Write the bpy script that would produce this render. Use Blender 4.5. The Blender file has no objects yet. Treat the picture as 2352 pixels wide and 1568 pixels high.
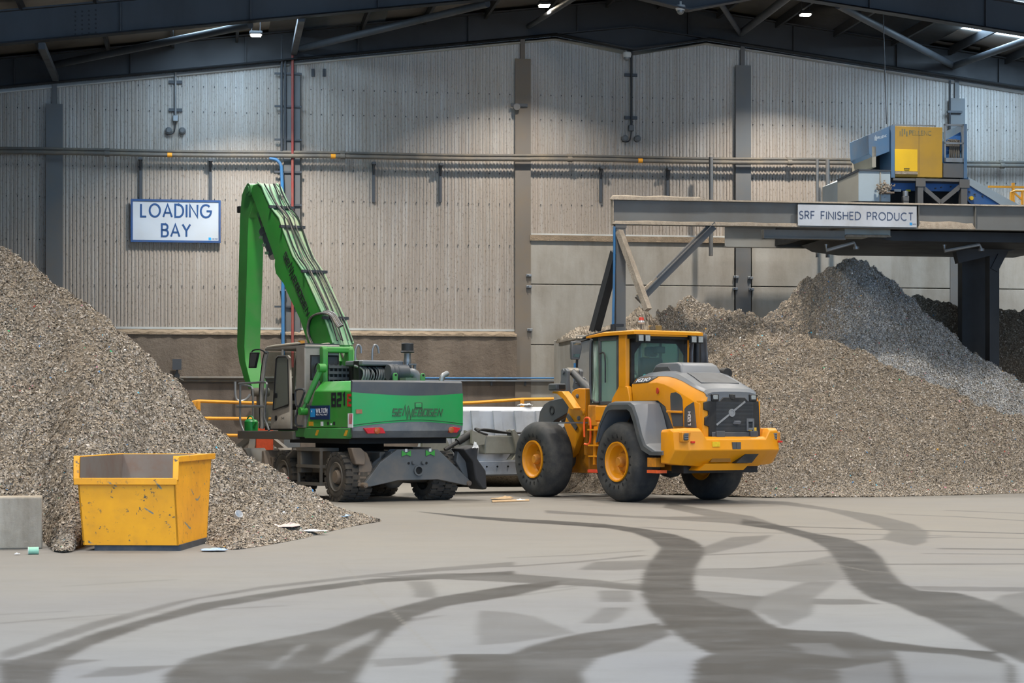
import bpy, bmesh, math, random
import numpy as np
from mathutils import Matrix, Vector
C = bpy.context.scene.collection
sin, cos, PI = math.sin, math.cos, math.pi
R = math.radians
random.seed(7)
rng = np.random.default_rng(11)

# ---------------------------------------------------------------- frames (metres)
WALL_ROT = math.atan(0.1524)                       # the gable wall is turned a little from the camera
WF = Matrix.Translation((0, 53, 0)) @ Matrix.Rotation(WALL_ROT, 4, 'Z')   # x along wall, -y out of the wall
LF = Matrix.Translation((3.21, 40.6, 0)) @ Matrix.Rotation(R(90 + 31), 4, 'Z')   # loader: x forward, y left
SF = Matrix.Translation((-3.42, 42.2, 0)) @ Matrix.Rotation(R(90 + 31), 4, 'Z')  # material handler
ID = Matrix.Identity(4)
ORG = {}

def tag(o, label=None, cat=None, group=None, kind=None):
    if label: o['label'] = label
    if cat: o['category'] = cat
    if group: o['group'] = group
    if kind: o['kind'] = kind
    return o

def thing(name, label, cat, frame=ID, at=(0, 0, 0), group=None, kind=None):
    o = bpy.data.objects.new(name, None); C.objects.link(o)
    o.empty_display_size = .3
    o.matrix_world = frame @ Matrix.Translation(at)
    ORG[o] = Vector(at)
    return tag(o, label, cat, group, kind)

class MB:
    """collects shapes into one mesh"""
    def __init__(s): s.v = []; s.f = []; s.m = []; s.cur = 0
    def add(s, vs, fs):
        b = len(s.v); s.v += [tuple(p) for p in vs]
        for f in fs: s.f.append(tuple(i + b for i in f)); s.m.append(s.cur)
        return s
    def mat(s, i): s.cur = i; return s
    def box(s, x0, x1, y0, y1, z0, z1, M=None):
        vs = [Vector((x, y, z)) for z in (z0, z1) for y in (y0, y1) for x in (x0, x1)]
        if M: vs = [M @ p for p in vs]
        return s.add(vs, [(0, 2, 3, 1), (4, 5, 7, 6), (0, 1, 5, 4), (2, 6, 7, 3), (0, 4, 6, 2), (1, 3, 7, 5)])
    def bar(s, p0, p1, w, h, up=(0, 0, 1)):
        p0, p1 = Vector(p0), Vector(p1); d = (p1 - p0).normalized(); u = Vector(up)
        if abs(d.dot(u)) > .98: u = Vector((1, 0, 0))
        a = d.cross(u).normalized(); b = a.cross(d)
        vs = [p + a * i * w / 2 + b * j * h / 2 for p in (p0, p1) for i, j in ((-1, -1), (1, -1), (1, 1), (-1, 1))]
        return s.add(vs, [(3, 2, 1, 0), (4, 5, 6, 7)] + [(i, (i + 1) % 4, 4 + (i + 1) % 4, 4 + i) for i in range(4)])
    def cyl(s, p0, p1, r0, r1=None, n=16, caps=True):
        r1 = r0 if r1 is None else r1
        p0, p1 = Vector(p0), Vector(p1); d = (p1 - p0).normalized()
        a = d.orthogonal().normalized(); b = d.cross(a)
        vs = [p + (a * cos(2 * PI * i / n) + b * sin(2 * PI * i / n)) * r for p, r in ((p0, r0), (p1, r1)) for i in range(n)]
        fs = [(i, (i + 1) % n, n + (i + 1) % n, n + i) for i in range(n)]
        if caps: fs += [tuple(reversed(range(n))), tuple(range(n, 2 * n))]
        return s.add(vs, fs)
    def tube(s, pts, r, n=8, caps=True, smooth=0):
        P = [Vector(p) for p in pts]
        for _ in range(smooth):
            Q = [P[0]]
            for a, b in zip(P[:-1], P[1:]): Q += [a * .75 + b * .25, a * .25 + b * .75]
            P = Q + [P[-1]]
        rs = r if isinstance(r, (list, tuple)) else [r] * len(P)
        if len(rs) != len(P): rs = [rs[min(len(rs) - 1, int(i * len(rs) / len(P)))] for i in range(len(P))]
        vs = []; a = None
        for i, p in enumerate(P):
            t = (P[min(i + 1, len(P) - 1)] - P[max(i - 1, 0)]).normalized()
            a = t.orthogonal().normalized() if a is None else (a - t * a.dot(t)).normalized()
            b = t.cross(a)
            vs += [p + (a * cos(2 * PI * k / n) + b * sin(2 * PI * k / n)) * rs[i] for k in range(n)]
        fs = [(i * n + k, i * n + (k + 1) % n, (i + 1) * n + (k + 1) % n, (i + 1) * n + k) for i in range(len(P) - 1) for k in range(n)]
        if caps: fs += [tuple(reversed(range(n))), tuple(range(len(vs) - n, len(vs)))]
        return s.add(vs, fs)
    def prism(s, poly, axis, a, b):
        """polygon in the two other axes extruded along axis from a to b (poly order: x->(y,z) y->(x,z) z->(x,y))"""
        def P(p, c):
            return {'x': (c, p[0], p[1]), 'y': (p[0], c, p[1]), 'z': (p[0], p[1], c)}[axis]
        n = len(poly)
        vs = [P(p, a) for p in poly] + [P(p, b) for p in poly]
        fs = [tuple(range(n)), tuple(reversed(range(n, 2 * n)))] + [(i, n + i, n + (i + 1) % n, (i + 1) % n) for i in range(n)]
        return s.add(vs, fs)
    def lathe(s, prof, c, axis, n=40, a0=0, a1=2 * PI):
        """profile (offset along axis, radius) revolved about axis through c"""
        c = Vector(c); ax = Vector(axis).normalized(); a = ax.orthogonal().normalized(); b = ax.cross(a)
        full = abs(a1 - a0 - 2 * PI) < 1e-6; k = n if full else n + 1
        vs = [c + ax * o + (a * cos(a0 + (a1 - a0) * i / n) + b * sin(a0 + (a1 - a0) * i / n)) * r for o, r in prof for i in range(k)]
        fs = [(j * k + i, j * k + (i + 1) % k, (j + 1) * k + (i + 1) % k, (j + 1) * k + i) for j in range(len(prof) - 1) for i in range(n)]
        return s.add(vs, fs)
    def loft(s, secs, cap=True, closed=True):
        """list of equally long loops of 3D points"""
        n = len(secs[0]); vs = [p for q in secs for p in q]; m = n if closed else n - 1
        fs = [(j * n + i, j * n + (i + 1) % n, (j + 1) * n + (i + 1) % n, (j + 1) * n + i) for j in range(len(secs) - 1) for i in range(m)]
        if cap and closed: fs += [tuple(reversed(range(n))), tuple(range(len(vs) - n, len(vs)))]
        return s.add(vs, fs)
    def quad(s, a, b, c, d): return s.add([a, b, c, d], [(0, 1, 2, 3)])
    def ball(s, c, r, n=12, sq=(1, 1, 1)):
        vs = []; fs = []; c = Vector(c)
        for j in range(n // 2 + 1):
            t = PI * j / (n // 2)
            for i in range(n): vs.append(c + Vector((sin(t) * cos(2 * PI * i / n) * sq[0], sin(t) * sin(2 * PI * i / n) * sq[1], cos(t) * sq[2])) * r)
        for j in range(n // 2):
            for i in range(n): fs.append((j * n + i, (j + 1) * n + i, (j + 1) * n + (i + 1) % n, j * n + (i + 1) % n))
        return s.add(vs, fs)
    def build(s, name, mats, parent=None, frame=None, bevel=0, smooth=True, solid=0, seg=2, angle=35, base=True):
        me = bpy.data.meshes.new(name)
        V = [Vector(p) for p in s.v]
        o = bpy.data.objects.new(name, me); C.objects.link(o)
        if parent is not None:
            org = Vector((0, 0, 0)); q = parent
            while q is not None:
                if q in ORG: org = ORG[q]; break
                q = q.parent
            V = [p - org for p in V]; o.parent = parent
        else:
            F = frame or ID
            lo = Vector([min(p[i] for p in V) for i in range(3)]); hi = Vector([max(p[i] for p in V) for i in range(3)])
            org = Vector(((lo.x + hi.x) / 2, (lo.y + hi.y) / 2, lo.z)) if base else Vector((0, 0, 0))
            V = [p - org for p in V]; o.matrix_world = F @ Matrix.Translation(org); ORG[o] = org
        me.from_pydata(V, [], s.f)
        for m in (mats if isinstance(mats, (list, tuple)) else [mats]): me.materials.append(m)
        if any(s.m): me.polygons.foreach_set('material_index', s.m)
        bm = bmesh.new(); bm.from_mesh(me)
        bmesh.ops.remove_doubles(bm, verts=bm.verts, dist=1e-5)
        bmesh.ops.recalc_face_normals(bm, faces=bm.faces)
        if smooth:
            for f in bm.faces: f.smooth = True
            for e in bm.edges:
                if len(e.link_faces) == 2 and e.calc_face_angle(0) > R(angle): e.smooth = False
        bm.to_mesh(me); bm.free()
        if solid:
            md = o.modifiers.new('solid', 'SOLIDIFY'); md.thickness = solid; md.offset = 0
        if bevel:
            md = o.modifiers.new('bevel', 'BEVEL'); md.width = bevel; md.segments = seg; md.limit_method = 'ANGLE'; md.angle_limit = R(30); md.harden_normals = False
        return o

def copy_tree(o, parent=None, M=None):
    c = o.copy(); C.objects.link(c)
    if o in ORG: ORG[c] = ORG[o]
    if parent is not None: c.parent = parent
    if M is not None: c.matrix_world = M
    for ch in list(o.children): copy_tree(ch, c)
    return c

# ---------------------------------------------------------------- materials
def srgb(c):
    if isinstance(c, str): c = tuple(int(c[i:i + 2], 16) / 255 for i in (0, 2, 4))
    return tuple((x / 12.92 if x <= .04045 else ((x + .055) / 1.055) ** 2.4) for x in c) + (1,)

class NT:
    def __init__(s, name):
        s.m = bpy.data.materials.new(name); s.m.use_nodes = True
        s.t = s.m.node_tree; s.n = s.t.nodes; s.l = s.t.links
        s.b = s.n['Principled BSDF']; s.out = s.n['Material Output']
        s.co = s.n.new('ShaderNodeTexCoord').outputs['Object']
    def link(s, a, b): s.l.new(a, b)
    def mapping(s, scale=(1, 1, 1), rot=(0, 0, 0), loc=(0, 0, 0)):
        k = s.n.new('ShaderNodeMapping'); k.inputs['Scale'].default_value = scale; k.inputs['Rotation'].default_value = rot; k.inputs['Location'].default_value = loc
        s.link(s.co, k.inputs[0]); return k.outputs[0]
    def noise(s, scale, detail=4, rough=.55, vec=None, dist=0):
        k = s.n.new('ShaderNodeTexNoise'); k.inputs['Scale'].default_value = scale; k.inputs['Detail'].default_value = detail
        k.inputs['Roughness'].default_value = rough; k.inputs['Distortion'].default_value = dist
        s.link(vec or s.co, k.inputs['Vector']); return k.outputs['Fac']
    def voro(s, scale, vec=None, out='Color', feat='F1'):
        k = s.n.new('ShaderNodeTexVoronoi'); k.inputs['Scale'].default_value = scale; k.feature = feat
        s.link(vec or s.co, k.inputs['Vector']); return k.outputs[out]
    def ramp(s, x, *stops, interp='LINEAR'):
        k = s.n.new('ShaderNodeValToRGB'); k.color_ramp.interpolation = interp
        e = k.color_ramp.elements
        while len(e) < len(stops): e.new(.5)
        for i, (p, c) in enumerate(stops):
            e[i].position = p; e[i].color = (c, c, c, 1) if isinstance(c, (int, float)) else srgb(c)
        s.link(x, k.inputs[0]); return k.outputs[0]
    def math(s, op, a, b=None, c=None, clamp=False):
        k = s.n.new('ShaderNodeMath'); k.operation = op; k.use_clamp = clamp
        for i, x in enumerate((a, b, c)):
            if x is None: continue
            if isinstance(x, (int, float)): k.inputs[i].default_value = x
            else: s.link(x, k.inputs[i])
        return k.outputs[0]
    def mix(s, f, a, b, mode='MIX'):
        k = s.n.new('ShaderNodeMix'); k.data_type = 'RGBA'; k.blend_type = mode
        for i, x in ((0, f), (6, a), (7, b)):
            if isinstance(x, (int, float)): k.inputs[i].default_value = x if i == 0 else (x, x, x, 1)
            elif isinstance(x, (str, tuple)): k.inputs[i].default_value = srgb(x)
            else: s.link(x, k.inputs[i])
        return k.outputs[2]
    def sep(s, vec=None):
        k = s.n.new('ShaderNodeSeparateXYZ'); s.link(vec or s.co, k.inputs[0]); return k.outputs
    def bump(s, h, strength=.3, dist=.02):
        k = s.n.new('ShaderNodeBump'); k.inputs['Strength'].default_value = strength; k.inputs['Distance'].default_value = dist
        s.link(h, k.inputs['Height']); s.link(k.outputs[0], s.b.inputs['Normal'])
    def set(s, col=None, rough=None, metal=None, spec=None):
        for k, x in (('Base Color', col), ('Roughness', rough), ('Metallic', metal), ('Specular IOR Level', spec)):
            if x is None: continue
            if isinstance(x, (int, float)): s.b.inputs[k].default_value = x
            elif isinstance(x, (str, tuple)): s.b.inputs[k].default_value = srgb(x)
            else: s.link(x, s.b.inputs[k])
        return s.m

def paint(name, col, rough=.45, dirt='6f6454', amount=.35, scale=3.0, chips=None, metal=0, var=.12, bump=0, streak=False):
    """painted or worn surface: base colour, soft tonal variation, dust patches, optional chips"""
    t = NT(name)
    v = t.mapping((1, 1, .25)) if streak else None
    n1 = t.noise(scale, 6, .6, v); n2 = t.noise(scale * 9, 5, .7); n3 = t.noise(scale * .45, 2, .5)
    a = t.mix(t.ramp(n3, (.3, 0.0), (.7, 1.0)), col, tuple(max(0, min(1, int(col[i:i + 2], 16) / 255 * (1 - var))) for i in (0, 2, 4)))
    mask = t.math('MULTIPLY', t.ramp(n1, (.42, 0.0), (.72, 1.0)), t.ramp(n2, (.25, .4), (.7, 1.0)))
    a = t.mix(t.math('MULTIPLY', mask, amount), a, dirt)
    if chips:
        c = t.ramp(t.noise(scale * 6, 8, .75), (.66, 0.0), (.69, 1.0))
        a = t.mix(c, a, chips)
    if bump: t.bump(n2, bump, .01)
    return t.set(a, t.math('ADD', t.math('MULTIPLY', mask, .25), rough), metal)

def flat(name, col, rough=.6, metal=0, emit=None, strength=0):
    t = NT(name)
    n = t.noise(14, 4, .6)
    c = t.mix(t.ramp(n, (.35, 0.0), (.7, 1.0)), col, tuple(int(col[i:i + 2], 16) / 255 * .9 for i in (0, 2, 4)))
    t.set(c, rough, metal)
    if emit:
        t.b.inputs['Emission Color'].default_value = srgb(emit); t.b.inputs['Emission Strength'].default_value = strength
    return t.m

def glass(name, col, rough=.03, alpha=.45):
    """tinted cab glass: partly clear, partly tinted sheen"""
    t = NT(name)
    t.set(col, rough); t.b.inputs['Transmission Weight'].default_value = 0
    tr = t.n.new('ShaderNodeBsdfTransparent'); tr.inputs[0].default_value = srgb(col)
    fr = t.n.new('ShaderNodeFresnel'); fr.inputs[0].default_value = 1.45
    mx = t.n.new('ShaderNodeMixShader')
    f = t.math('ADD', t.math('MULTIPLY', fr.outputs[0], .8), alpha, clamp=True)
    t.link(f, mx.inputs[0]); t.link(tr.outputs[0], mx.inputs[1]); t.link(t.b.outputs[0], mx.inputs[2])
    t.link(mx.outputs[0], t.out.inputs[0])
    return t.m

# ---------------------------------------------------------------- stroke lettering
def arc(cx, cy, rx, ry, a0, a1, n=14): return [(cx + rx * cos(R(a0 + (a1 - a0) * i / n)), cy + ry * sin(R(a0 + (a1 - a0) * i / n))) for i in range(n + 1)]
GL = {  # width, strokes; cap height 1
 'A': (.82, [[(0, 0), (.41, 1), (.82, 0)], [(.15, .33), (.67, .33)]]),
 'B': (.6, [[(0, .52), (.34, .52)] + arc(.34, .26, .26, .26, 90, -90) + [(0, 0), (0, 1), (.32, 1)] + arc(.32, .76, .24, .24, 90, -90) + [(0, .52)]]),
 'C': (.84, [arc(.48, .5, .48, .5, 48, 312, 22)]),
 'D': (.76, [[(0, 0), (0, 1), (.28, 1)] + arc(.28, .5, .48, .5, 90, -90) + [(0, 0)]]),
 'E': (.52, [[(.52, 1), (0, 1), (0, 0), (.52, 0)], [(0, .52), (.47, .52)]]),
 'F': (.5, [[(.5, 1), (0, 1), (0, 0)], [(0, .5), (.45, .5)]]),
 'G': (.92, [arc(.49, .5, .49, .5, 45, 360, 24) + [(.55, .5)]]),
 'H': (.7, [[(0, 0), (0, 1)], [(.7, 0), (.7, 1)], [(0, .52), (.7, .52)]]),
 'I': (.0, [[(0, 0), (0, 1)]]),
 'L': (.5, [[(0, 1), (0, 0), (.5, 0)]]),
 'N': (.72, [[(0, 0), (0, 1), (.72, 0), (.72, 1)]]),
 'O': (.98, [arc(.49, .5, .49, .5, 0, 360, 30)]),
 'P': (.56, [[(0, 0), (0, 1), (.3, 1)] + arc(.3, .74, .26, .26, 90, -90) + [(0, .48)]]),
 'R': (.58, [[(0, 0), (0, 1), (.3, 1)] + arc(.3, .74, .26, .26, 90, -90) + [(0, .48)], [(.28, .48), (.58, 0)]]),
 'S': (.54, [arc(.28, .75, .24, .25, 35, 262, 16) + arc(.27, .25, .27, .25, 84, -150, 16)]),
 'T': (.62, [[(0, 1), (.62, 1)], [(.31, 1), (.31, 0)]]),
 'U': (.68, [[(0, 1), (0, .34)] + arc(.34, .34, .34, .34, 180, 360) + [(.68, 1)]]),
 'V': (.78, [[(0, 1), (.39, 0), (.78, 1)]]),
 'W': (1.2, [[(0, 1), (.3, 0), (.6, .9), (.9, 0), (1.2, 1)]]),
 'Y': (.74, [[(0, 1), (.37, .48), (.74, 1)], [(.37, .48), (.37, 0)]]),
 '0': (.56, [[(.14, 0), (0, .14), (0, .86), (.14, 1), (.42, 1), (.56, .86), (.56, .14), (.42, 0), (.14, 0)]]),
 '1': (.2, [[(.0, .84), (.2, 1), (.2, 0)]]),
 '2': (.56, [[(0, 1), (.56, 1), (.56, .54), (0, .46), (0, 0), (.56, 0)]]),
 '8': (.56, [[(0, 0), (0, 1), (.56, 1), (.56, 0), (0, 0)], [(0, .52), (.56, .52)]]),
}
SQ = {  # squared-off bold variants
 'S': (.7, [[(.7, 1), (0, 1), (0, .5), (.7, .5), (.7, 0), (0, 0)]]),
 'E': (.62, [[(.62, 1), (0, 1), (0, 0), (.62, 0)], [(0, .5), (.58, .5)]]),
 'N': (.68, [[(0, 0), (0, 1), (.68, 0), (.68, 1)]]),
 'B': (.66, [[(0, 0), (0, 1), (.6, 1), (.6, .5), (.66, .5), (.66, 0), (0, 0)], [(0, .5), (.66, .5)]]),
 'O': (.72, [[(0, 0), (0, 1), (.72, 1), (.72, 0), (0, 0)]]),
 'G': (.7, [[(.7, 1), (0, 1), (0, 0), (.7, 0), (.7, .5), (.35, .5)]]),
 'M': (.9, [[(0, 0), (0, 1), (.45, .3), (.9, 1), (.9, 0)]]),
}
def ribbon(pl, w, mb, P, th):
    n = len(pl); closed = (abs(pl[0][0] - pl[-1][0]) + abs(pl[0][1] - pl[-1][1])) < 1e-6
    pl = pl[:-1] if closed else pl; n = len(pl)
    Lp, Rp = [], []
    for i in range(n):
        p = Vector(pl[i]).to_2d()
        a = Vector(pl[i - 1]).to_2d() if (i or closed) else None
        b = Vector(pl[(i + 1) % n]).to_2d() if (i < n - 1 or closed) else None
        d1 = (p - a).normalized() if a is not None else (b - p).normalized()
        d2 = (b - p).normalized() if b is not None else d1
        n1 = Vector((-d1.y, d1.x)); n2 = Vector((-d2.y, d2.x)); m = n1 + n2
        m = m.normalized() if m.length > 1e-4 else n1
        k = min(1 / max(m.dot(n1), .35), 1.9)
        e = 0
        if a is None: p = p - d1 * w * e
        Lp.append(p + m * w / 2 * k); Rp.append(p - m * w / 2 * k)
    m = n if closed else n - 1
    vs = [P(q, 0) for q in Lp + Rp] + [P(q, th) for q in Lp + Rp]
    fs = []
    for i in range(m):
        j = (i + 1) % n
        fs += [(i, j, n + j, n + i), (2 * n + i, 3 * n + i, 3 * n + j, 2 * n + j), (i, 2 * n + i, 2 * n + j, j), (n + i, n + j, 3 * n + j, 3 * n + i)]
    if not closed: fs += [(0, n, 3 * n, 2 * n), (n - 1, 3 * n - 1, 4 * n - 1, 2 * n - 1)]
    mb.add(vs, fs)

def letters(mb, text, org, ux, uy, h, w=.13, gap=.24, slant=0, xs=1, th=.006, width=None, square=False, space=.55, special=None):
    """lettering with cap height h starting at org, running along ux, rising along uy; th lifts it off the surface along ux x uy"""
    ux, uy = Vector(ux).normalized(), Vector(uy).normalized(); nz = ux.cross(uy).normalized(); org = Vector(org)
    tot = 0; items = []
    for i, ch in enumerate(text):
        if ch == ' ': tot += space; continue
        g = (SQ.get(ch) if square else None) or GL[ch]
        items.append((i, ch, tot, g)); tot += g[0] + gap
    tot -= gap
    if width: xs = width / (tot * h)
    for i, ch, x, g in items:
        y0, y1 = (special or {}).get(i, (0, 1))
        for pl in g[1]:
            q = [((x + a) * h * xs + (y0 + b * (y1 - y0)) * slant * h, (y0 + b * (y1 - y0)) * h) for a, b in pl]
            ribbon(q, w * h, mb, lambda p, t: org + ux * p[0] + uy * p[1] + nz * t, th)
    return tot * h * xs
# tyre marks on the slab in metres: (darkness, outline); negative = scrubbed cleaner
MARKS = [
 (0.45, [(4.68, 41.22), (5.52, 40.09), (5.95, 36.59), (6.28, 34.05), (6.26, 31.15), (6.01, 28.88), (5.48, 26.53), (5.19, 25.83), (5.03, 27.27), (5.51, 29.17), (5.64, 31.69), (5.67, 36.05), (5.27, 38.31), (4.52, 39.77)]),
 (0.5, [(3.06, 39.34), (4.07, 33.89), (4.13, 31.02), (4.34, 28.6), (3.92, 29.64), (3.41, 31.56), (2.54, 32.75), (0.58, 35.02), (0.6, 36.23), (2.05, 34.05), (2.55, 33.73), (3.3, 33.89), (2.82, 37.34)]),
 (0.45, [(0.71, 21.64), (0.95, 22.89), (1.6, 23.18), (2.46, 25.61), (3.04, 27.79), (3.68, 28.27), (3.28, 26.53), (2.35, 24.13), (1.5, 21.8), (1.16, 21.55)]),
 (0.6, [(-1.46, 20.64), (-0.71, 21.11), (-0.02, 21.11), (0.87, 20.24), (1.26, 19.48), (1.22, 18.93), (0.79, 19.43), (-0.02, 19.96), (-0.68, 20.35)]),
 (0.35, [(1.98, 21.8), (2.81, 21.96), (3.82, 23.94), (3.39, 20.29), (2.92, 19.96), (1.89, 20.87)]),
 (0.42, [(2.92, 19.96), (3.28, 20.15), (2.77, 18.27), (2.49, 16.62), (2.14, 15.69), (2.06, 17.0), (2.31, 18.39)]),
 (0.6, [(1.73, 19.05), (2.31, 18.32), (2.03, 16.9), (1.64, 17.83)]),
 (0.85, [(-1.67, 35.7), (-0.77, 34.05), (-0.03, 33.12), (0.68, 32.39), (1.44, 31.35), (1.99, 29.88), (2.32, 28.33), (2.46, 26.78), (2.43, 25.25), (2.29, 23.94), (2.0, 21.8), (1.84, 20.29), (1.7, 18.5), (1.86, 17.4), (2.03, 17.0), (2.02, 16.25), (2.07, 15.56), (2.17, 15.4), (2.58, 15.24), (2.7, 14.63), (3.01, 14.2), (3.35, 13.93), (3.28, 13.06), (2.37, 9.33), (0.76, 9.33), (1.23, 13.42), (1.37, 13.8), (1.26, 14.63), (1.19, 15.73), (1.17, 17.0), (1.19, 18.27), (1.25, 19.48), (1.39, 21.17), (1.57, 22.82), (1.81, 24.74), (1.9, 25.61), (1.88, 27.27), (1.74, 28.88), (1.45, 30.07), (0.82, 31.02), (-0.03, 32.04), (-0.75, 33.27), (-1.66, 35.53)]),
 (0.8, [(3.8, 33.12), (4.13, 31.02), (4.34, 28.6), (4.59, 27.27), (4.53, 25.17), (4.35, 23.55), (4.06, 21.48), (3.86, 19.75), (3.85, 18.98), (4.17, 18.74), (4.26, 17.83), (4.19, 16.07), (3.41, 13.06), (3.36, 14.07), (3.38, 15.56), (3.36, 17.4), (3.25, 18.27), (3.34, 19.75), (3.66, 22.47), (3.96, 25.17), (4.05, 27.27), (3.92, 29.64), (3.56, 31.02)]),
 (0.75, [(-0.1, 13.42), (-0.01, 13.8), (0.14, 14.34), (0.48, 15.08), (1.17, 15.95), (1.21, 15.08), (0.88, 14.13), (0.58, 13.55), (0.46, 12.84), (0.38, 9.33), (-0.07, 9.33)]),
 (0.35, [(-0.29, 17.0), (-0.01, 16.81), (0.2, 16.43), (0.48, 15.16), (-0.01, 14.48), (-0.25, 14.34)]),
 (0.4, [(4.26, 17.83), (4.54, 18.5), (4.95, 18.98), (4.15, 15.9), (4.04, 16.62)]),
 (0.5, [(2.71, 18.09), (3.13, 18.05), (3.24, 17.57), (2.75, 17.51), (2.64, 17.61)]),
 (0.42, [(3.87, 19.48), (5.05, 19.36), (4.92, 18.86), (3.92, 18.98)]),
 (-0.75, [(2.67, 14.0), (3.06, 13.74), (3.27, 13.24), (2.35, 9.33), (1.92, 9.33), (2.55, 13.06)]),
 (-0.45, [(2.11, 12.95), (2.54, 13.42), (1.85, 9.33), (1.62, 9.33)]),
 (-0.3, [(2.01, 14.48), (2.29, 14.48), (2.29, 13.55), (2.04, 13.8)]),
 (0.45, [(-3.56, 13.93), (-3.37, 15.9), (-3.0, 17.83), (-2.43, 19.48), (-1.68, 20.72), (-0.82, 21.96), (0.02, 22.89), (0.02, 22.13), (-0.8, 21.42), (-1.65, 20.35), (-2.3, 19.28), (-2.84, 18.05), (-3.18, 15.81), (-3.37, 14.07), (-3.43, 13.42)]),
 (0.75, [(-3.39, 13.24), (-3.26, 13.93), (-3.15, 15.24), (-2.77, 17.57), (-2.17, 19.05), (-1.43, 20.38), (0.02, 21.48), (0.02, 20.96), (-1.29, 19.96), (-2.01, 18.57), (-2.53, 17.26), (-2.84, 15.86), (-2.99, 14.45), (-3.02, 13.42), (-2.32, 9.33), (-2.38, 9.33)]),
 (0.8, [(-2.21, 13.48), (-1.97, 14.2), (-1.42, 15.48), (-1.17, 16.62), (-0.69, 18.27), (0.02, 19.62), (0.47, 20.15), (0.46, 19.62), (0.02, 18.39), (-0.56, 17.4), (-0.8, 16.43), (-0.9, 15.24), (-0.98, 13.8), (-0.98, 12.72), (-0.72, 9.33), (-1.63, 9.33), (-2.19, 12.62)]),
 (0.35, [(0.47, 20.15), (1.41, 19.75), (1.38, 19.23), (0.46, 19.62)]),
 (-0.6, [(-1.53, 12.62), (-1.53, 13.3), (-1.46, 14.48), (-1.52, 14.34), (-1.57, 13.3)]),
 (-0.75, [(-1.27, 13.12), (-1.25, 14.2), (-1.02, 15.56), (-1.04, 14.63), (-1.21, 13.48)]),
 (0.8, [(-0.44, 13.8), (0.01, 13.8), (0.06, 9.33), (-0.5, 9.33), (-0.37, 12.84)]),
 (0.35, [(-0.96, 13.48), (-0.37, 13.74), (-0.64, 13.18), (-0.89, 13.06)]),
 (0.5, [(-3.51, 13.48), (-2.74, 13.48), (-2.94, 13.06), (-3.41, 13.12)]),
 (0.4, [(-2.63, 13.06), (-2.18, 13.18), (-2.4, 12.62), (-2.72, 12.51)]),
 (0.3, [(-1.22, 15.9), (-0.53, 16.62), (-0.86, 15.9)]),
]
TRACKS = [
 (0.675, 0.11900000000000001, [(4.02, 30.7), (5.49, 29.76), (7.4, 28.6)]),
 (0.54, 0.085, [(6.55, 34.69), (7.51, 33.73), (8.34, 32.25)]),
 (0.54, 0.102, [(7.85, 36.14), (9.02, 34.85)]),
 (0.6075, 0.136, [(5.46, 25.25), (6.49, 25.08)]),
 (0.54, 0.085, [(2.28, 24.01), (3.19, 24.54), (3.9, 24.83)]),
 (0.54, 0.102, [(4.15, 22.47), (5.83, 22.54)]),
 (0.54, 0.085, [(2.02, 21.74), (2.6, 21.8), (3.41, 22.47)]),
 (0.4725, 0.085, [(4.3, 26.78), (6.04, 27.79), (7.1, 27.43)]),
 (0.54, 0.068, [(5.02, 24.33), (6.24, 24.13)]),
 (0.4725, 0.085, [(1.96, 30.38), (3.28, 28.88), (4.65, 28.6), (6.1, 28.06)]),
 (0.4725, 0.085, [(-0.02, 22.13), (0.73, 22.82), (1.55, 23.94)]),
 (0.405, 0.068, [(-0.02, 23.55), (0.76, 24.01), (1.6, 24.83)]),
 (0.35, 0.04, [(-0.42, 18.5), (-0.02, 18.86), (0.62, 19.48), (1.32, 20.43)]),
 (0.3, 0.04, [(-0.41, 18.05), (-0.02, 18.32), (0.61, 19.23)]),
 (0.42, 0.055, [(0.86, 18.93), (0.84, 18.27), (0.83, 17.83)]),
 (0.4, 0.05, [(0.81, 17.2), (0.69, 16.43), (0.59, 15.93)]),
 (0.42, 0.045, [(-1.02, 20.02), (-0.9, 19.1), (-0.85, 18.27)]),
 (0.42, 0.055, [(0.94, 18.93), (0.92, 18.27), (0.9, 17.83)]),
 (0.4, 0.05, [(0.86, 17.2), (0.75, 16.43), (0.64, 15.93)]),
 (0.42, 0.045, [(-0.97, 20.02), (-0.86, 19.1), (-0.81, 18.27)]),
 (0.42, 0.055, [(1.01, 18.93), (0.99, 18.27), (0.96, 17.83)]),
 (0.4, 0.05, [(0.91, 17.2), (0.8, 16.43), (0.69, 15.93)]),
 (0.42, 0.045, [(-0.91, 20.02), (-0.81, 19.1), (-0.77, 18.27)]),
 (0.42, 0.055, [(1.08, 18.93), (1.06, 18.27), (1.02, 17.83)]),
 (0.4, 0.05, [(0.96, 17.2), (0.85, 16.43), (0.74, 15.93)]),
 (0.42, 0.045, [(-0.85, 20.02), (-0.77, 19.1), (-0.72, 18.27)]),
 (0.3, 0.018, [(-1.07, 9.33), (-1.46, 13.18), (-1.41, 14.48)]),
 (0.3, 0.018, [(-1.02, 9.33), (-1.39, 13.18), (-1.33, 14.48)]),
 (0.3, 0.018, [(-0.97, 9.33), (-1.32, 13.18), (-1.25, 14.48)]),
 (0.3, 0.018, [(-0.92, 9.33), (-1.25, 13.18), (-1.18, 14.48)]),
 (0.3, 0.018, [(-0.87, 9.33), (-1.18, 13.18), (-1.1, 14.48)]),
 (0.3, 0.018, [(-0.82, 9.33), (-1.11, 13.18), (-1.02, 14.48)]),
 (0.3, 0.018, [(-0.77, 9.33), (-1.04, 13.18), (-0.94, 14.48)]),
 (0.3, 0.05, [(-4.06, 15.9), (-3.34, 16.62), (-1.98, 17.4)]),
 (0.25, 0.06, [(-4.25, 16.62), (-3.77, 16.9)]),
 (0.25, 0.05, [(-4.34, 19.48), (-3.42, 20.29)]),
]
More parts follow.
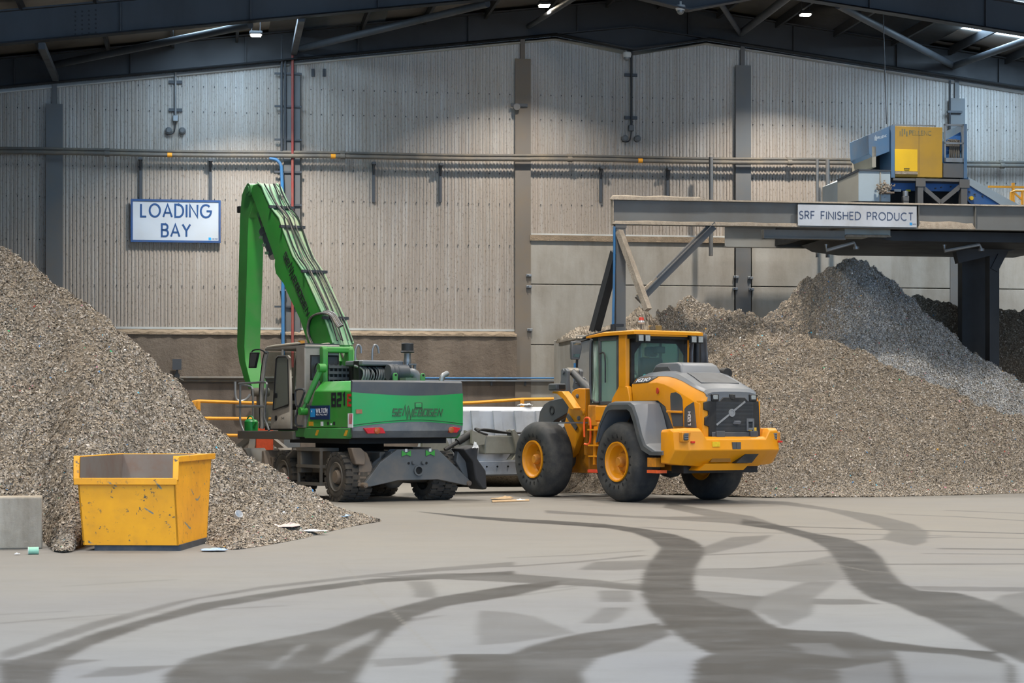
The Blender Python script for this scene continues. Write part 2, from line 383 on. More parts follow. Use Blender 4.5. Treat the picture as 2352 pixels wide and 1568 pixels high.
JOINTS = [
 (0.022, [(-1.95, 22.82), (-1.56, 20.29), (-1.03, 17.0), (-0.44, 13.3), (-0.22, 9.33)]),
 (0.03, [(3.54, 22.82), (3.82, 21.48), (5.11, 19.75)]),
 (0.02, [(2.49, 26.53), (4.14, 27.27), (6.19, 23.94)]),
]
# ================================================================ materials of the hall
def m_cladding():
    t = NT('white_liner_cladding')
    x = t.sep(); z = x[2]
    base = t.mix(t.noise(.5, 3, .5), 'c3c5c4', 'b4b4b0')
    # brown fibre dust, heavier low down, in vertical streaks and speckles
    n1 = t.noise(.35, 6, .6, t.mapping((1, 1, .5)))
    st = t.noise(2.2, 6, .65, t.mapping((3, 1, .12)))
    sp = t.noise(22, 4, .7, t.mapping((1.0, 1, .6)))
    low = t.math('MULTIPLY', t.math('SUBTRACT', 9.6, z), .17, clamp=True)
    d = t.math('ADD', t.math('MULTIPLY', low, 1.0), t.math('MULTIPLY', t.ramp(n1, (.35, 0.0), (.75, 1.0)), .45))
    d = t.math('MULTIPLY', d, t.ramp(st, (.15, .45), (.75, 1.2)), clamp=True)
    c = t.mix(t.math('MULTIPLY', d, .72), base, '8a7865')
    spk = t.math('MULTIPLY', t.ramp(sp, (.56, 0.0), (.66, 1.0)), t.math('ADD', t.math('MULTIPLY', low, .55), t.math('MULTIPLY', n1, .25)))
    c = t.mix(spk, c, '5d4f3f')
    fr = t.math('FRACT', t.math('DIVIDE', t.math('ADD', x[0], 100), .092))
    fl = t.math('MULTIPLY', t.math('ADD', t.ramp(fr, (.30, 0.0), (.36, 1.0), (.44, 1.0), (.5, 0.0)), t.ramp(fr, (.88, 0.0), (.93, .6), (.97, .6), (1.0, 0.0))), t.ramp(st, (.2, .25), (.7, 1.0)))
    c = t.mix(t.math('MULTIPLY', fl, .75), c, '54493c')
    t.bump(sp, .25, .01)
    return t.set(c, .55)
M_CLAD = m_cladding()

def m_concrete(name, a, b, stain, amount=.6, bump=.25, rough=.9, sc=1.0):
    t = NT(name)
    n1 = t.noise(.7 * sc, 7, .62); n2 = t.noise(6 * sc, 6, .7); st = t.noise(1.2 * sc, 6, .6, t.mapping((1.6, 1.6, .3)))
    c = t.mix(t.ramp(n1, (.3, 0.0), (.7, 1.0)), a, b)
    k = t.math('MULTIPLY', t.ramp(st, (.42, 0.0), (.72, 1.0)), t.ramp(n2, (.2, .5), (.7, 1.0)))
    c = t.mix(t.math('MULTIPLY', k, amount), c, stain)
    c = t.mix(t.ramp(t.noise(28 * sc, 3, .6), (.66, 0.0), (.8, .5)), c, stain)
    t.bump(t.math('ADD', n2, t.math('MULTIPLY', n1, 2)), bump, .03)
    return t.set(c, rough)
M_CON_DIRTY = m_concrete('dust_caked_concrete', '72665a', '61564a', '4b4036', .7, .9)
M_CON_LOW = m_concrete('dirty_brown_concrete', '6f645a', '5c5249', '433b34', .8, .4)
M_CON_GREY = m_concrete('grey_precast_concrete', '98948c', '868177', '675c4e', .7, .15)
M_BLOCK = m_concrete('pale_concrete_block', 'a39a8b', '8d8474', '5d503f', .6, .3, sc=2.5)
M_LEDGE = m_concrete('fibre_dust_ledge', '93826d', '7c6c58', '5d4f3f', .5, 1.0, sc=3)
M_DUST = m_concrete('pale_fibre_dust', 'b3a695', '9c8f7e', '75695a', .5, 1.0, sc=6)
M_FLASH = paint('white_flashing', 'b9bbb8', .5, '8a7d6b', .5, 1.2)
M_STEEL = paint('dark_grey_steel', '3d4146', .55, '2c2c2c', .5, .8, streak=True)
M_STEELD = paint('sooty_roof_steel', '2a2c2f', .6, '1c1c1d', .6, .6)  # dark steel; shade of the unlit roof is put into its colour
M_COL = paint('grey_column_paint', '585b5d', .55, '6b5f50', .8, .7)
M_COLB = paint('dust_covered_column', '6a635b', .7, '74644f', .9, .8)
M_BEAM = paint('grey_platform_steel', '71716d', .55, '5d5448', .6, .8)
M_ROOFSHEET = paint('roof_sheet', '9a948c', .7, '5e5850', .6, .5)
M_GALV = paint('galvanised_steel', '8e9294', .4, '6a5f52', .5, 2.5, metal=.6)
M_PIPE = paint('dusty_pipe', '5c5852', .6, '84755f', .8, 2)
M_BLUEPIPE = paint('blue_pipe', '2f6ea0', .45, '6a6a60', .5, 3)
M_REDPIPE = paint('red_pipe', '8e3b36', .5, '7a6654', .6, 3)
M_ORANGE = paint('amber_rail_paint', 'f0a01c', .45, '8a6a3a', .45, 3)
M_DARK = flat('dark_plastic', '232426', .6)
M_BLACK = flat('black_void', '0d0e0f', .8)

# ================================================================ floor
def floor():
    xs = np.concatenate([[-45, -30, -20], np.arange(-11, 13.01, .03), [20, 30, 45]])
    ys = [8.5]
    while ys[-1] < 46: ys.append(ys[-1] + .022 + .0014 * (ys[-1] - 8.5))
    ys = np.concatenate([[-6, 4, 7], np.array(ys), [50, 56, 62]])
    X, Y = np.meshgrid(xs, ys)
    nx, ny = len(xs), len(ys)
    dark = np.zeros_like(X); jt = np.zeros_like(X)
    def inside(poly):
        r = np.zeros(X.shape, bool); n = len(poly)
        for i in range(n):
            (x0, y0), (x1, y1) = poly[i], poly[(i + 1) % n]
            if y0 == y1: continue
            c = (Y > min(y0, y1)) & (Y <= max(y0, y1))
            r ^= c & (X < x0 + (Y - y0) * (x1 - x0) / (y1 - y0))
        return r
    def dist(pl):
        d = np.full(X.shape, 1e9)
        for (x0, y0), (x1, y1) in zip(pl[:-1], pl[1:]):
            dx, dy = x1 - x0, y1 - y0; t = np.clip(((X - x0) * dx + (Y - y0) * dy) / (dx * dx + dy * dy), 0, 1)
            d = np.minimum(d, np.hypot(X - x0 - t * dx, Y - y0 - t * dy))
        return d
    for k, poly in MARKS:
        m = inside(poly)
        if k > 0: dark = np.where(m, np.maximum(dark, k), dark)
        else: dark = np.where(m, dark * (1 + k), dark)
    for k, w, pl in TRACKS:
        d = dist(pl); dark = np.maximum(dark, k * np.clip((w - d) / (w * .35), 0, 1))
    for w, pl in JOINTS:
        jt = np.maximum(jt, np.clip(1 - dist(pl) / w, 0, 1))
    for _ in range(2):
        dark[1:-1, 1:-1] = (dark[1:-1, 1:-1] * 2 + dark[:-2, 1:-1] + dark[2:, 1:-1] + dark[1:-1, :-2] + dark[1:-1, 2:]) / 6
    me = bpy.data.meshes.new('floor')
    co = np.stack([X, Y, np.zeros_like(X)], -1).reshape(-1, 3).astype(np.float32)
    i = np.arange(nx * ny).reshape(ny, nx)
    q = np.stack([i[:-1, :-1], i[:-1, 1:], i[1:, 1:], i[1:, :-1]], -1).reshape(-1)
    me.vertices.add(len(co)); me.vertices.foreach_set('co', co.ravel())
    me.loops.add(len(q)); me.loops.foreach_set('vertex_index', q.astype(np.int32))
    me.polygons.add(len(q) // 4); me.polygons.foreach_set('loop_start', np.arange(0, len(q), 4, dtype=np.int32))
    me.update(calc_edges=True)
    for nm, arr in (('mark', dark), ('joint', jt)):
        me.attributes.new(nm, 'FLOAT', 'POINT').data.foreach_set('value', arr.ravel().astype(np.float32))
    t = NT('worn_concrete_floor')
    def att(n):
        k = t.n.new('ShaderNodeAttribute'); k.attribute_name = n; return k.outputs['Fac']
    n1 = t.noise(.22, 5, .55); n2 = t.noise(2.2, 7, .65); n3 = t.noise(30, 5, .7)
    sw = t.noise(1.1, 6, .62, t.mapping((.8, 1.3, 1), (0, 0, R(25))))
    c = t.mix(t.ramp(n1, (.3, 0.0), (.7, 1.0)), '74736f', '69696a')
    c = t.mix(t.math('MULTIPLY', t.ramp(sw, (.45, 0.0), (.75, 1.0)), .3), c, '5a5856')
    c = t.mix(t.math('MULTIPLY', t.ramp(n2, (.5, 0.0), (.8, 1.0)), .25), c, '5a5650')
    yy = t.sep()[1]
    dust = t.math('MULTIPLY', t.math('MULTIPLY', t.math('SUBTRACT', yy, 14), .06, clamp=True), t.ramp(n2, (.2, .55), (.6, 1.0)))
    c = t.mix(t.math('MULTIPLY', dust, .55), c, '7f776a')
    mk = t.math('MULTIPLY', att('mark'), t.math('ADD', .8, t.math('MULTIPLY', t.ramp(sw, (.2, 0.0), (.6, 1.0)), .4)), clamp=True)
    mk = t.math('MULTIPLY', mk, t.ramp(n2, (.2, .7), (.45, 1.0)), clamp=True)
    c = t.mix(mk, c, t.mix(t.ramp(n2, (.3, 0.0), (.7, 1.0)), '23211d', '2c2822'))
    c = t.mix(t.math('MULTIPLY', att('joint'), t.ramp(n3, (.3, .2), (.6, .7))), c, '6c6860')
    c = t.mix(t.ramp(t.noise(9, 8, .8), (.70, 0.0), (.74, .8)), c, '5a544b')
    t.bump(n3, .12, .004)
    t.set(c, t.math('SUBTRACT', .72, t.math('MULTIPLY', mk, .16)), spec=.35)
    me.materials.append(t.m)
    o = bpy.data.objects.new('floor', me); C.objects.link(o); tag(o, kind='structure')

# ================================================================ the hall (wall frame: x along wall, y = -distance from wall, z up)
APEX = 3.2
def zb(s): return 12.06 - .1225 * abs(s - APEX)          # underside of the rafters
COLS = [-17.86, -11.83, -5.80, .27, 6.26, 12.29, 18.3, 24.3]

def corrugated(mb, s0, s1, zlo, ztop, pitch=.092, h=.02):
    x = math.ceil((s0 + 100) / pitch) * pitch - 100 - pitch; pts = []
    while x < s1 - 1e-6:
        for dx, dy in ((0, 0), (.030, 0), (.040, -h), (.082, -h)): pts.append((max(s0, min(x + dx, s1)), dy))
        x += pitch
    pts.append((s1, 0))
    vs = []
    for p, y in pts:
        vs += [(p, y, zlo), (p, y, ztop(p))]
    mb.add(vs, [(2 * i, 2 * i + 2, 2 * i + 3, 2 * i + 1) for i in range(len(pts) - 1)])

FILL_GLOW = 1.5
def hall():
    mb = MB()
    edges = [-24] + COLS[1:] + [27]
    for i in range(len(COLS)):
        a = -24 if i == 0 else COLS[i]
        b = COLS[i + 1] if i + 1 < len(COLS) else 27
        lo = 4.03 if b < .3 else 6.57
        corrugated(mb, a, b, lo, lambda s: zb(s) + .35)
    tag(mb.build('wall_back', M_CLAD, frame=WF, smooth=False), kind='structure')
    mb = MB().box(-24, 27, .3, .4, 0, 13)
    tag(mb.build('wall_back_outer', M_STEELD, frame=WF), kind='structure')
    mb = MB()
    for z in (10.25, 9.6, 8.15, 7.35, 6.25, 5.1):
        s = -18.0
        while s < 16:
            if min(abs(s - c) for c in COLS) > .3 and z < zb(s) - .2 and (z > 6.7 or s < 0): mb.box(s - .012, s + .012, -.03, -.018, z - .015, z + .015)
            s += .276
    tag(mb.build('wall_back_fixings', M_STEELD, frame=WF, smooth=False), kind='structure')
    # lower concrete
    mb = MB().box(-24, .1, -.2, .3, 2.68, 3.86)
    tag(mb.build('wall_back_upstand', M_CON_DIRTY, frame=WF), kind='structure')
    mb = MB().box(-24, .1, -.12, .3, 0, 2.68)
    tag(mb.build('wall_back_base', M_CON_LOW, frame=WF), kind='structure')
    mb = MB()
    for a, b in ((.42, 6.02), (6.5, 12.1), (12.5, 27)):
        for z0, z1 in ((0, 1.9), (1.92, 3.62), (3.64, 5.22), (5.24, 6.46)): mb.box(a, b, -.14, .25, z0, z1)
    tag(mb.build('wall_back_panels', M_CON_GREY, frame=WF, bevel=.012), kind='structure')
    mb = MB().box(.1, .42, -.1, .25, 0, 6.46)
    tag(mb.build('wall_back_panel', M_CON_LOW, frame=WF), kind='structure')
    # dust-laden ledge and white drip flashings under the cladding
    mb = MB()
    n = 400
    for i in range(n):
        s0 = -24 + 24.1 * i / n; s1 = -24 + 24.1 * (i + 1) / n
        b0 = .03 * sin(i * .9) * sin(i * .23); b1 = .03 * sin((i + 1) * .9) * sin((i + 1) * .23)
        mb.add([(s0, -.24 - b0 * .4, 3.84), (s1, -.24 - b1 * .4, 3.84), (s1, -.23, 3.9 + b1), (s0, -.23, 3.9 + b0), (s1, 0, 4.0), (s0, 0, 4.0)], [(0, 1, 2, 3), (3, 2, 4, 5)])
    tag(mb.build('trim_1', M_LEDGE, frame=WF, base=False), kind='structure')
    mb = MB().box(-24, .06, -.06, 0, 3.985, 4.04).box(.5, 6.0, -.06, 0, 6.52, 6.585).box(6.5, 27, -.06, 0, 6.52, 6.585)
    tag(mb.build('trim_2', M_FLASH, frame=WF, base=False), kind='structure')
    mb = MB().box(.45, 6.03, -.2, 0, 6.38, 6.53).box(6.5, 27, -.2, 0, 6.38, 6.53)
    tag(mb.build('trim_3', M_LEDGE, frame=WF, base=False), kind='structure')
    mb = MB()
    L = [(-24, zb(-24)), (1.15, zb(1.15)), (APEX, 11.46), (5.25, zb(5.25)), (27, zb(27))]
    for (a, za), (b, zb_) in zip(L[:-1], L[1:]):
        mb.prism([(a, za - .1), (b, zb_ - .1), (b, zb_ - .01), (a, za - .01)], 'y', -.08, -.02)
    tag(mb.build('trim_4', M_FLASH, frame=WF, base=False), kind='structure')
    # columns
    for s in COLS[1:6]:
        mat = M_COLB if s in (.27,) else M_COL
        top = zb(s) - (.52 if s != -5.8 else .3)
        mb = MB().box(s - .21, s + .21, -.16, -.13, 0, top).box(s - .21, s + .21, .12, .15, 0, top).box(s - .015, s + .015, -.14, .13, 0, top)
        mb.box(s - .06, s + .06, -.1, .06, top, zb(s) + .02)
        tag(mb.build('column', mat, frame=WF), kind='structure')
    # rafters: gable frame and the next portal frame
    def rafter(y, dz, dep, hz, fl, mat):
        for side in (-1, 1):
            far = -24 if side < 0 else 28
            a = APEX + side * 2.05
            mb = MB()
            w = [(far, zb(far) + dz), (a, zb(a) + dz), (APEX, hz), (APEX, zb(APEX) + dz + dep), (far, zb(far) + dz + dep)]
            mb.prism(w, 'y', y - .012, y + .012)
            for p, q in ((w[0], w[1]), (w[1], w[2]), (w[4], w[3])):
                mb.prism([(p[0], p[1]), (q[0], q[1]), (q[0], q[1] + .035), (p[0], p[1] + .035)], 'y', y - fl / 2, y + fl / 2)
            p, q = w[1], (APEX, zb(APEX) + dz + .0)
            mb.prism([(p[0], p[1]), (q[0], q[1]), (q[0], q[1] + .03), (p[0], p[1] + .03)], 'y', y - fl / 2, y + fl / 2)
            k = 1.5
            while abs(k) < 24:
                s = APEX + side * k; mb.box(s - .012, s + .012, y - fl / 2 + .02, y - .01, zb(s) + dz + .03, zb(s) + dz + dep - .02); k += 2.9
            tag(mb.build('rafter', mat, frame=WF, base=False), kind='structure')
    rafter(-.26, 0, .72, 11.46, .26, M_STEELD)
    rafter(-6.5, -.13, .72, 11.24, .3, M_STEEL)
    mb = MB()
    for s, y in ((-10.9, -6.5),):
        z = zb(s) - .13
        for i in range(4):
            for j in range(6): mb.cyl((s + .15 * i, y - .03, z + .08 + j * .1 + .018 * i), (s + .15 * i, y - .012, z + .08 + j * .1 + .018 * i), .022, n=6)
    tag(mb.build('rafter_bolts', M_STEELD, frame=WF, base=False), kind='structure')
    # purlins and roof sheets
    k = .7
    while k < 24:
        for side in (-1, 1):
            s = APEX + side * k; z = zb(s) + .6
            mb = MB().bar((s, .1, z + .1), (s, -14, z + .1), .07, .22)
            tag(mb.build('roof_purlin', M_STEELD, frame=WF, base=False), kind='structure')
        k += 1.62
    for side in (-1, 1):
        mb = MB(); far = APEX + side * 27; top = zb(APEX) + .84; lo = zb(far) + .84
        cells = [(0, 8.3, .5, -45), (8.3, 11.4, .5, -2.4), (8.3, 11.4, -5.9, -45), (11.4, 27, .5, -45)] if side > 0 else [(0, 9.6, .5, -45), (9.6, 12, .5, -2.2), (9.6, 12, -5.0, -45), (12, 27, .5, -45)]
        for a, b, y0, y1 in cells:
            za, zc = zb(APEX + side * a) + .84, zb(APEX + side * b) + .84
            mb.add([(APEX + side * a, y0, za), (APEX + side * b, y0, zc), (APEX + side * b, y1, zc), (APEX + side * a, y1, za)], [(0, 1, 2, 3)])
        tag(mb.build('ceiling', M_ROOFSHEET, frame=WF, base=False, solid=.02), kind='structure')
    # translucent rooflight sheets lit by the sky outside
    for i, (a, b, y0, y1) in enumerate(((8.3, 11.4, -2.4, -5.9), (-9.6, -12, -2.2, -5.0))):
        mb = MB(); za, zc = zb(APEX + a) + .84, zb(APEX + b) + .84
        mb.add([(APEX + a, y0, za), (APEX + b, y0, zc), (APEX + b, y1, zc), (APEX + a, y1, za)], [(0, 1, 2, 3)])
        o = mb.build('window_%d' % (i + 1), flat('rooflight_sheet_%d' % i, 'b9cbd6', .5, 0, 'b4d2ec', 26 if i == 0 else 20), frame=WF, base=False); tag(o, kind='structure')
    m = flat('rooflight_strip', 'c4d2da', .5, 0, 'f2ece2', FILL_GLOW)  # added glowing strips, unseen, under the closed roof sheet to light the hall
    k = 3
    for y0 in (-19, -25, -31, -37):
        for c in (-19.5, -13.5, -7, 7, 13.5, 19.5):
            a, b = APEX + c - .75, APEX + c + .75
            o = MB().add([(a, y0, zb(a) + .81), (b, y0, zb(b) + .81), (b, y0 - 4, zb(b) + .81), (a, y0 - 4, zb(a) + .81)], [(0, 1, 2, 3)]).build('window_%d' % k, m, frame=WF, base=False)
            tag(o, kind='structure'); k += 1
    # side walls
    for nm, s in (('wall_left', -23.9), ('wall_right', 28.2)):
        mb = MB().box(s - .05, s + .05, -45, .2, 0, zb(s) + .9)
        tag(mb.build(nm, M_CLAD, frame=WF), kind='structure')
    # bracing tubes and ties between the two frames
    def brace(a, b, ya, yb, r, mat, nm='roof_brace'):
        mb = MB().cyl((a[0], ya, a[1]), (b[0], yb, b[1]), r, n=14)
        tag(mb.build(nm, mat, frame=WF, base=False), kind='structure')
    B = M_STEEL
    brace((-11.865, 10.645), (-7.002, 10.654), -.35, -6.3, .09, B)
    brace((-5.591, 11.241), (-1.533, 11.313), -.35, -6.3, .09, B)
    brace((12.069, 11.287), (6.915, 11.537), -.35, -6.3, .09, B)
    brace((12.094, 11.264), (12.343, 11.094), -.35, -6.3, .09, B)
    brace((6.144, 11.99), (5.787, 11.781), -.35, -6.3, .1, B)
    brace((6.12, 11.989), (3.872, 11.72), -.35, -6.3, .07, B)
    brace((0.399, 12.005), (0.627, 11.585), -.35, -6.3, .07, B)
    for pa, pb in (((-5.759, 11.147), (-5.844, 10.838)), ((-11.779, 10.316), (-11.651, 10.045))):
        mb = MB().bar((pa[0], -.35, pa[1]), (pb[0], -6.3, pb[1]), .15, .15)
        tag(mb.build('roof_tie', B, frame=WF, base=False), kind='structure')

hall()
# ================================================================ things fixed to the gable wall
def wt(name, label, cat, at, group=None): return thing(name, label, cat, WF, at, group)

def loading_sign():
    (x0, z1), (x1, z0) = [(-9.916, 7.312), (-7.629, 6.209)]
    t = wt('wall_sign', 'white LOADING BAY sign with a dark blue frame hanging on the back wall', 'sign', ((x0 + x1) / 2, -.12, z0))
    blue = paint('sign_blue', '23477a', .4, '6f6454', .2); white = paint('sign_white', 'b7bdc3', .35, 'a89b88', .2, 1.5)
    mb = MB(); e = .055
    for a in ((x0, x1, z0, z0 + e), (x0, x1, z1 - e, z1), (x0, x0 + e, z0 + e, z1 - e), (x1 - e, x1, z0 + e, z1 - e)): mb.box(a[0], a[1], -.15, -.1, a[2], a[3])
    mb.build('frame', blue, t)
    MB().box(x0 + e, x1 - e, -.135, -.11, z0 + e, z1 - e).build('panel', white, t)
    mb = MB(); W = x1 - x0; H_ = z1 - z0; txt = flat('sign_lettering', '1d4373', .4)
    letters(mb, 'LOADING', (x0 + .115 * W, -.137, z0 + .595 * H_), (1, 0, 0), (0, 0, 1), .29 * H_, w=.15, gap=.32, width=.77 * W, th=.004)
    letters(mb, 'BAY', (x0 + .345 * W, -.137, z0 + .14 * H_), (1, 0, 0), (0, 0, 1), .285 * H_, w=.15, gap=.3, width=.315 * W, th=.004)
    mb.build('lettering', txt, t, smooth=False)
    mb = MB().box(x1 - .31, x1 - .245, -.14, -.134, z0 + .075, z0 + .14)
    mb.build('logo', flat('logo_cyan', '1e9be0', .4), t)
    mb = MB(); letters(mb, 'WILTON', (x1 - .225, -.136, z0 + .09), (1, 0, 0), (0, 0, 1), .03, w=.2, gap=.25, width=.15, th=.002)
    mb.build('small_lettering', txt, t, smooth=False)
loading_sign()

def pipes():
    for k, (dz, r, y, lab) in enumerate(((.0, .055, -.32, 'lower of two dusty grey pipes running the length of the back wall'), (.105, .04, -.24, 'upper of two dusty grey pipes running the length of the back wall'))):
        t = wt('wall_pipe', lab, 'pipe', (0, y, 8.45 + dz), 'pipes along the back wall')
        mb = MB()
        pts = [(s, y, 8.414 + dz + (s + 13.2) / 27.4 * (8.597 - 8.414) + .012 * sin(s * .9)) for s in np.arange(-24, 27, .5)]
        mb.tube(pts, r, 10); mb.build('pipe', M_PIPE, t)
        for i in range(3, len(pts) - 1, 12):
            p = Vector(pts[i]); MB().cyl(p - Vector((.06, 0, 0)), p + Vector((.06, 0, 0)), r * 1.35, n=12).build('coupling', M_PIPE, t)
        if k == 0:
            for s in [-8.923, -4.744, 3.395, 11.494]:
                i = int((s + 24) / .5); z = pts[i][2]
                MB().cyl((s - .06, y, z), (s + .06, y, z), r * 1.1, n=12).build('orange_band', M_ORANGE, t)
    # dust lying on the pipes
    for i, (u, zl) in enumerate([(-9.665, 7.237), (-7.885, 7.266), (-3.676, 7.335), (-1.913, 7.365), (2.374, 7.435), (4.199, 7.465)]):
        labs = ['left strut holding the LOADING BAY sign below the wall pipe', 'right strut holding the LOADING BAY sign below the wall pipe', 'dark strut below the pipe, left one of the pair right of the green boom', 'dark strut below the pipe, right one of the pair right of the green boom', 'dark strut below the pipe above the left end of the platform beam', 'dark strut below the pipe, second from the left end of the platform beam']
        t = wt('pipe_strut', labs[i], 'bracket', (u, -.06, zl), 'slotted struts under the wall pipe')
        mb = MB().box(u - .035, u + .035, -.09, -.03, zl, 8.35); mb.build('channel', M_STEEL, t)
        mb = MB().box(u - .05, u + .05, -.34, -.06, 8.3, 8.36).prism([(-.34, 8.3), (-.09, 8.3), (-.09, 8.05)], 'x', u - .02, u + .02); mb.build('arm', M_STEEL, t)
    # vertical services beside the second column
    def run(name, lab, u, v0, v1, r, mat, y, bend=None):
        (s, z1), (s2, z0) = [(-6.035, 11.157), (-6.035, 3.606)]
        return None
    s = -6.037
    t = wt('blue_pipe', 'blue vertical pipe beside the column left of the green boom', 'pipe', (s, -.3, 3.0))
    MB().tube([(s - .35, -.32, 8.4), (s - .12, -.32, 8.36), (s, -.3, 8.1), (s, -.3, 3.0)], .045, 10, smooth=2).build('pipe', M_BLUEPIPE, t)
    for z in (7.2, 6.1, 5.0, 3.9): MB().box(s - .07, s + .07, -.3, -.03, z - .02, z + .02).build('clip', M_GALV, t)
    t = wt('cable_conduit', 'pair of dark conduits rising to the roof above the blue pipe', 'conduit', (s, -.25, 8.5))
    MB().cyl((s - .03, -.25, 8.6), (s - .03, -.25, 11.6), .035, n=8).cyl((s + .06, -.22, 8.6), (s + .06, -.22, 11.6), .028, n=8).build('tube', M_STEEL, t)
    s = -5.79
    t = wt('red_pipe', 'thin red pipe running down the front of the second column', 'pipe', (s, -.25, 3.0))
    MB().cyl((s, -.26, 3.0), (s, -.26, 11.1), .035, n=10).build('pipe', M_REDPIPE, t)
    mb = MB()
    for v in (172, 247, 323, 397, 472, 560, 705):
        z = 1.6 + (968 - v) * 52.1 / 4600
        if v == 172: t = wt('strut_rails', 'slotted rails fixed across the second column behind the red and blue pipes', 'bracket', (-5.9, -.2, 4.5))
        MB().box(-6.25, -5.55, -.21, -.17, z - .025, z + .025).build('rail', M_STEEL, t)
pipes()

def drops():
    for (u, v0, v1, vb, lab) in ((403, 175, 300, 270, 'cable drop with two grey sounders on the wall above the LOADING BAY sign'), (1450, 105, 318, 287, 'long cable drop with two dark sounders on the wall below the roof apex')):
        w = lambda a, b: W2(a, b)
        s = (u - 1176) / 4600 * 53 * (1 + .0 * u) ; s = {403: -8.783, 1450: 3.201}[u]
        Z = {403: [10.525, 9.09, 9.426, 10.346, 9.628], 1450: [11.673, 9.143, 9.445, 10.838, 9.7]}[u]
        t = wt('cable_drop', lab, 'conduit', (s, -.08, Z[1] - .1))
        MB().cyl((s, -.1, Z[2]), (s, -.1, Z[0] + (.9 if u > 1000 else .25)), .03, n=8).build('conduit', M_GALV if u < 1000 else M_STEELD, t)
        for z in Z[3:]: MB().box(s - .17, s + .17, -.09, -.02, z - .04, z + .04).build('cross_bracket', M_STEEL, t)
        MB().box(s - .07, s + .07, -.14, -.02, Z[2] - .1, Z[2] + .06).build('junction_box', M_GALV if u < 1000 else M_COL, t, bevel=.015)
        MB().tube([(s, -.1, Z[2] - .1), (s - .02, -.1, Z[1] - .02), (s - .1, -.12, Z[1] - .1), (s - .25, -.1, Z[1] - .08)], .018, 6, smooth=2).build('cable', M_DARK, t)
        for d in (-.17, .17): MB().lathe([(0, .09), (.1, .09), (.13, .05), (.13, 0)], (s + d, -.02, Z[1]), (0, -1, 0), 14).build('sounder', M_COL, t)
drops()

def cameras():
    for (p, y, lab) in (((3.062, 11.28), -.2, 'small white dome camera on the wall beside the apex cable drop'), ((3.012, 11.241), -6.5, 'small white dome camera hanging from the roof beam at top centre')):
        t = wt('dome_camera', lab, 'camera', (p[0], y, p[1] - .1))
        w = paint('camera_white_%d' % (y < -1), 'c9c9c4', .5, '8a7d6b', .4)
        MB().lathe([(0, .11), (.05, .12), (.1, .11), (.13, .1)], (p[0], y, p[1] + .13), (0, 0, -1), 18).build('housing', w, t)
        MB().ball((p[0], y, p[1]), .09, 14).build('dome', M_GALV, t)
        MB().cyl((p[0], y, p[1] + .1), (p[0], y + (.15 if y > -1 else 0), p[1] + .22), .03, n=8).build('arm', w, t)
cameras()

def lamp_unit():
    """three high-bay lamps hanging in the end bay"""
    first = None
    glow = flat('lamp_panel', 'fff4dc', .4, 0, 'fff0d8', 120)
    for s in (15.7,):
        L = bpy.data.lights.new('high_bay_lamp', 'AREA'); L.energy = LAMP_W * .8; L.shape = 'RECTANGLE'; L.size = .35; L.size_y = .3; L.color = (1, .93, .84); L.spread = R(118)
        o = bpy.data.objects.new('high_bay_light', L); C.objects.link(o); o.matrix_world = WF @ Matrix.Translation((s, -3.2, zb(s) - .2))
    spots = [(-6.799, 10.991), (0.324, 11.935), (7.056, 11.913)]
    labs = ['lit high-bay lamp hanging above the green boom, leftmost of three', 'lit high-bay lamp hanging left of the roof apex, middle of three', 'lit high-bay lamp hanging right of the roof apex, rightmost of three']
    for i, (s, z) in enumerate(spots):
        t = wt('high_bay_lamp', labs[i], 'lamp', (s, -3.2, z), 'high-bay lamps in the roof')
        MB().box(s - .16, s + .16, -3.33, -3.07, z + .03, z + .11).build('housing', M_DARK, t, bevel=.02)
        MB().box(s - .12, s + .12, -3.3, -3.1, z, z + .03).build('light_panel', glow, t)
        for d in (-.1, .1): MB().cyl((s + d, -3.2, z + .12), (s + d, -3.2, zb(s) + .7), .008, n=5).build('hanger', M_STEEL, t)
        L = bpy.data.lights.new('high_bay_lamp', 'AREA'); L.energy = LAMP_W; L.shape = 'RECTANGLE'; L.size = .35; L.size_y = .3; L.color = (1, .93, .84); L.spread = R(118)
        o = bpy.data.objects.new('high_bay_light', L); C.objects.link(o); o.matrix_world = WF @ Matrix.Translation((s, -3.2, z - .04))
LAMP_W = 430
lamp_unit()

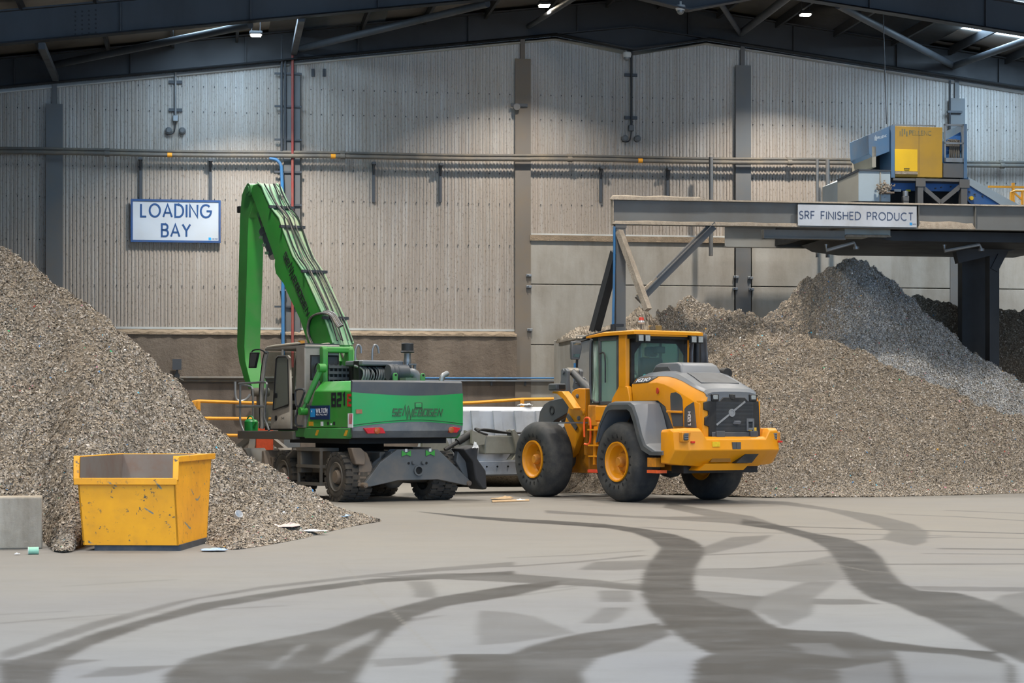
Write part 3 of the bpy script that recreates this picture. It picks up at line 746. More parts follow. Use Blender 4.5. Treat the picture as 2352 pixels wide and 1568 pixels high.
def rail_and_light():
    # conduit and blue pipe on the ledge of the base wall
    p0, p1, p2 = [(-9.583, 2.615), (-4.798, 2.663), (1.289, 2.705)]
    t = wt('wall_conduit', 'pair of dusty conduits along the base wall behind the material handler cab', 'conduit', (p0[0], -.2, 2.65))
    MB().cyl((-14, -.2, 2.72), (-3.5, -.2, 2.74), .035, n=8).cyl((-14, -.16, 2.64), (-3.5, -.16, 2.66), .03, n=8).build('tube', M_PIPE, t)
    t = wt('wall_conduit', 'blue pipe along the base wall between the two machines', 'pipe', (-1, -.2, 2.68), None)
    MB().cyl((-4.5, -.22, 2.735), (1.6, -.22, 2.75), .022, n=10).build('tube', M_BLUEPIPE, t)
    MB().box(-4.5, 1.6, -.25, -.1, 2.66, 2.7).build('tray', M_GALV, t)
    for i in range(7): MB().box(-4.2 + i * .9, -4.15 + i * .9, -.2, -.12, 2.55, 2.67).build('bracket', M_STEEL, t)
    # flood light
    (a, z1), (b, z0) = [(-8.844, 3.194), (-8.635, 2.938)]
    t = wt('flood_light', 'dusty square floodlight on a bracket above the yellow barrier by the left heap', 'lamp', ((a + b) / 2, -.35, z0 - .3))
    MB().box(a, b, -.42, -.3, z0, z1).build('head', M_PIPE, t, bevel=.015)
    MB().box(a - .01, b + .01, -.44, -.41, z0 - .01, z1 + .01).build('front_frame', M_STEEL, t)
    c = (a + b) / 2
    MB().cyl((c, -.34, z0 - .16), (c, -.2, z0 - .16), .07, n=12).box(c - .02, c + .02, -.36, -.3, z0 - .1, z0).build('knuckle', M_STEEL, t)
    MB().bar((c - .16, -.22, 2.66), (c, -.34, z0 - .2), .03, .03).bar((c + .16, -.22, 2.66), (c, -.34, z0 - .2), .03, .03).build('bracket', M_PIPE, t)
    # conduit loop at the base wall
    pts = [(x, -.3, z) for x, z in [(-7.264, 2.632), (-7.264, 2.195), (-7.152, 2.116), (-6.974, 2.161), (-6.874, 2.308)]]
    t = wt('conduit_loop', 'grey conduit dropping from the wall conduit beside the handler mirror', 'conduit', (pts[0][0], -.3, 2.1))
    MB().tube(pts, .035, 8, smooth=2).build('tube', M_GALV, t)
    # column edge clips on the concrete panels
    for i, (u, v, lab) in enumerate(((1215, 632, 'upper steel clip at the right edge of the middle wall column'), (1215, 658, 'second steel clip at the right edge of the middle wall column'), (1217, 757, 'lowest steel clip at the right edge of the middle wall column'), (1691, 636, 'upper left steel clip on the column behind the steel platform'), (1689, 663, 'lower left steel clip on the column behind the steel platform'), (1724, 638, 'upper right steel clip on the column behind the steel platform'), (1726, 664, 'lower right steel clip on the column behind the steel platform'))):
        s, z = [(0.423, 5.462), (0.423, 5.163), (0.446, 4.025), (6.053, 5.477), (6.029, 5.161), (6.45, 5.458), (6.474, 5.154)][i]
        t = wt('panel_clip', lab, 'clip', (s, -.2, z), 'steel clips holding the concrete panels')
        MB().box(s - .07, s + .07, -.22, -.15, z - .035, z + .035).build('plate', M_GALV, t, bevel=.008)
        MB().cyl((s - .03, -.25, z), (s - .03, -.22, z), .02, n=6).build('bolt', M_STEEL, t)
rail_and_light()

def barrier(name, lab, runs, posts):
    t = wt(name, lab, 'barrier', (runs[0][0][0], -1.0, 0))
    for r in runs: MB().tube([(x, -1.0, z) for x, z in r], .042, 8).build('rail', M_ORANGE, t)
    for (x, z) in posts:
        MB().box(x - .05, x + .05, -1.05, -.95, 0, z).build('post', M_ORANGE, t)
barrier('safety_barrier', 'amber safety barrier along the base wall behind the material handler cab',
        [[(-9.019, 2.073), (-8.421, 2.074), (-8.203, 2.119), (-6.173, 2.055)], [(-8.475, 1.688), (-6.173, 1.667)], [(-8.039, 1.258), (-6.173, 1.234)]], [(-8.268, 2.119), (-8.192, 2.119)])
barrier('safety_barrier', 'amber safety barrier with bent top rail behind the grey bucket',
        [[(-1.7, 2.073), (-1.246, 2.084), (0.122, 2.177), (0.983, 2.19)]], [(0.111, 2.177)])

def small_fittings():
    for i, (s, z) in enumerate([(-5.252, 10.685), (-4.958, 10.693)]):
        o = MB().box(s - .04, s + .04, -.06, -.02, z - .1, z + .1).build('slotted_plate', M_STEEL, frame=WF)
        tag(o, ('left' if i == 0 else 'right') + ' of two small slotted plates high on the wall right of the red pipe', 'bracket', 'slotted plates by the red pipe')
    (s, z), = [(0.186, 9.945)]
    t = wt('column_sensor', 'round sensor on a bracket across the middle wall column', 'sensor', (s, -.2, z - .1))
    MB().box(s - .25, s + .2, -.21, -.17, z - .04, z + .04).build('bracket', M_STEEL, t); MB().cyl((s - .1, -.3, z - .06), (s - .1, -.2, z - .06), .09, n=14).build('sensor', M_COL, t)
    (s, z), = [(12.039, 9.517)]
    t = wt('column_pipe', 'dark pipe on the left edge of the right column above the sorting machine', 'pipe', (s, -.2, 7))
    MB().cyl((s, -.22, 7.0), (s, -.22, 10.9), .03, n=8).build('pipe', M_STEELD, t)
    (s, z), = [(12.187, 10.042)]
    MB().box(s - .22, s + .2, -.25, -.17, z - .03, z + .03).build('bracket', M_STEEL, t)
small_fittings()
# ================================================================ heaps of shredded material
def vnoise(P, seed, octs=4, f0=.6, gain=.5):
    """value noise on points (n,2)"""
    out = np.zeros(len(P)); a = 1; f = f0; tot = 0
    for o in range(octs):
        q = P * f + seed * 7.13 + o * 19.7; i = np.floor(q).astype(np.int64); r = q - i; r = r * r * (3 - 2 * r)
        def h(x, y):
            n = (x * 374761393 + y * 668265263 + seed * 1274126177 + o * 97) & 0x7fffffff
            n = ((n ^ (n >> 13)) * 1274126177) & 0x7fffffff
            return ((n ^ (n >> 16)) & 0xffff) / 65535.
        x, y = i[:, 0], i[:, 1]
        v = (h(x, y) * (1 - r[:, 0]) + h(x + 1, y) * r[:, 0]) * (1 - r[:, 1]) + (h(x, y + 1) * (1 - r[:, 0]) + h(x + 1, y + 1) * r[:, 0]) * r[:, 1]
        out += a * (v - .5); tot += a; a *= gain; f *= 2.03
    return out / tot

def m_heap(name, a, b, c, d):
    t = NT(name)
    n1 = t.noise(.55, 5, .6); n2 = t.noise(9, 6, .75); n3 = t.noise(2.2, 5, .65)
    v = t.voro(34); vs = t.sep(v)
    col = t.mix(t.ramp(n1, (.3, 0.0), (.7, 1.0)), a, b)
    col = t.mix(t.ramp(n3, (.48, 0.0), (.72, .7)), col, c)
    col = t.mix(t.ramp(vs[0], (.55, 0.0), (1, .6)), col, d)
    col = t.mix(t.ramp(n2, (.5, 0.0), (.68, .85)), col, '4d4439')
    t.bump(t.math('ADD', n2, t.math('MULTIPLY', vs[1], .4)), 1.0, .06)
    return t.set(col, .95, spec=.1)

def m_flakes(name, pal):
    t = NT(name)
    k = t.n.new('ShaderNodeAttribute'); k.attribute_name = 'tone'
    x = k.outputs['Fac']
    st = [(i / len(pal), p) for i, p in enumerate(pal)]
    col = t.ramp(x, *st, interp='CONSTANT')
    return t.set(col, .8, spec=.2)

def heap(name, label, secs, mat, fmat, nflake, seed, rough=.16, tex=.08, flake=(.006, .0165), split=None, group=None):
    """secs: list of (ridge point, front toe, back toe); surface lofted between, rough noise on top, loose flakes as a child"""
    secs = [[np.array(p, float) for p in s] for s in secs]
    K = len(secs)
    def samp(t, j):
        i = np.clip(np.floor(t).astype(int), 0, K - 2); r = (t - i)[:, None]
        P = np.array([s[j] for s in secs]); a, b = P[i], P[i + 1]
        p0, p3 = P[np.maximum(i - 1, 0)], P[np.minimum(i + 2, K - 1)]
        m0, m1 = (b - p0) * .5, (p3 - a) * .5
        return (2 * r**3 - 3 * r**2 + 1) * a + (r**3 - 2 * r**2 + r) * m0 * .6 + (-2 * r**3 + 3 * r**2) * b + (r**3 - r**2) * m1 * .6
    L = sum(np.linalg.norm(secs[i + 1][0] - secs[i][0]) for i in range(K - 1)); NU = int(max(60, L / .045)); NF, NB = 230, 40
    u = np.linspace(0, K - 1, NU)
    rid, toe, bak = samp(u, 0), samp(u, 1), samp(u, 2)
    rows = []
    for w in np.linspace(0, 1, NB)[:-1]: rows.append(bak + (rid - bak) * w)
    for w in np.linspace(0, 1, NF):
        p = rid + (toe - rid) * w
        p[:, 2] = p[:, 2] - .10 * (rid[:, 2] - toe[:, 2]) * np.sin(PI * w) * (1 if w > 0 else 0)
        rows.append(p)
    G = np.array(rows); NR = len(rows)
    xy = G.reshape(-1, 3)[:, :2]; z = G.reshape(-1, 3)[:, 2]
    hgt = np.clip(z / .5, .12, 1)
    dz = rough * vnoise(xy, seed, 4, .45) * 2 + tex * (vnoise(xy, seed + 5, 4, 2.6, .6) * 1.8 + vnoise(xy, seed + 6, 3, 6., .7) * 1.5)
    P = G.reshape(-1, 3).copy(); P[:, 2] += dz * hgt
    P[:, 0] += tex * 1.2 * vnoise(xy, seed + 9, 3, 2.2) * hgt; P[:, 1] += tex * vnoise(xy, seed + 13, 3, 2.2) * hgt
    P[:, 2] = np.maximum(P[:, 2], -.03)
    me = bpy.data.meshes.new(name); i = np.arange(NR * NU).reshape(NR, NU)
    q = np.stack([i[:-1, :-1], i[1:, :-1], i[1:, 1:], i[:-1, 1:]], -1).reshape(-1)
    me.vertices.add(len(P)); me.vertices.foreach_set('co', P.astype(np.float32).ravel())
    me.loops.add(len(q)); me.loops.foreach_set('vertex_index', q.astype(np.int32))
    me.polygons.add(len(q) // 4); me.polygons.foreach_set('loop_start', np.arange(0, len(q), 4, dtype=np.int32))
    me.update(calc_edges=True); me.materials.append(mat)
    o = bpy.data.objects.new(name, me); C.objects.link(o); tag(o, label, 'heap', group, 'stuff')
    # loose shreds lying over the front face and the crest
    Q = P.reshape(NR, NU, 3)
    r = np.random.default_rng(seed)
    jj = r.uniform(NB * .7, NR - 1.001, nflake); ii = r.uniform(0, NU - 1.001, nflake)
    j0, i0 = jj.astype(int), ii.astype(int); fj, fi = (jj - j0)[:, None], (ii - i0)[:, None]
    c = (Q[j0, i0] * (1 - fi) + Q[j0, i0 + 1] * fi) * (1 - fj) + (Q[j0 + 1, i0] * (1 - fi) + Q[j0 + 1, i0 + 1] * fi) * fj
    du = Q[j0, i0 + 1] - Q[j0, i0]; dv = Q[j0 + 1, i0] - Q[j0, i0]
    n = np.cross(dv, du); n /= np.linalg.norm(n, axis=1)[:, None] + 1e-9; n *= np.where(n[:, 2:] < 0, -1, 1)
    d = n + r.normal(0, .3, (nflake, 3)); d /= np.linalg.norm(d, axis=1)[:, None]
    a = np.cross(d, r.normal(0, 1, (nflake, 3))); a /= np.linalg.norm(a, axis=1)[:, None] + 1e-9; b = np.cross(d, a)
    la = r.uniform(*flake, (nflake, 1)) * r.choice([.7, 1, 1, 1.7], (nflake, 1)); lb = r.uniform(.25, .7, (nflake, 1)) * la
    c = c + n * .012 + d * .008
    bend = d * la * r.uniform(-.3, .5, (nflake, 1))
    V = np.stack([c - a * la - b * lb, c + a * la * .9 - b * lb + bend * .5, c + a * la + b * lb + bend, c - a * la * .8 + b * lb], 1).reshape(-1, 3)
    V[:, 2] = np.maximum(V[:, 2], .004)
    m2 = bpy.data.meshes.new('loose_shreds')
    m2.vertices.add(len(V)); m2.vertices.foreach_set('co', V.astype(np.float32).ravel())
    m2.loops.add(len(V)); m2.loops.foreach_set('vertex_index', np.arange(len(V), dtype=np.int32))
    m2.polygons.add(nflake); m2.polygons.foreach_set('loop_start', np.arange(0, len(V), 4, dtype=np.int32))
    m2.update(calc_edges=True); m2.materials.append(fmat)
    patch = vnoise(c[:, :2], seed + 21, 3, .5)
    tone = np.clip(r.uniform(0, .955, nflake), 0, .955)
    if split is not None:   # tan fibre over part of the heap, grey plastic over the rest
        m = patch * 1.6 + split(c) + r.normal(0, .18, nflake)
        tone = np.where(m > 0, 0, .957 / 2) + r.uniform(0, .957 / 2 - .002, nflake)
    rare = r.uniform(0, 1, nflake) < .005; tone[rare] = r.uniform(.957, 1, rare.sum())
    m2.attributes.new('tone', 'FLOAT', 'POINT').data.foreach_set('value', np.repeat(tone, 4).astype(np.float32))
    f = bpy.data.objects.new('loose_shreds', m2); C.objects.link(f); f.parent = o; f['kind'] = 'stuff'
    return o

PAL = ['6b6155', '7a6f61', '887b6a', '938673', '827a70', 'a09382', '7c6f5e', '988b7b', 'a99d8d', '898073', 'a2978a', '71685b', 'b8aea1', '8d806d', '958d84', '7e776d']
PAL_G = ['7b6f60', '8d806e', '9a8d7a', '86796a', 'a49784', '94877a', 'ada08e', '807565', '8a8781', '9f9c96', 'a9a7a2', '8f9397', 'b5b3ad', '999690', 'bcbab5', '868a8f']
def pal(p): return [x for x in p for _ in (0,)]
def ramp_pal(name, p, rare):
    """16 earthy tones over 0-.957 and rare bright scraps above"""
    t = NT(name)
    k = t.n.new('ShaderNodeAttribute'); k.attribute_name = 'tone'
    st = [(i * .957 / len(p), x) for i, x in enumerate(p)] + [(.957 + .043 * i / len(rare), x) for i, x in enumerate(rare)]
    return t.set(t.ramp(k.outputs['Fac'], *st, interp='CONSTANT'), .8, spec=.2)
RARE = ['3f7fb5', 'e4e2dd', 'b5443a', '3c9a6a', 'd9a23c', '59aac0', 'e8e6e2', 'd88a9a']
F_TAN = ramp_pal('tan_shreds', PAL, RARE); F_GREY = ramp_pal('grey_shreds', PAL_G, RARE)
H_TAN = m_heap('tan_shredded_waste', '8d8070', '7e7262', '9a8d7b', 'a99d8c')
H_GREY = m_heap('grey_shredded_waste', '918b80', '857b6d', '9d9a94', 'b0aea8')
H_DARK = m_heap('brown_shredded_waste', '6d6153', '5d5246', '7f7262', '94887a')

def Z0(p): return (p[0], p[1], 0)
# left heap: crest, front toe, back toe
_r = [(-16.687, 33, -0.064), (-15.945, 34.5, 2.11), (-14.478, 35.5, 5.212), (-12.49, 36, 6.828), (-10.589, 35.4, 5.817), (-8.82, 34.5, 4.623), (-7.805, 34, 3.987), (-6.744, 33.5, 3.224), (-6.106, 33.2, 2.654), (-5.567, 33, 2.138), (-4.963, 32.8, 1.621), (-4.423, 32.5, 1.07), (-4.045, 32.3, 0.793), (-3.682, 32.2, 0.592), (-3.182, 32.1, 0.386), (-2.616, 32, 0.181), (-2.143, 32, 0.014)]
_t = [(-15.77, 31.055), (-12.983, 28.092), (-11.117, 27.259), (-9.458, 27.259), (-8.154, 27.259), (-6.969, 27.259), (-6.359, 27.059), (-5.643, 24.698), (-5.419, 24.533), (-5.606, 27.259), (-5.089, 27.669), (-4.421, 27.259), (-3.543, 25.034), (-3.222, 25.734), (-2.891, 27.361), (-2.531, 30.164), (-2.124, 32.14)]
heap('shredded_waste_heap', 'tall tan heap of shredded waste behind the yellow skip', [(r, Z0(t), (r[0] + .25 * r[2], r[1] + 1.15 * r[2] + .2, 0)) for r, t in zip(_r, _t)], H_TAN, F_TAN, 500000, 3, .22, .16)
# right heaps
_r = [(1.13, 45.6, 0.391), (2.027, 45.7, 0.984), (2.634, 45.9, 1.979), (3.053, 46.2, 3.287), (3.545, 47.4, 4.207), (4.163, 48.6, 4.558), (4.691, 48.6, 4.495), (5.408, 48.4, 4.251), (6.119, 48.2, 4.01), (6.72, 48, 3.708), (7.492, 47.6, 3.463), (8.455, 47.2, 3.016), (9.441, 47, 2.581), (10.769, 47, 1.988), (12.016, 47, 1.528), (13.323, 47, 1.171), (15.571, 47, 0.66), (17.971, 46.6, 0.182), (19.206, 46.4, 0.006)]
_t = [(0.775, 45.153), (1.217, 45.153), (1.6, 44.878), (2.172, 44.606), (2.641, 44.337), (3.276, 43.81), (3.991, 43.294), (4.661, 42.543), (5.339, 42.057), (6.198, 42.299), (6.933, 42.299), (7.806, 42.543), (8.833, 43.041), (10.133, 43.81), (11.473, 44.878), (12.879, 45.432), (15.24, 46.0), (17.852, 46.289), (19.26, 46.289)]
heap('shredded_waste_heap', 'wide tan heap of shredded waste behind the yellow wheel loader', [(r, Z0(t), (r[0] + .1 * r[2], min(r[1] + .9 * r[2] + .2, 53.2), 0)) for r, t in zip(_r, _t)], H_TAN, F_TAN, 460000, 8, .24, .18)
_r = [(5.65, 49.6, 3.519), (6.214, 49.8, 4.122), (6.783, 50, 4.622), (7.326, 50, 5.057), (7.87, 50, 5.404), (8.359, 50, 5.665), (8.848, 50, 5.535), (9.283, 50, 5.296), (9.772, 50, 4.948), (10.261, 50, 4.459), (10.696, 50, 4.024), (11.302, 49.8, 3.473), (12.071, 49.4, 2.867), (13.091, 49.2, 2.167), (15.169, 49, 1.153), (17.229, 48.8, 0.497), (18.704, 48.5, 0.04)]
_t = [(5.34, 47.792), (5.822, 47.484), (6.297, 47.179), (6.825, 46.582), (7.24, 46.0), (7.692, 45.714), (8.138, 45.432), (8.579, 45.153), (9.07, 45.153), (9.561, 45.153), (10.114, 45.432), (10.773, 45.714), (11.713, 46.289), (12.901, 46.582), (14.512, 46.879), (16.873, 47.792), (18.903, 48.742)]
heap('shredded_waste_heap', 'pointed grey heap of shredded plastic below the SRF FINISHED PRODUCT sign', [(r, Z0(t), (r[0] + .1 * r[2], min(r[1] + .75 * r[2] + .2, 54.2), 0)) for r, t in zip(_r, _t)], H_GREY, F_GREY, 320000, 15, .2, .17, split=lambda c: (8.6 - c[:, 0]) * .35 + (c[:, 2] - 3.6) * .12)
_r = [(9.955, 53, 4.457), (10.531, 53, 4.803), (10.819, 53, 4.964), (11.222, 53, 4.757), (11.843, 53.2, 4.63), (12.816, 53.4, 4.618), (13.703, 53.6, 4.536), (15.543, 54, 4.335), (18.614, 54.4, 3.587), (21.729, 54.8, 1.934), (24.2, 55, 0.082)]
_t = [(9.404, 50.068), (9.881, 49.73), (10.244, 49.396), (10.603, 49.067), (11.243, 49.067), (11.989, 49.067), (12.843, 49.067), (14.336, 49.067), (17.132, 50.068), (20.552, 51.831), (24.225, 54.519)]
heap('shredded_waste_heap', 'low dark heap of shredded waste in the corner under the platform', [(r, Z0(t), (r[0] + .2, r[1] + 1.2, .0)) for r, t in zip(_r, _t)], H_DARK, ramp_pal('brown_shreds', [x for x in PAL[:8] + PAL[:4] + PAL[9:13]], RARE[:2]), 90000, 23, .15, .12)

_r = [(-1.449, 49.0, 0.141), (-1.023, 49, 0.226), (-0.597, 49, 0.279), (-0.17, 49, 0.3), (0.256, 49, 0.268), (0.682, 49, 0.215), (1.108, 49, 0.109)]
_t = [(-1.522, 51.469), (-1.059, 50.759), (-0.61, 50.068), (-0.173, 49.73), (0.259, 49.73), (0.697, 50.068), (1.148, 50.759)]
heap('debris_strip', 'low strip of shredded debris along the foot of the wall beneath the grey bucket', [(r, Z0(t), (r[0], r[1] + .8, 0)) for r, t in zip(_r, _t)], H_TAN, F_TAN, 9000, 31, .05, .05)

# ================================================================ concrete blocks, skip, litter
(xa, ya), (xb, yb) = [(-6.618, 25.034), (-5.907, 25.205)]
_d = Vector((xb, yb, 0)).normalized(); _n = Vector((_d.y, -_d.x, 0)) * -1; _p = Vector((xb, yb, 0))
o = MB().loft([[tuple(_p + Vector((0, 0, z))), tuple(_p + _n * .85 + Vector((0, 0, z))), tuple(_p + _n * .85 + _d * .5 + Vector((0, 0, z))), tuple(_p + _d * .5 + Vector((0, 0, z)))] for z in (0, .655)]).build('concrete_block', M_BLOCK, bevel=.02)
tag(o, 'pale concrete block on the floor left of the yellow skip', 'block')

def skip():
    KF = Matrix.Translation((-4.127, 24.781, 0)) @ Matrix.Rotation(R(-3), 4, 'Z')   # x to the right along the front, y away
    t = thing('waste_skip', 'battered yellow waste skip with a low front on the floor before the left heap', 'skip', KF)
    yel = skip_paint()
    ins = paint('rusty_skip_inside', '6d645c', .7, '6a4630', .8, 2)
    W, z0 = 1.19, .07
    w0, w1 = 1.17, 1.22        # bottom / top width
    # side outline (y away, z up): front leans out slightly
    side = [(0, z0), (-.06, .9), (.02, 1.17), (2.25, 1.17), (1.72, z0)]
    bot = lambda k: (-1.2 + .0, 0)
    fx0, fx1 = -1.195, .0      # bottom left/right x ; top flares
    tx0, tx1 = -1.27, -.045
    def X(z, right): 
        r = (z - z0) / 1.1
        return (fx1 + (tx1 - fx1) * r) if right else (fx0 + (tx0 - fx0) * r)
    P = lambda y, z, right: (X(z, right), y, z)
    th = .02
    mb = MB()
    for right in (0, 1):
        ps = [P(y, z, right) for y, z in side]; s = 1 if right else -1
        mb.loft([ps, [(x - s * th, y, z) for x, y, z in ps]])
    f = [P(0, z0, 0), P(0, z0, 1), P(-.06, .9, 1), P(-.06, .9, 0)]
    mb.loft([f, [(x, y + th, z) for x, y, z in f]])
    b = [P(1.72, z0, 0), P(1.72, z0, 1), P(2.25, 1.17, 1), P(2.25, 1.17, 0)]
    mb.loft([b, [(x, y - th, z) for x, y, z in b]])
    g = [P(0, z0, 0), P(0, z0, 1), P(1.72, z0, 1), P(1.72, z0, 0)]
    mb.loft([g, [(x, y, z + th) for x, y, z in g]])
    mb.build('body', yel, t, smooth=False)
    mb = MB(); e = .025
    ps = [P(.03, z0 + .03, 0), P(.03, z0 + .03, 1), P(-.03, .89, 1), P(-.03, .89, 0)]
    ii = lambda p, r: (p[0] + (-e if r else e), p[1], p[2])
    q = [[ii(P(y, z, 0), 0) for y, z in ((.03, .1), (-.03, .89), (.05, 1.16), (2.22, 1.16), (1.7, .1))], [ii(P(y, z, 1), 1) for y, z in ((.03, .1), (-.03, .89), (.05, 1.16), (2.22, 1.16), (1.7, .1))]]
    L, Rr = q
    mb.add(L + Rr, [(0, 1, 2, 3, 4), (9, 8, 7, 6, 5), (0, 5, 6, 1), (4, 3, 8, 9), (0, 4, 9, 5)])
    mb.build('liner', ins, t, smooth=False)
    rim = MB()
    a, b2 = P(-.06, .9, 0), P(-.06, .9, 1)
    rim.box(a[0] - .035, b2[0] + .035, -.1, -.03, .82, .905)
    rim.build('front_rim', yel, t, bevel=.006)
    rim = MB()
    for right in (0, 1):
        s = 1 if right else -1
        p = [P(-.06, .9, right), P(.02, 1.17, right), P(2.27, 1.17, right)]
        p = [Vector(k) + Vector((s * .012, 0, 0)) for k in p]
        rim.bar(p[0] + Vector((0, 0, -.03)), p[1], .07, .07); rim.bar(p[1] + Vector((0, 0, -.035)), p[2] + Vector((0, 0, -.035)), .075, .075)
    rim.build('side_rim', yel, t, bevel=.006)
    c = P(2.25, 1.17, 0); d = P(2.25, 1.17, 1)
    MB().box(c[0] - .03, d[0] + .03, 2.23, 2.3, 1.09, 1.165).build('back_rim', yel, t, bevel=.006)
    blue = paint('blue_black_base', '2e343c', .5, '6f6a62', .6, 4)
    MB().box(-1.06, .02, .03, .1, 0, .075).build('base_skid', blue, t)
    MB().box(-1.06, -.93, .1, 1.6, 0, .075).box(-.12, .02, .1, 1.6, 0, .075).build('fork_channel', blue, t)
    return t
def skip_paint():
    t = NT('chipped_yellow_skip_paint')
    n1 = t.noise(1.3, 5, .6); n2 = t.noise(14, 8, .72); n3 = t.noise(5, 6, .7, t.mapping((1, 1, 1.0)))
    base = t.mix(t.ramp(n1, (.35, 0.0), (.65, 1.0)), 'eda204', 'd8900a')
    base = t.mix(t.ramp(n3, (.55, 0.0), (.8, .5)), base, 'c58a2a')
    # scratches: thin warped bands
    w = t.n.new('ShaderNodeTexWave'); w.wave_type = 'BANDS'; w.inputs['Scale'].default_value = .55; w.inputs['Distortion'].default_value = 9; w.inputs['Detail'].default_value = 2; w.inputs['Detail Scale'].default_value = .8
    t.link(t.mapping((1, 1.4, 2), (R(20), R(35), R(15))), w.inputs[0])
    sc = t.math('MULTIPLY', t.ramp(w.outputs['Fac'], (.985, 0.0), (.995, 1.0)), t.ramp(t.noise(2.6, 4, .6), (.56, 0.0), (.6, 1.0)))
    base = t.mix(sc, base, '6f7468')
    chip = t.math('MULTIPLY', t.ramp(n2, (.60, 0.0), (.625, 1.0)), t.ramp(t.noise(2.2, 4, .6), (.40, 0.0), (.52, 1.0)))
    base = t.mix(chip, base, '46483f')
    t.bump(t.math('MULTIPLY', chip, -1), .2, .004)
    return t.set(base, .48)
skip()

def litter(name, label, cat, px, size, mat, seed, flatn=.4):
    """a crumpled scrap lying on the ground at floor point px"""
    r = np.random.default_rng(seed); X, Y, Z = px
    mb = MB(); n = 7; pts = {}
    for i in range(n):
        for j in range(n):
            a, b = i / (n - 1) - .5, j / (n - 1) - .5
            pts[i, j] = (X + a * size[0] + r.normal(0, .06) * size[0], Y + b * size[1] + r.normal(0, .06) * size[1], Z + .012 + abs(r.normal(0, .35)) * size[2] * (1 - 1.6 * max(abs(a), abs(b))) + .1 * size[2])
    k = {q: i for i, q in enumerate(pts)}
    mb.add(list(pts.values()), [(k[i, j], k[i + 1, j], k[i + 1, j + 1], k[i, j + 1]) for i in range(n - 1) for j in range(n - 1)])
    return tag(mb.build(name, mat, solid=.006, smooth=False), label, cat)
_wht = flat('white_scrap', 'd8d8d6', .6); _blu = flat('pale_blue_scrap', '9db4cc', .5); _crd = flat('card_scrap', 'b89a74', .8); _pnk = flat('pinkish_scrap', 'c9b3ab', .7)
def gp(p): return (p[0], p[1], 0)
litter('cardboard_scrap', 'crumpled cardboard scrap on the floor left of the front loader wheel', 'litter', gp((-0.206, 41.117)), (.42, .5, .1), _crd, 1)
MB().prism([(p[0], p[1]) for p in [(-0.404, 40.44), (0.347, 40.889), (0.35, 40.219), (-0.387, 39.57)]], 'z', .005, .02).build('timber_lath', _crd)
tag(bpy.data.objects['timber_lath'], 'thin wooden lath lying on the floor beside the cardboard scrap', 'litter')
litter('paper_scrap', 'white paper scrap on the floor right of the cardboard scrap', 'litter', gp((0.185, 40.44)), (.16, .2, .05), _wht, 2)
litter('plastic_sheet', 'pale pinkish plastic sheet at the toe of the left heap', 'litter', (-3.206, 28.308, .1), (.38, .5, .12), _pnk, 3)
litter('plastic_sheet', 'pale blue plastic film near the tip of the left heap', 'litter', (-2.798, 31.319, .1), (.5, .5, .12), _blu, 4)
litter('plastic_bag', 'small white bag scrap on the floor in front of the concrete block', 'litter', gp((-5.921, 23.974)), (.05, .06, .04), _wht, 5)
litter('plastic_bag', 'blue and white scraps at the right rear corner of the skip', 'litter', gp((-3.683, 24.698)), (.3, .25, .07), _blu, 6)
litter('plastic_film', 'white torn film at the toe of the left heap right of the pinkish sheet', 'litter', (-2.837, 28.308, .04), (.42, .2, .05), _wht, 7)
p = (-5.77, 24.131)
t = thing('drinks_can', 'pale green tin lying on the floor in front of the concrete block', 'tin', ID, gp(p))
_grn = paint('pale_green_tin', '8fc4a6', .4, '8a8a70', .4)
MB().cyl((p[0] - .055, p[1], .045), (p[0] + .06, p[1] + .03, .045), .045, n=20).build('can', _grn, t)
MB().lathe([(0, .047), (.006, .047), (.006, .036), (.002, .034), (.002, 0)], (p[0] - .056, p[1] - .001, .045), (-1, -.26, 0), 18).build('lid', flat('tin_lid', 'c8d8c8', .4), t)
p = Vector((-3.772, 27.5, 0.177))
t = tag(MB().lathe([(0, .035), (.09, .06), (.095, .055), (.01, .03), (.01, 0)], (p.x, p.y - .12, p.z + .12), (.5, -.6, .5), 16).build('plastic_cup', _wht), 'white plastic cup lying on the heap right of the skip', 'cup')
# ================================================================ yellow wheel loader (x forward from the rear axle, y left, z up)
Y_PAINT = paint('loader_yellow', 'e29205', .4, '9a7338', .22, 2.2, var=.06)
Y_IN = paint('worn_loader_yellow', 'd98a14', .5, '5d4630', .7, 4)
G_PAINT = paint('loader_grey', '65696e', .4, '8a8578', .3, 2, var=.08)
G_DARK = paint('loader_dark_grey', '46494c', .5, '6d665c', .4, 3)
RUBBER = paint('solid_tyre_rubber', '2b2d2f', .75, '6a655c', .55, 3, bump=.2)
BLK = paint('loader_black', '191b1d', .5, '5b554c', .35, 5)
GLS = glass('green_cab_glass', 'e2f3ec', .03, .05)
LENS = flat('lamp_lens', '9da19e', .2)

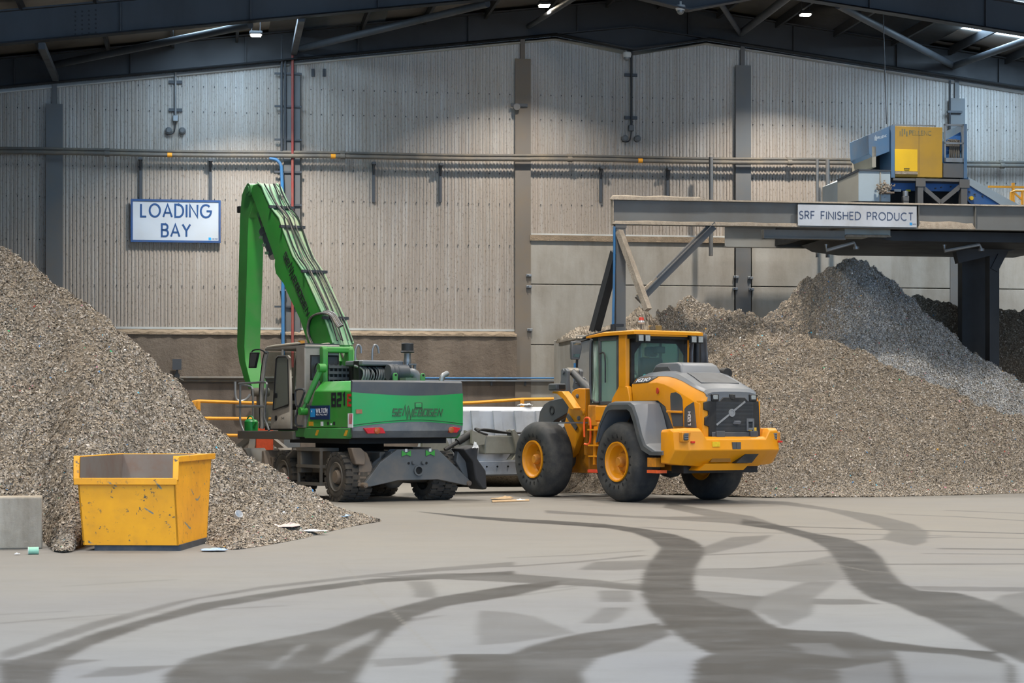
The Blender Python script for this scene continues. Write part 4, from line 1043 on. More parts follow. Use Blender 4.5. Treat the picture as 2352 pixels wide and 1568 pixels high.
def big_wheel(t, x, side, steer=0):
    y = side * 1.03
    mb = MB(); c = (x, y, .8); ax = (0, side, 0)
    w = .31
    mb.lathe([(-w + .04, .40), (-w + .005, .5), (-w, .66), (-w + .05, .755), (-w + .13, .797), (w - .13, .797), (w - .05, .755), (w, .66), (w - .0, .52), (w - .02, .47), (w - .045, .40)], c, ax, 56)
    mb.mat(1)
    for i in range(20):
        a = 2 * PI * i / 20 + .1
        p = Vector(c) + Vector((cos(a) * .515, side * (w + .004), sin(a) * .515))
        r = Vector((cos(a), 0, sin(a))); q = Vector((-sin(a), 0, cos(a)))
        n = 8; vs = [p + r * .042 * cos(2 * PI * k / n) + q * .022 * sin(2 * PI * k / n) for k in range(n)]
        mb.add(vs + [p - Vector((0, side * .012, 0)) + (v - p) for v in vs], [tuple(range(n))] + [(k, (k + 1) % n, n + (k + 1) % n, n + k) for k in range(n)])
    o = mb.build('wheel', [RUBBER, M_BLACK], t)
    mb = MB()
    mb.lathe([(w - .045, .405), (w - .01, .40), (w - .012, .375), (w - .05, .36), (w - .07, .33), (w - .2, .30), (w - .24, .27), (w - .25, .12)], c, ax, 40)
    mb.lathe([(-w + .05, .40), (-w + .02, .39), (-w + .1, .3), (-w + .12, .05), (-w + .12, 0)], c, ax, 32)
    mb.build('rim', Y_PAINT, o)
    mb = MB(); mb.lathe([(w - .25, .24), (w - .23, .22), (w - .17, .17), (w - .17, .11), (w - .08, .1), (w - .055, .08), (w - .055, 0)], c, ax, 28)
    mb.build('hub', Y_IN, o)
    mb = MB()
    for i in range(12):
        a = 2 * PI * i / 12; p = Vector(c) + Vector((cos(a) * .2, side * (w - .23), sin(a) * .2)); mb.cyl(p, p + Vector((0, side * .03, 0)), .016, n=6)
    mb.build('wheel_nuts', Y_IN, o)
    return o

def loader():
    t = thing('wheel_loader', 'yellow wheel loader with dark grey fenders and hood top, facing away into the hall', 'loader', LF)
    for x in (0, 3.2):
        for s in (1, -1): big_wheel(t, x, s)
    # ------------------------------------------------ rear frame, axles
    MB().box(-1.7, 1.2, -.5, .5, .62, 1.2).box(1.2, 1.75, -.3, .3, .7, 1.3).build('rear_frame', Y_IN, t, bevel=.03)
    MB().cyl((0, -.8, .8), (0, .8, .8), .2, n=16).ball((0, 0, .8), .34).build('axle', G_DARK, t)
    MB().cyl((3.2, -.8, .8), (3.2, .8, .8), .2, n=16).ball((3.2, 0, .8), .34).build('axle', G_DARK, t)
    # ------------------------------------------------ engine hood: yellow sides, grey cap
    #          x     zbot   zshoulder ztop(yellow) zcap
    secs = [(.27, 2.02, 2.33, 2.47, 2.50), (-.1, 2.02, 2.35, 2.505, 2.585), (-.6, 2.02, 2.36, 2.51, 2.60), (-.85, 1.9, 2.32, 2.5, 2.59), (-1.1, 1.5, 2.25, 2.46, 2.55), (-1.35, 1.2, 2.16, 2.39, 2.46), (-1.6, 1.2, 2.07, 2.30, 2.36), (-1.85, 1.2, 1.97, 2.22, 2.27), (-1.98, 1.2, 1.93, 2.18, 2.225), (-2.04, 1.2, 1.9, 2.12, 2.16)]
    for s in (1, -1):
        mb = MB()
        L = []
        for i, (x, b, sh, tp, cp) in enumerate(secs):
            k = 0 if x > -1.9 else (.03 if x > -2.0 else .09)
            L.append([(x, s * (.73 - k), b), (x, s * (.76 - k), sh), (x, s * (.755 - k), sh + .02), (x, s * (.64 - k), tp), (x, s * (.56 - k), tp - .02), (x, s * (.56 - k), b)])
        mb.loft(L); mb.build('hood_side', Y_PAINT, t, angle=28)
        # lower skirt along the fender
        mb = MB().box(.2, .44, s * .5, s * .79, 1.6, 2.42) if False else MB().prism([(.28, 1.2), (.28, 2.05), (-.62, 2.05), (-.9, 1.93), (-1.15, 1.5), (-1.15, 1.2)], 'y', s * .5, s * .7)
        mb.build('inner_skirt', G_DARK, t)
        # side grille opening with a yellow bar, dark model panel
        Q = [(-1.091, 2.163), (-1.266, 2.174), (-1.411, 2.117), (-1.468, 2.032), (-1.476, 1.803), (-1.476, 1.507), (-1.164, 1.506), (-1.091, 1.771), (-1.069, 2.095)]
        MB().prism(Q, 'y', s * .735, s * .768).build('side_grille', G_DARK, t)
        (xa, za), (xb, zb_) = [(-0.988, 1.797), (-1.483, 1.786)]
        MB().bar((xa, s * .785, za), (xb, s * .785, zb_), .05, .045).build('grille_bar', Y_PAINT, t, bevel=.01)
        Q = [(-1.549, 1.845), (-1.613, 1.895), (-1.77, 1.953), (-1.848, 1.978), (-1.897, 1.483), (-1.541, 1.499)]
        MB().prism(Q, 'y', s * .72, s * (.772)).build('model_panel', G_DARK, t)
    mb = MB()
    if True:
        p = (-1.754, 1.537)
        letters(mb, 'L120H', (p[0], .776, p[1] ), (0, 0, 1), (1, 0, 0), .085, w=.22, gap=.2, width=.25, th=-.006)
        mb.build('model_lettering', flat('pale_lettering', 'c9ccd0', .4), t, smooth=False)
    # grey cap
    mb = MB(); L = []
    for x, b, sh, tp, cp in secs:
        k = 0 if x > -1.9 else (.03 if x > -2.0 else .09)
        L.append([(x, y * (1 - k), z) for y, z in ((.655, tp - .005), (.60, cp - .012), (.5, cp + .01), (.2, cp + .02), (-.2, cp + .02), (-.5, cp + .01), (-.60, cp - .012), (-.655, tp - .005), (-.5, tp - .08), (.5, tp - .08))])
    mb.loft(L); mb.build('hood_cap', G_PAINT, t, angle=25)
    mb = MB().prism([(-1.15, .36), (-1.72, .42), (-1.72, -.42), (-1.15, -.36)], 'z', 2.38, 2.40)
    me = MB(); me.loft([[(-1.12, .40, 2.565), (-1.12, -.40, 2.565), (-1.12, -.40, 2.55), (-1.12, .40, 2.55)], [(-1.35, .42, 2.492), (-1.35, -.42, 2.492), (-1.35, -.42, 2.475), (-1.35, .42, 2.475)], [(-1.68, .46, 2.36), (-1.68, -.46, 2.36), (-1.68, -.46, 2.34), (-1.68, .46, 2.34)]])
    me.build('hood_vent', G_DARK, t)
    # air-intake box on the hood
    mb = MB(); mb.loft([[(x, y * w, z) for x, y, z in ((-.02, .5, 2.56), (-.16, .48, 2.74), (-.28, .46, 2.775), (-.85, .42, 2.775), (-.98, .44, 2.72), (-1.08, .5, 2.54))] for w in (1, .8, -.8, -1)])
    mb.build('air_intake_box', G_PAINT, t, bevel=.03, angle=40)
    Q = [(-.1, 2.60), (-.2, 2.69), (-.62, 2.69), (-.72, 2.6)]
    MB().prism(Q, 'y', .47, .503).build('intake_grille', G_DARK, t)
    MB().lathe([(-.15, .0), (-.15, .11), (.12, .11), (.15, .06), (.15, 0)], (-.95, -.62, 2.56), (1, 0, 0), 18).build('muffler_cap', BLK, t)
    # rear face
    rx = -2.055
    mb = MB(); mb.loft([[(rx + .03, .62, 1.96), (rx, .57, 1.97), (rx, -.57, 1.97), (rx + .03, -.62, 1.96), (rx + .2, -.6, 1.96), (rx + .2, .6, 1.96)], [(rx + .05, .6, 2.14), (rx + .02, .57, 2.15), (rx + .02, -.57, 2.15), (rx + .05, -.6, 2.14), (rx + .2, -.6, 2.14), (rx + .2, .6, 2.14)]])
    mb.build('lamp_visor', G_PAINT, t)
    g = [(.60, 2.0), (.30, 2.0), (.22, 2.07), (-.34, 2.07), (-.42, 2.0), (-.62, 2.0), (-.66, 1.32), (.56, 1.32)]
    MB().prism([(.56, 1.32), (.56, 1.5), (.66, 1.53), (.66, 1.68), (.575, 1.72), (.575, 1.8), (.68, 1.83), (.68, 1.97), (.58, 2.0), (.30, 2.0), (.22, 2.07), (-.30, 2.07), (-.38, 2.0), (-.64, 2.0), (-.68, 1.32)], 'x', rx - .015, rx + .15).build('radiator_grille', BLK, t, bevel=.01)
    mb = MB()
    for i in range(24): mb.box(rx - .022, rx - .01, -.5, .4, 1.42 + i * .024, 1.43 + i * .024)
    mb.build('grille_slats', G_DARK, t)
    for s in (1, -1): MB().loft([[(rx + .02, s * .56, z), (rx + .02, s * .70, z), (rx + .12, s * .735, z), (rx + .3, s * .735, z), (rx + .3, s * .56, z)] for z in (1.22, 1.9, 2.0)]).build('rear_corner', Y_PAINT, t)
    for y in (.42, 0, -.5):
        h = .055 if y else .03
        MB().box(rx - .03, rx + .05, y - h - .03, y + h + .03, 2.0 if y else 2.04, 2.13).build('lamp_bezel', BLK, t, bevel=.01)
        MB().box(rx - .04, rx, y - h, y + h, 2.03, 2.11 if y else 2.1).build('rear_lamp', LENS if y else BLK, t, bevel=.008)
    silver = flat('silver_badge', 'b3b6b8', .3, .6)
    (ya, za), (yb, zb_), (yc, zc) = [(0.397, 1.537), (-0.293, 1.99), (0.035, 1.769)]
    mb = MB().bar((rx - .03, ya, za), (rx - .03, yb, zb_), .035, .012, up=(1, 0, 0)); mb.lathe([(.0, .05), (.03, .05), (.03, .075), (0, .075)], (rx - .02, yc, zc), (-1, 0, 0), 28)
    mb.box(rx - .045, rx - .03, yc - .045, yc + .045, zc - .015, zc + .015); mb.lathe([(.02, 0), (.02, .05)], (rx - .02, yc, zc), (-1, 0, 0), 20)
    mb.build('badge', silver, t)
    MB().loft([[(rx - .03, -.02, 1.62), (rx - .09, -.02, 1.60), (rx - .09, -.16, 1.60), (rx - .03, -.16, 1.62)], [(rx - .02, .0, 1.56), (rx - .07, .0, 1.55), (rx - .07, -.14, 1.55), (rx - .02, -.14, 1.56)]]).build('grille_latch', G_PAINT, t)
    MB().box(rx - .05, rx - .01, -.36, -.33, 1.42, 1.66).box(rx - .05, rx - .01, -.5, -.47, 1.42, 1.66).box(rx - .05, rx - .01, -.49, -.34, 1.6, 1.66).box(rx - .05, rx - .01, -.49, -.34, 1.44, 1.48).build('step_frame', G_PAINT, t)
    MB().box(rx - .03, rx, -.62, .5, 1.28, 1.4).box(rx - .07, rx, .22, .42, 1.3, 1.42).box(rx - .07, rx, -.58, -.4, 1.3, 1.42).build('grille_sill', G_DARK, t, bevel=.01)
    MB().box(rx - .035, rx - .02, -.46, -.36, 1.42, 1.47).box(rx - .035, rx - .02, -.57, -.47, 1.415, 1.485).build('sticker', flat('yellow_sticker', 'e3b23a', .5), t)
    # ------------------------------------------------ counterweight
    mb = MB(); L = []
    for y, xr, zt, fr, bx, zbm in ((1.30, -1.80, 1.40, -1.5, -1.64, .80), (1.27, -1.90, 1.45, -1.5, -1.72, .79), (1.08, -2.12, 1.475, -1.52, -1.85, .76), (.83, -2.2, 1.475, -1.55, -1.9, .75), (.72, -2.21, 1.31, -1.55, -1.95, .73), (-.72, -2.21, 1.31, -1.55, -1.95, .73), (-.83, -2.2, 1.475, -1.55, -1.9, .75), (-1.08, -2.12, 1.475, -1.52, -1.85, .76), (-1.27, -1.90, 1.45, -1.5, -1.72, .79), (-1.3, -1.80, 1.40, -1.5, -1.64, .80)):
        L.append([(fr, y, zt - .01), (xr + .1, y, zt), (xr + .02, y, zt - .05), (xr, y, 1.16), (xr - .02, y, 1.05), (bx, y, zbm), (fr, y, zbm)])
    mb.loft(L); cw = mb.build('counterweight', Y_PAINT, t, angle=24, bevel=.015)
    (y0, z0), (y1, z1), (y2, z2), (y3, z3) = [(1.207, 1.368), (1.094, 1.243), (-0.848, 1.361), (-0.999, 1.241)]
    for a, b, c, d in ((y0, y1, z1, z0), (-.92, -1.05, z3, z2)):
        m, n_ = min(a, b), max(a, b)
        MB().box(-2.118 if a > 0 else -2.105, -2.0, m - .1, n_ + .02, c - .03, d + .03).build('lamp_recess', Y_IN, t, bevel=.01)
        MB().box(-2.14, -2.0, m, n_, c, d).build('rear_lamp', G_DARK, t, bevel=.02)
        mb = MB()
        for i in range(3): mb.box(-2.148, -2.135, m + .012, n_ - .012, c + .02 + i * .045, c + .045 + i * .045)
        mb.build('lamp_ribs', G_PAINT, t)
    red = flat('red_reflector', 'd4322a', .3)
    for y in (1.02, -1.1): MB().box(-2.17, -2.05, y - .05, y + .03, 1.19, 1.225).build('reflector', red, t)
    (ya, za), (yb, zb_) = [(0.6, 1.216), (0.424, 1.119)]
    MB().box(-2.23, -2.2, yb, ya, zb_, za).build('warning_label', flat('warning_yellow', 'e8c020', .5), t)
    (ya, za), (yb, zb_) = [(0.121, 1.205), (-0.079, 1.069)]
    MB().box(-2.232, -2.2, yb, (ya + yb) / 2 + .008, zb_, za).build('cover_plate', G_DARK, t); MB().box(-2.232, -2.2, (ya + yb) / 2 + .016, ya, zb_, za).build('cover_plate', G_DARK, t)
    MB().prism([(.45, .98), (.1, .98), (.05, .82), (.55, .82)], 'x', -2.09, -2.0).build('tow_recess', flat('shadowed_recess', '8a5c14', .6), t); MB().prism([(-.25, .98), (-.58, .98), (-.4, .80), (-.02, .80)], 'x', -2.16, -2.0).build('tow_recess', BLK, t)  # shade of the recess is put into the darker yellow
    MB().loft([[(-2.08, .66, .79), (-2.08, -.42, .79), (-1.7, -.42, .79), (-1.7, .66, .79)], [(-2.02, .78, .66), (-2.02, -.3, .66), (-1.7, -.3, .66), (-1.7, .78, .66)]]).build('lower_plate', Y_PAINT, t)
    MB().box(-1.7, -1.3, -.9, .9, .6, .78).build('underside', BLK, t)
    # ------------------------------------------------ rear fenders
    out = [(.74, 1.2), (.62, 1.55), (.38, 1.91), (.27, 1.985), (.12, 2.01), (-.5, 2.01), (-.64, 1.95), (-.78, 1.72), (-.93, 1.36), (-1.05, 1.18), (-1.35, 1.06), (-1.6, 1.06)]
    inn = [(.66, 1.2), (.53, 1.53), (.33, 1.77), (.24, 1.83), (.1, 1.85), (-.42, 1.85), (-.52, 1.8), (-.64, 1.6), (-.78, 1.28), (-.92, 1.06), (-1.2, .96), (-1.6, .96)]
    for s in (1, -1):
        mb = MB()
        for k in range(len(out) - 1):
            for (oa, ob), (ya, yb) in (((0, 0), (.72, 1.3)),):
                pass
        mb.loft([[(a[0], s * .72, a[1]), (a[0], s * 1.26, a[1] - .005), (a[0], s * 1.33, a[1] - .03), (b[0], s * 1.345, b[1]), (b[0], s * 1.3, b[1] - .005), (b[0], s * .72, b[1])] for a, b in zip(out, inn)])
        mb.build('rear_fender', G_PAINT, t, angle=30)
        mb = MB().loft([[(a[0] * .55 + b[0] * .45, s * 1.335, a[1] * .55 + b[1] * .45), (a[0] * .55 + b[0] * .45, s * 1.352, a[1] * .55 + b[1] * .45), (b[0], s * 1.355, b[1] - .01), (b[0], s * 1.335, b[1] - .01)] for a, b in zip(out, inn)])
        mb.build('fender_lip', G_DARK, t)
        MB().prism([(.6, 1.25), (.4, 1.7), (-.4, 1.8), (-.75, 1.25)], 'y', s * .68, s * .72).build('wheel_arch', BLK, t)
        # rear step under the counterweight
        if s > 0: MB().box(-1.35, -1.05, s * 1.1, s * 1.3, .72, .9).build('step_bracket', Y_IN, t); MB().box(-1.4, -1.05, s * 1.08, s * 1.31, .6, .66).build('rear_step', flat('orange_step_%d' % s, 'e8602a', .5), t)
    # ------------------------------------------------ cab
    (rx0, rz0) = (0, 0)
    roof = [(2.02, .62, 3.36), (1.9, .8, 3.385), (.7, .86, 3.43), (.05, .86, 3.44), (-.02, .5, 3.44)]
    mb = MB()
    pts = [(2.05, .55), (1.9, .80), (1.2, .86), (.05, .86), (0, .4), (0, -.4), (.05, -.86), (1.2, -.86), (1.9, -.80), (2.05, -.55)]
    mb.loft([[(x, y, 3.36 - .02 * (x > 1.8)) for x, y in pts], [(x, y, 3.42 - .045 * (x > 1.8)) for x, y in pts], [(x * .94 + .06, y * .93, 3.445 - .05 * (x > 1.8)) for x, y in pts]])
    mb.build('cab_roof', Y_PAINT, t, angle=20)
    MB().box(.12, 1.75, -.76, .76, 3.28, 3.37).build('roof_header', BLK, t)
    MB().box(.02, .1, -.45, .5, 3.325, 3.36).build('roof_edge', Y_PAINT, t, bevel=.01)
    for s in (1, -1):
        mb = MB().loft([[(.70, s * .70, z), (.70, s * .80, z), (.44, s * .80, z), (.42, s * .70, z)] for z in (2.28, 3.37)]); mb.build('cab_pillar', Y_PAINT, t, bevel=.02)
        MB().loft([[(a, s * .66, z), (a, s * .8, z), (b, s * .8, z), (b, s * .66, z)] for a, b, z in ((1.0, .3, 1.9), (.92, .3, 2.08), (.72, .36, 2.28), (.7, .40, 2.32))]).build('pillar_foot', Y_PAINT, t, bevel=.015)
        # door with frame and glass
        mb = MB()
        for q in ((.72, .79, 2.02, 3.33), (1.38, 1.44, 1.95, 3.33), (.72, 1.44, 3.26, 3.33), (.76, 1.44, 1.95, 2.02)): mb.box(q[0], q[1], s * .74, s * .79, q[2], q[3])
        d = mb.build('door', G_DARK, t, bevel=.008)
        MB().box(.78, 1.39, s * .755, s * .765, 2.0, 3.28).build('door_glass', GLS, d)
        MB().tube([(1.34, s * .83, 3.0), (1.2, s * .83, 3.03), (1.13, s * .83, 2.95), (1.13, s * .83, 2.4)], .016, 6, smooth=1).build('door_handle_bar', BLK, d)
        mb = MB().cyl((2.0, s * .6, 1.9), (1.95, s * .6, 3.36), .035, n=8); mb.build('front_pillar', BLK, t)
        MB().quad((1.44, s * .76, 1.98), (1.44, s * .76, 3.3), (1.95, s * .6, 3.3), (2.0, s * .6, 1.98)).build('side_glass', GLS, t, solid=.01)
        MB().tube([(1.52, s * .9, 3.3), (1.56, s * .92, 3.22), (1.56, s * .92, 2.1), (1.46, s * .88, 2.0), (1.42, s * .8, 2.0)], .022, 8, smooth=1).build('grab_rail', G_DARK, t)
        # mirror
        p = (1.6, s * 1.22, 3.0)
        mb = MB().tube([(1.9, s * .72, 3.32), (1.85, s * .95, 3.28), (1.72, s * 1.2, 3.27), (1.68, s * 1.24, 3.2)], .02, 6, smooth=1); mb.build('mirror_arm', BLK, t)
        mb = MB().loft([[(1.66, s * 1.06, 3.26), (1.66, s * 1.30, 3.26), (1.74, s * 1.30, 3.26), (1.74, s * 1.06, 3.26)], [(1.62, s * 1.08, 3.1), (1.62, s * 1.33, 3.1), (1.72, s * 1.33, 3.1), (1.72, s * 1.08, 3.1)], [(1.6, s * 1.15, 2.88), (1.6, s * 1.34, 2.88), (1.68, s * 1.34, 2.88), (1.68, s * 1.15, 2.88)]])
        mr = mb.build('mirror', G_DARK, t, bevel=.02)
        MB().loft([[(1.648, s * 1.09, 3.23), (1.648, s * 1.28, 3.23)], [(1.60, s * 1.16, 2.93), (1.60, s * 1.31, 2.93)]], closed=False).build('mirror_glass', flat('mirror_glass_%d' % s, '8c9ea3', .05, .8), mr)
        # work lamps under the rear roof edge
        for i in (0, 1):
            y = s * (.74 - i * .165) ; MB().box(-.03, .06, y - .07, y + .07, 3.2, 3.35).build('work_lamp', BLK, t, bevel=.012)
            w = t.children[-1]; MB().box(-.036, -.028, y - .055, y + .055, 3.22, 3.335).build('lamp_lens', LENS, w)
    # rear window with dark frame
    mb = MB()
    for q in ((-.70, -.62, 2.3, 3.3), (.62, .70, 2.3, 3.3), (-.7, .7, 3.2, 3.3), (-.7, .7, 2.3, 2.38)): mb.box(.38, .43, q[0], q[1], q[2], q[3])
    mb.prism([(.64, 3.22), (.42, 3.22), (.64, 2.95)], 'x', .385, .42).prism([(-.64, 3.22), (-.42, 3.22), (-.64, 2.95)], 'x', .385, .42)
    rw = mb.build('rear_window', BLK, t)
    MB().box(.395, .405, -.64, .64, 2.34, 3.22).build('rear_glass', GLS, rw)
    MB().lathe([(0, 0), (0, .05)], (.385, .36, 2.52), (-1, 0, 0), 18).build('round_sticker', flat('turquoise_sticker', '55c4c0', .4), rw)
    MB().quad((2.0, .6, 1.98), (1.95, .6, 3.32), (1.95, -.6, 3.32), (2.0, -.6, 1.98)).build('windscreen', GLS, t, solid=.01)
    MB().box(.45, 2.0, -.7, .7, 1.5, 1.95).build('cab_base', Y_IN, t, bevel=.03)
    MB().box(.5, 1.95, -.66, .66, 1.95, 2.0).build('cab_floor', BLK, t)
    # seat, console, wheel
    se = MB().box(.62, .8, -.28, .26, 2.35, 2.92); seat = se.build('seat', M_DARK, t, bevel=.06)
    MB().box(.64, .76, -.16, .14, 2.93, 3.14).build('headrest', M_DARK, seat, bevel=.05); MB().box(.75, 1.25, -.28, .26, 2.25, 2.4).build('cushion', M_DARK, seat, bevel=.05); MB().box(.8, 1.2, -.2, .2, 2.0, 2.25).build('seat_base', BLK, seat)
    MB().box(.6, 1.1, .3, .42, 2.3, 2.5).build('armrest', M_DARK, t, bevel=.03)
    MB().lathe([(-.015, .2), (0, .215), (.015, .2), (0, .185), (-.015, .2)], (1.5, 0, 2.6), (-.8, 0, .6), 20).cyl((1.5, 0, 2.6), (1.75, 0, 2.2), .04, n=8).box(1.48, 1.52, -.2, .2, 2.59, 2.61).build('steering_wheel', M_DARK, t)
    MB().box(.45, .6, -.2, .02, 3.0, 3.14).build('monitor', M_DARK, t, bevel=.02)
    # exhaust stack with curved grey shroud on the right rear of the cab
    n = 10; cxx, cyy = .42, -1.02
    ring = lambda z, dx, r: [(cxx + dx + r * cos(R(110 - 220 * i / n)), cyy + r * sin(R(110 - 220 * i / n)), z) for i in range(n + 1)]
    mb = MB(); mb.loft([[(x, y, z) for x, y, z in ring(2.5, .0, .22)], ring(3.0, .02, .2), ring(3.3, .0, .17), ring(3.42, -.05, .13)], closed=False)
    mb.build('exhaust_shroud', G_PAINT, t, solid=.012); MB().prism([(0.941, 2.782), (0.833, 3.015), (0.648, 3.353), (0.525, 3.376), (0.419, 3.363), (0.51, 3.204), (0.648, 2.974), (0.725, 2.777)], 'y', -.83, -.81).build('shroud_plate', G_PAINT, t); MB().cyl((.46, -1.02, 2.3), (.46, -1.02, 3.36), .07, n=14).build('exhaust_pipe', BLK, t)
    # beacon on roof
    bp = [(0.583, 3.416), (0.599, 3.612)]
    MB().tube([(bp[0][0] - .1, .3, 3.4), (bp[0][0], .3, 3.5), (bp[1][0], .3, 3.6), (bp[1][0], .3, 3.62)], .012, 6).build('beacon_stem', G_DARK, t)
    MB().lathe([(0, 0), (0, .07), (.03, .075), (.07, .05), (.07, 0)], (bp[1][0], .3, 3.6), (0, 0, 1), 14).build('beacon_base', LENS, t); MB().lathe([(0, .055), (.06, .05), (.07, 0)], (bp[1][0], .3, 3.67), (0, 0, 1), 14).build('beacon', flat('red_beacon', 'c8442e', .3), t)
    MB().box(.79, .795, .7, .71, 3.1, 3.2).build('door_sticker', flat('amber_sticker', 'e8b030', .5), t)
    # body below the cab, steps and orange handrail
    MB().box(.42, 1.55, -.78, .78, 1.35, 1.6).build('cab_mount', Y_IN, t, bevel=.04)
    MB().box(.85, 1.3, .68, .98, 1.6, 1.93).build('door_step_box', Y_PAINT, t, bevel=.03); MB().box(.85, 1.3, -.98, -.68, 1.6, 1.93).build('door_step_box', Y_PAINT, t, bevel=.03)
    for s in (1, -1):
        mb = MB()
        for z, x in ((1.42, 1.02), (1.1, 1.0), (.88, .98)): mb.box(x - .22, x + .22, s * .95, s * 1.2, z, z + .03)
        mb.bar((1.22, s * 1.0, 1.5), (1.16, s * 1.06, .72), .05, .1).bar((.82, s * 1.0, 1.5), (.78, s * 1.06, .72), .05, .1)
        mb.build('ladder', Y_PAINT, t)
        MB().box(.76, 1.2, s * 1.0, s * 1.22, .56, .62).build('lower_step', flat('orange_step_low_%d' % s, 'e0482a', .5), t)
        MB().tube([(1.5, s * 1.1, 1.28), (1.52, s * 1.1, 1.62), (1.46, s * 1.1, 1.68), (1.32, s * 1.1, 1.68), (1.27, s * 1.1, 1.6), (1.27, s * 1.1, 1.2), (1.36, s * 1.1, 1.12), (1.5, s * 1.1, 1.14)], .022, 8, smooth=1).build('orange_handrail', flat('orange_rail_%d' % s, 'f2601c', .45), t)
    # ------------------------------------------------ front frame and lift tower
    tower = [(2.94, 2.168), (2.905, 2.242), (2.802, 2.292), (2.649, 2.309), (2.394, 2.3), (2.394, 1.904), (2.428, 1.563), (2.614, 1.304), (2.837, 0.93), (3.148, 0.739), (3.217, 1.206), (3.078, 1.301), (3.235, 1.525), (3.174, 1.637), (3.078, 1.843)]
    for s in (1, -1): MB().prism(tower, 'y', s * .36, s * .5).build('lift_tower', Y_PAINT, t, bevel=.015)
    xr = min(p[0] for p in tower[:7]); zt = max(p[1] for p in tower)
    MB().box(xr - .02, xr + .1, -.46, .46, .9, zt - .02).build('tower_back_plate', Y_IN, t)
    MB().box(xr + .1, 3.6, -.34, .34, .5, 1.35).build('front_frame', Y_IN, t, bevel=.03)
    MB().tube([(xr - .03, .3, 2.28), (xr - .1, .3, 2.34), (xr - .07, .3, 2.1), (xr - .05, .3, 1.3)], .035, 8, smooth=1).tube([(xr, -.1, 2.28), (xr - .25, -.1, 2.38), (xr - .3, -.1, 2.1)], .03, 8, smooth=1).tube([(xr, .05, 2.3), (xr - .15, .05, 2.42), (xr - .4, .05, 2.25)], .022, 8, smooth=1).build('hydraulic_hose', BLK, t)
    for (u, r) in ((0, .045), (1, .05), (2, .06)):
        px, pz = [(2.683, 2.142), (2.631, 1.674), (2.462, 1.794)][u]
        MB().lathe([(0, r), (.02, r), (.025, r * .7), (.04, r * .6), (.04, 0)], (px, .5, pz), (0, 1, 0), 14).build('pivot_pin', G_PAINT if u < 2 else Y_PAINT, t)
    MB().bar(*[(a, .53, b) for a, b in [(3.044, 1.74), (2.683, 1.452)]], .03, .1, up=(1, 0, 0)).build('step_strip', G_DARK, t)
    MB().box(xr - .035, xr - .02, .1, .3, 2.05, 2.2).build('label_plate', G_DARK, t); MB().box(xr - .035, xr - .02, .15, .27, 1.85, 1.95).build('label_plate', LENS, t)
    # front fender brackets with head lamps
    for s in (1, -1):
        q = [(3.049, 2.204), (3.014, 2.246), (2.651, 2.246), (2.497, 2.143), (2.175, 1.883), (2.225, 1.847), (2.344, 1.866), (2.599, 2.07), (2.857, 2.193)]
        MB().prism(q, 'y', s * .74, s * .92).build('front_fender', Y_PAINT, t, bevel=.01)
        q = [(2.638, 1.591), (2.06, 1.591), (2.06, 1.564), (2.621, 1.559)]
        MB().prism(q, 'y', s * .6, s * 1.2).build('mud_flap_bar', G_PAINT, t)
        x, z = (2.909, 2.342)
        MB().box(x - .12, x + .2, s * .72, s * .98, z - .08, z + .07).build('head_lamp', G_DARK, t, bevel=.03)
        h = t.children[-1]; MB().box(x + .19, x + .215, s * .74, s * .96, z - .06, z + .05).build('lamp_lens', LENS, h); MB().box(x - .14, x - .12, s * .76, s * .9, z - .05, z + .04).build('lamp_back', BLK, h)
        # lift arm
        q = [(4.359, 1.562), (4.286, 1.82), (4.104, 1.981), (3.889, 2.056), (3.305, 2.121), (3.026, 2.02), (2.768, 2.046), (2.717, 1.953), (3.044, 1.815), (3.675, 1.619), (3.925, 1.438), (4.486, 1.197), (4.856, 0.903), (5.098, 0.949), (4.949, 1.29)]
        MB().prism(q, 'y', s * .3, s * .46).build('lift_arm', G_DARK, t, bevel=.015)
        hx, hz = (3.776, 1.846)
        MB().lathe([(0, .1), (.012, .1), (.012, .065), (-.03, .06), (-.03, 0)], (hx, s * .46, hz), (0, s, 0), 18).build('arm_eye', BLK, t)
        a, b = [(3.48, 2.119), (4.411, 1.629)]
        MB().cyl((a[0], s * .22, a[1]), (b[0], s * .22, b[1]), .06, n=12).build('tilt_hose', G_PAINT, t)
    # upright tilt link with its cross pin
    q = [(3.814, 2.705), (3.743, 2.76), (3.62, 2.757), (3.55, 2.699), (3.567, 2.529), (3.532, 2.225), (3.708, 2.189), (3.885, 2.353), (3.814, 2.514)]
    for s in (1, -1): MB().prism(q, 'y', s * .13, s * .21).build('tilt_link', G_PAINT, t, bevel=.01)
    x, z = (3.69, 2.693)
    MB().cyl((x, -.14, z), (x, .14, z), .085, n=18).build('tilt_cylinder_eye', flat('pale_pin', 'a19b90', .4, .4), t); MB().cyl((x, -.25, z), (x, .25, z), .05, n=14).build('link_pin', G_PAINT, t)
    MB().tube([(x, -.1, z - .12), (x - .35, -.1, z - .14), (x - .4, -.12, z - .2), (x - .3, -.14, z - .22), (x, -.1, z - .25)], .015, 6, smooth=1).build('link_hose', G_PAINT, t)
    MB().cyl((x, 0, z), (x - .95, 0, z - .55), .08, n=14).cyl((x - .5, 0, z - .29), (x - 1.3, 0, z - .75), .11, n=14).build('tilt_cylinder', G_DARK, t)
    # ------------------------------------------------ wide grey bucket with its carrier
    gb = paint('bucket_grey', 'd0d4da', .45, '7a736a', .55, 1.6, chips='6d6860'); gd = paint('carrier_grey', '8a887c', .5, '5e564a', .6, 2)
    bx = 5.35; yw = 2.45
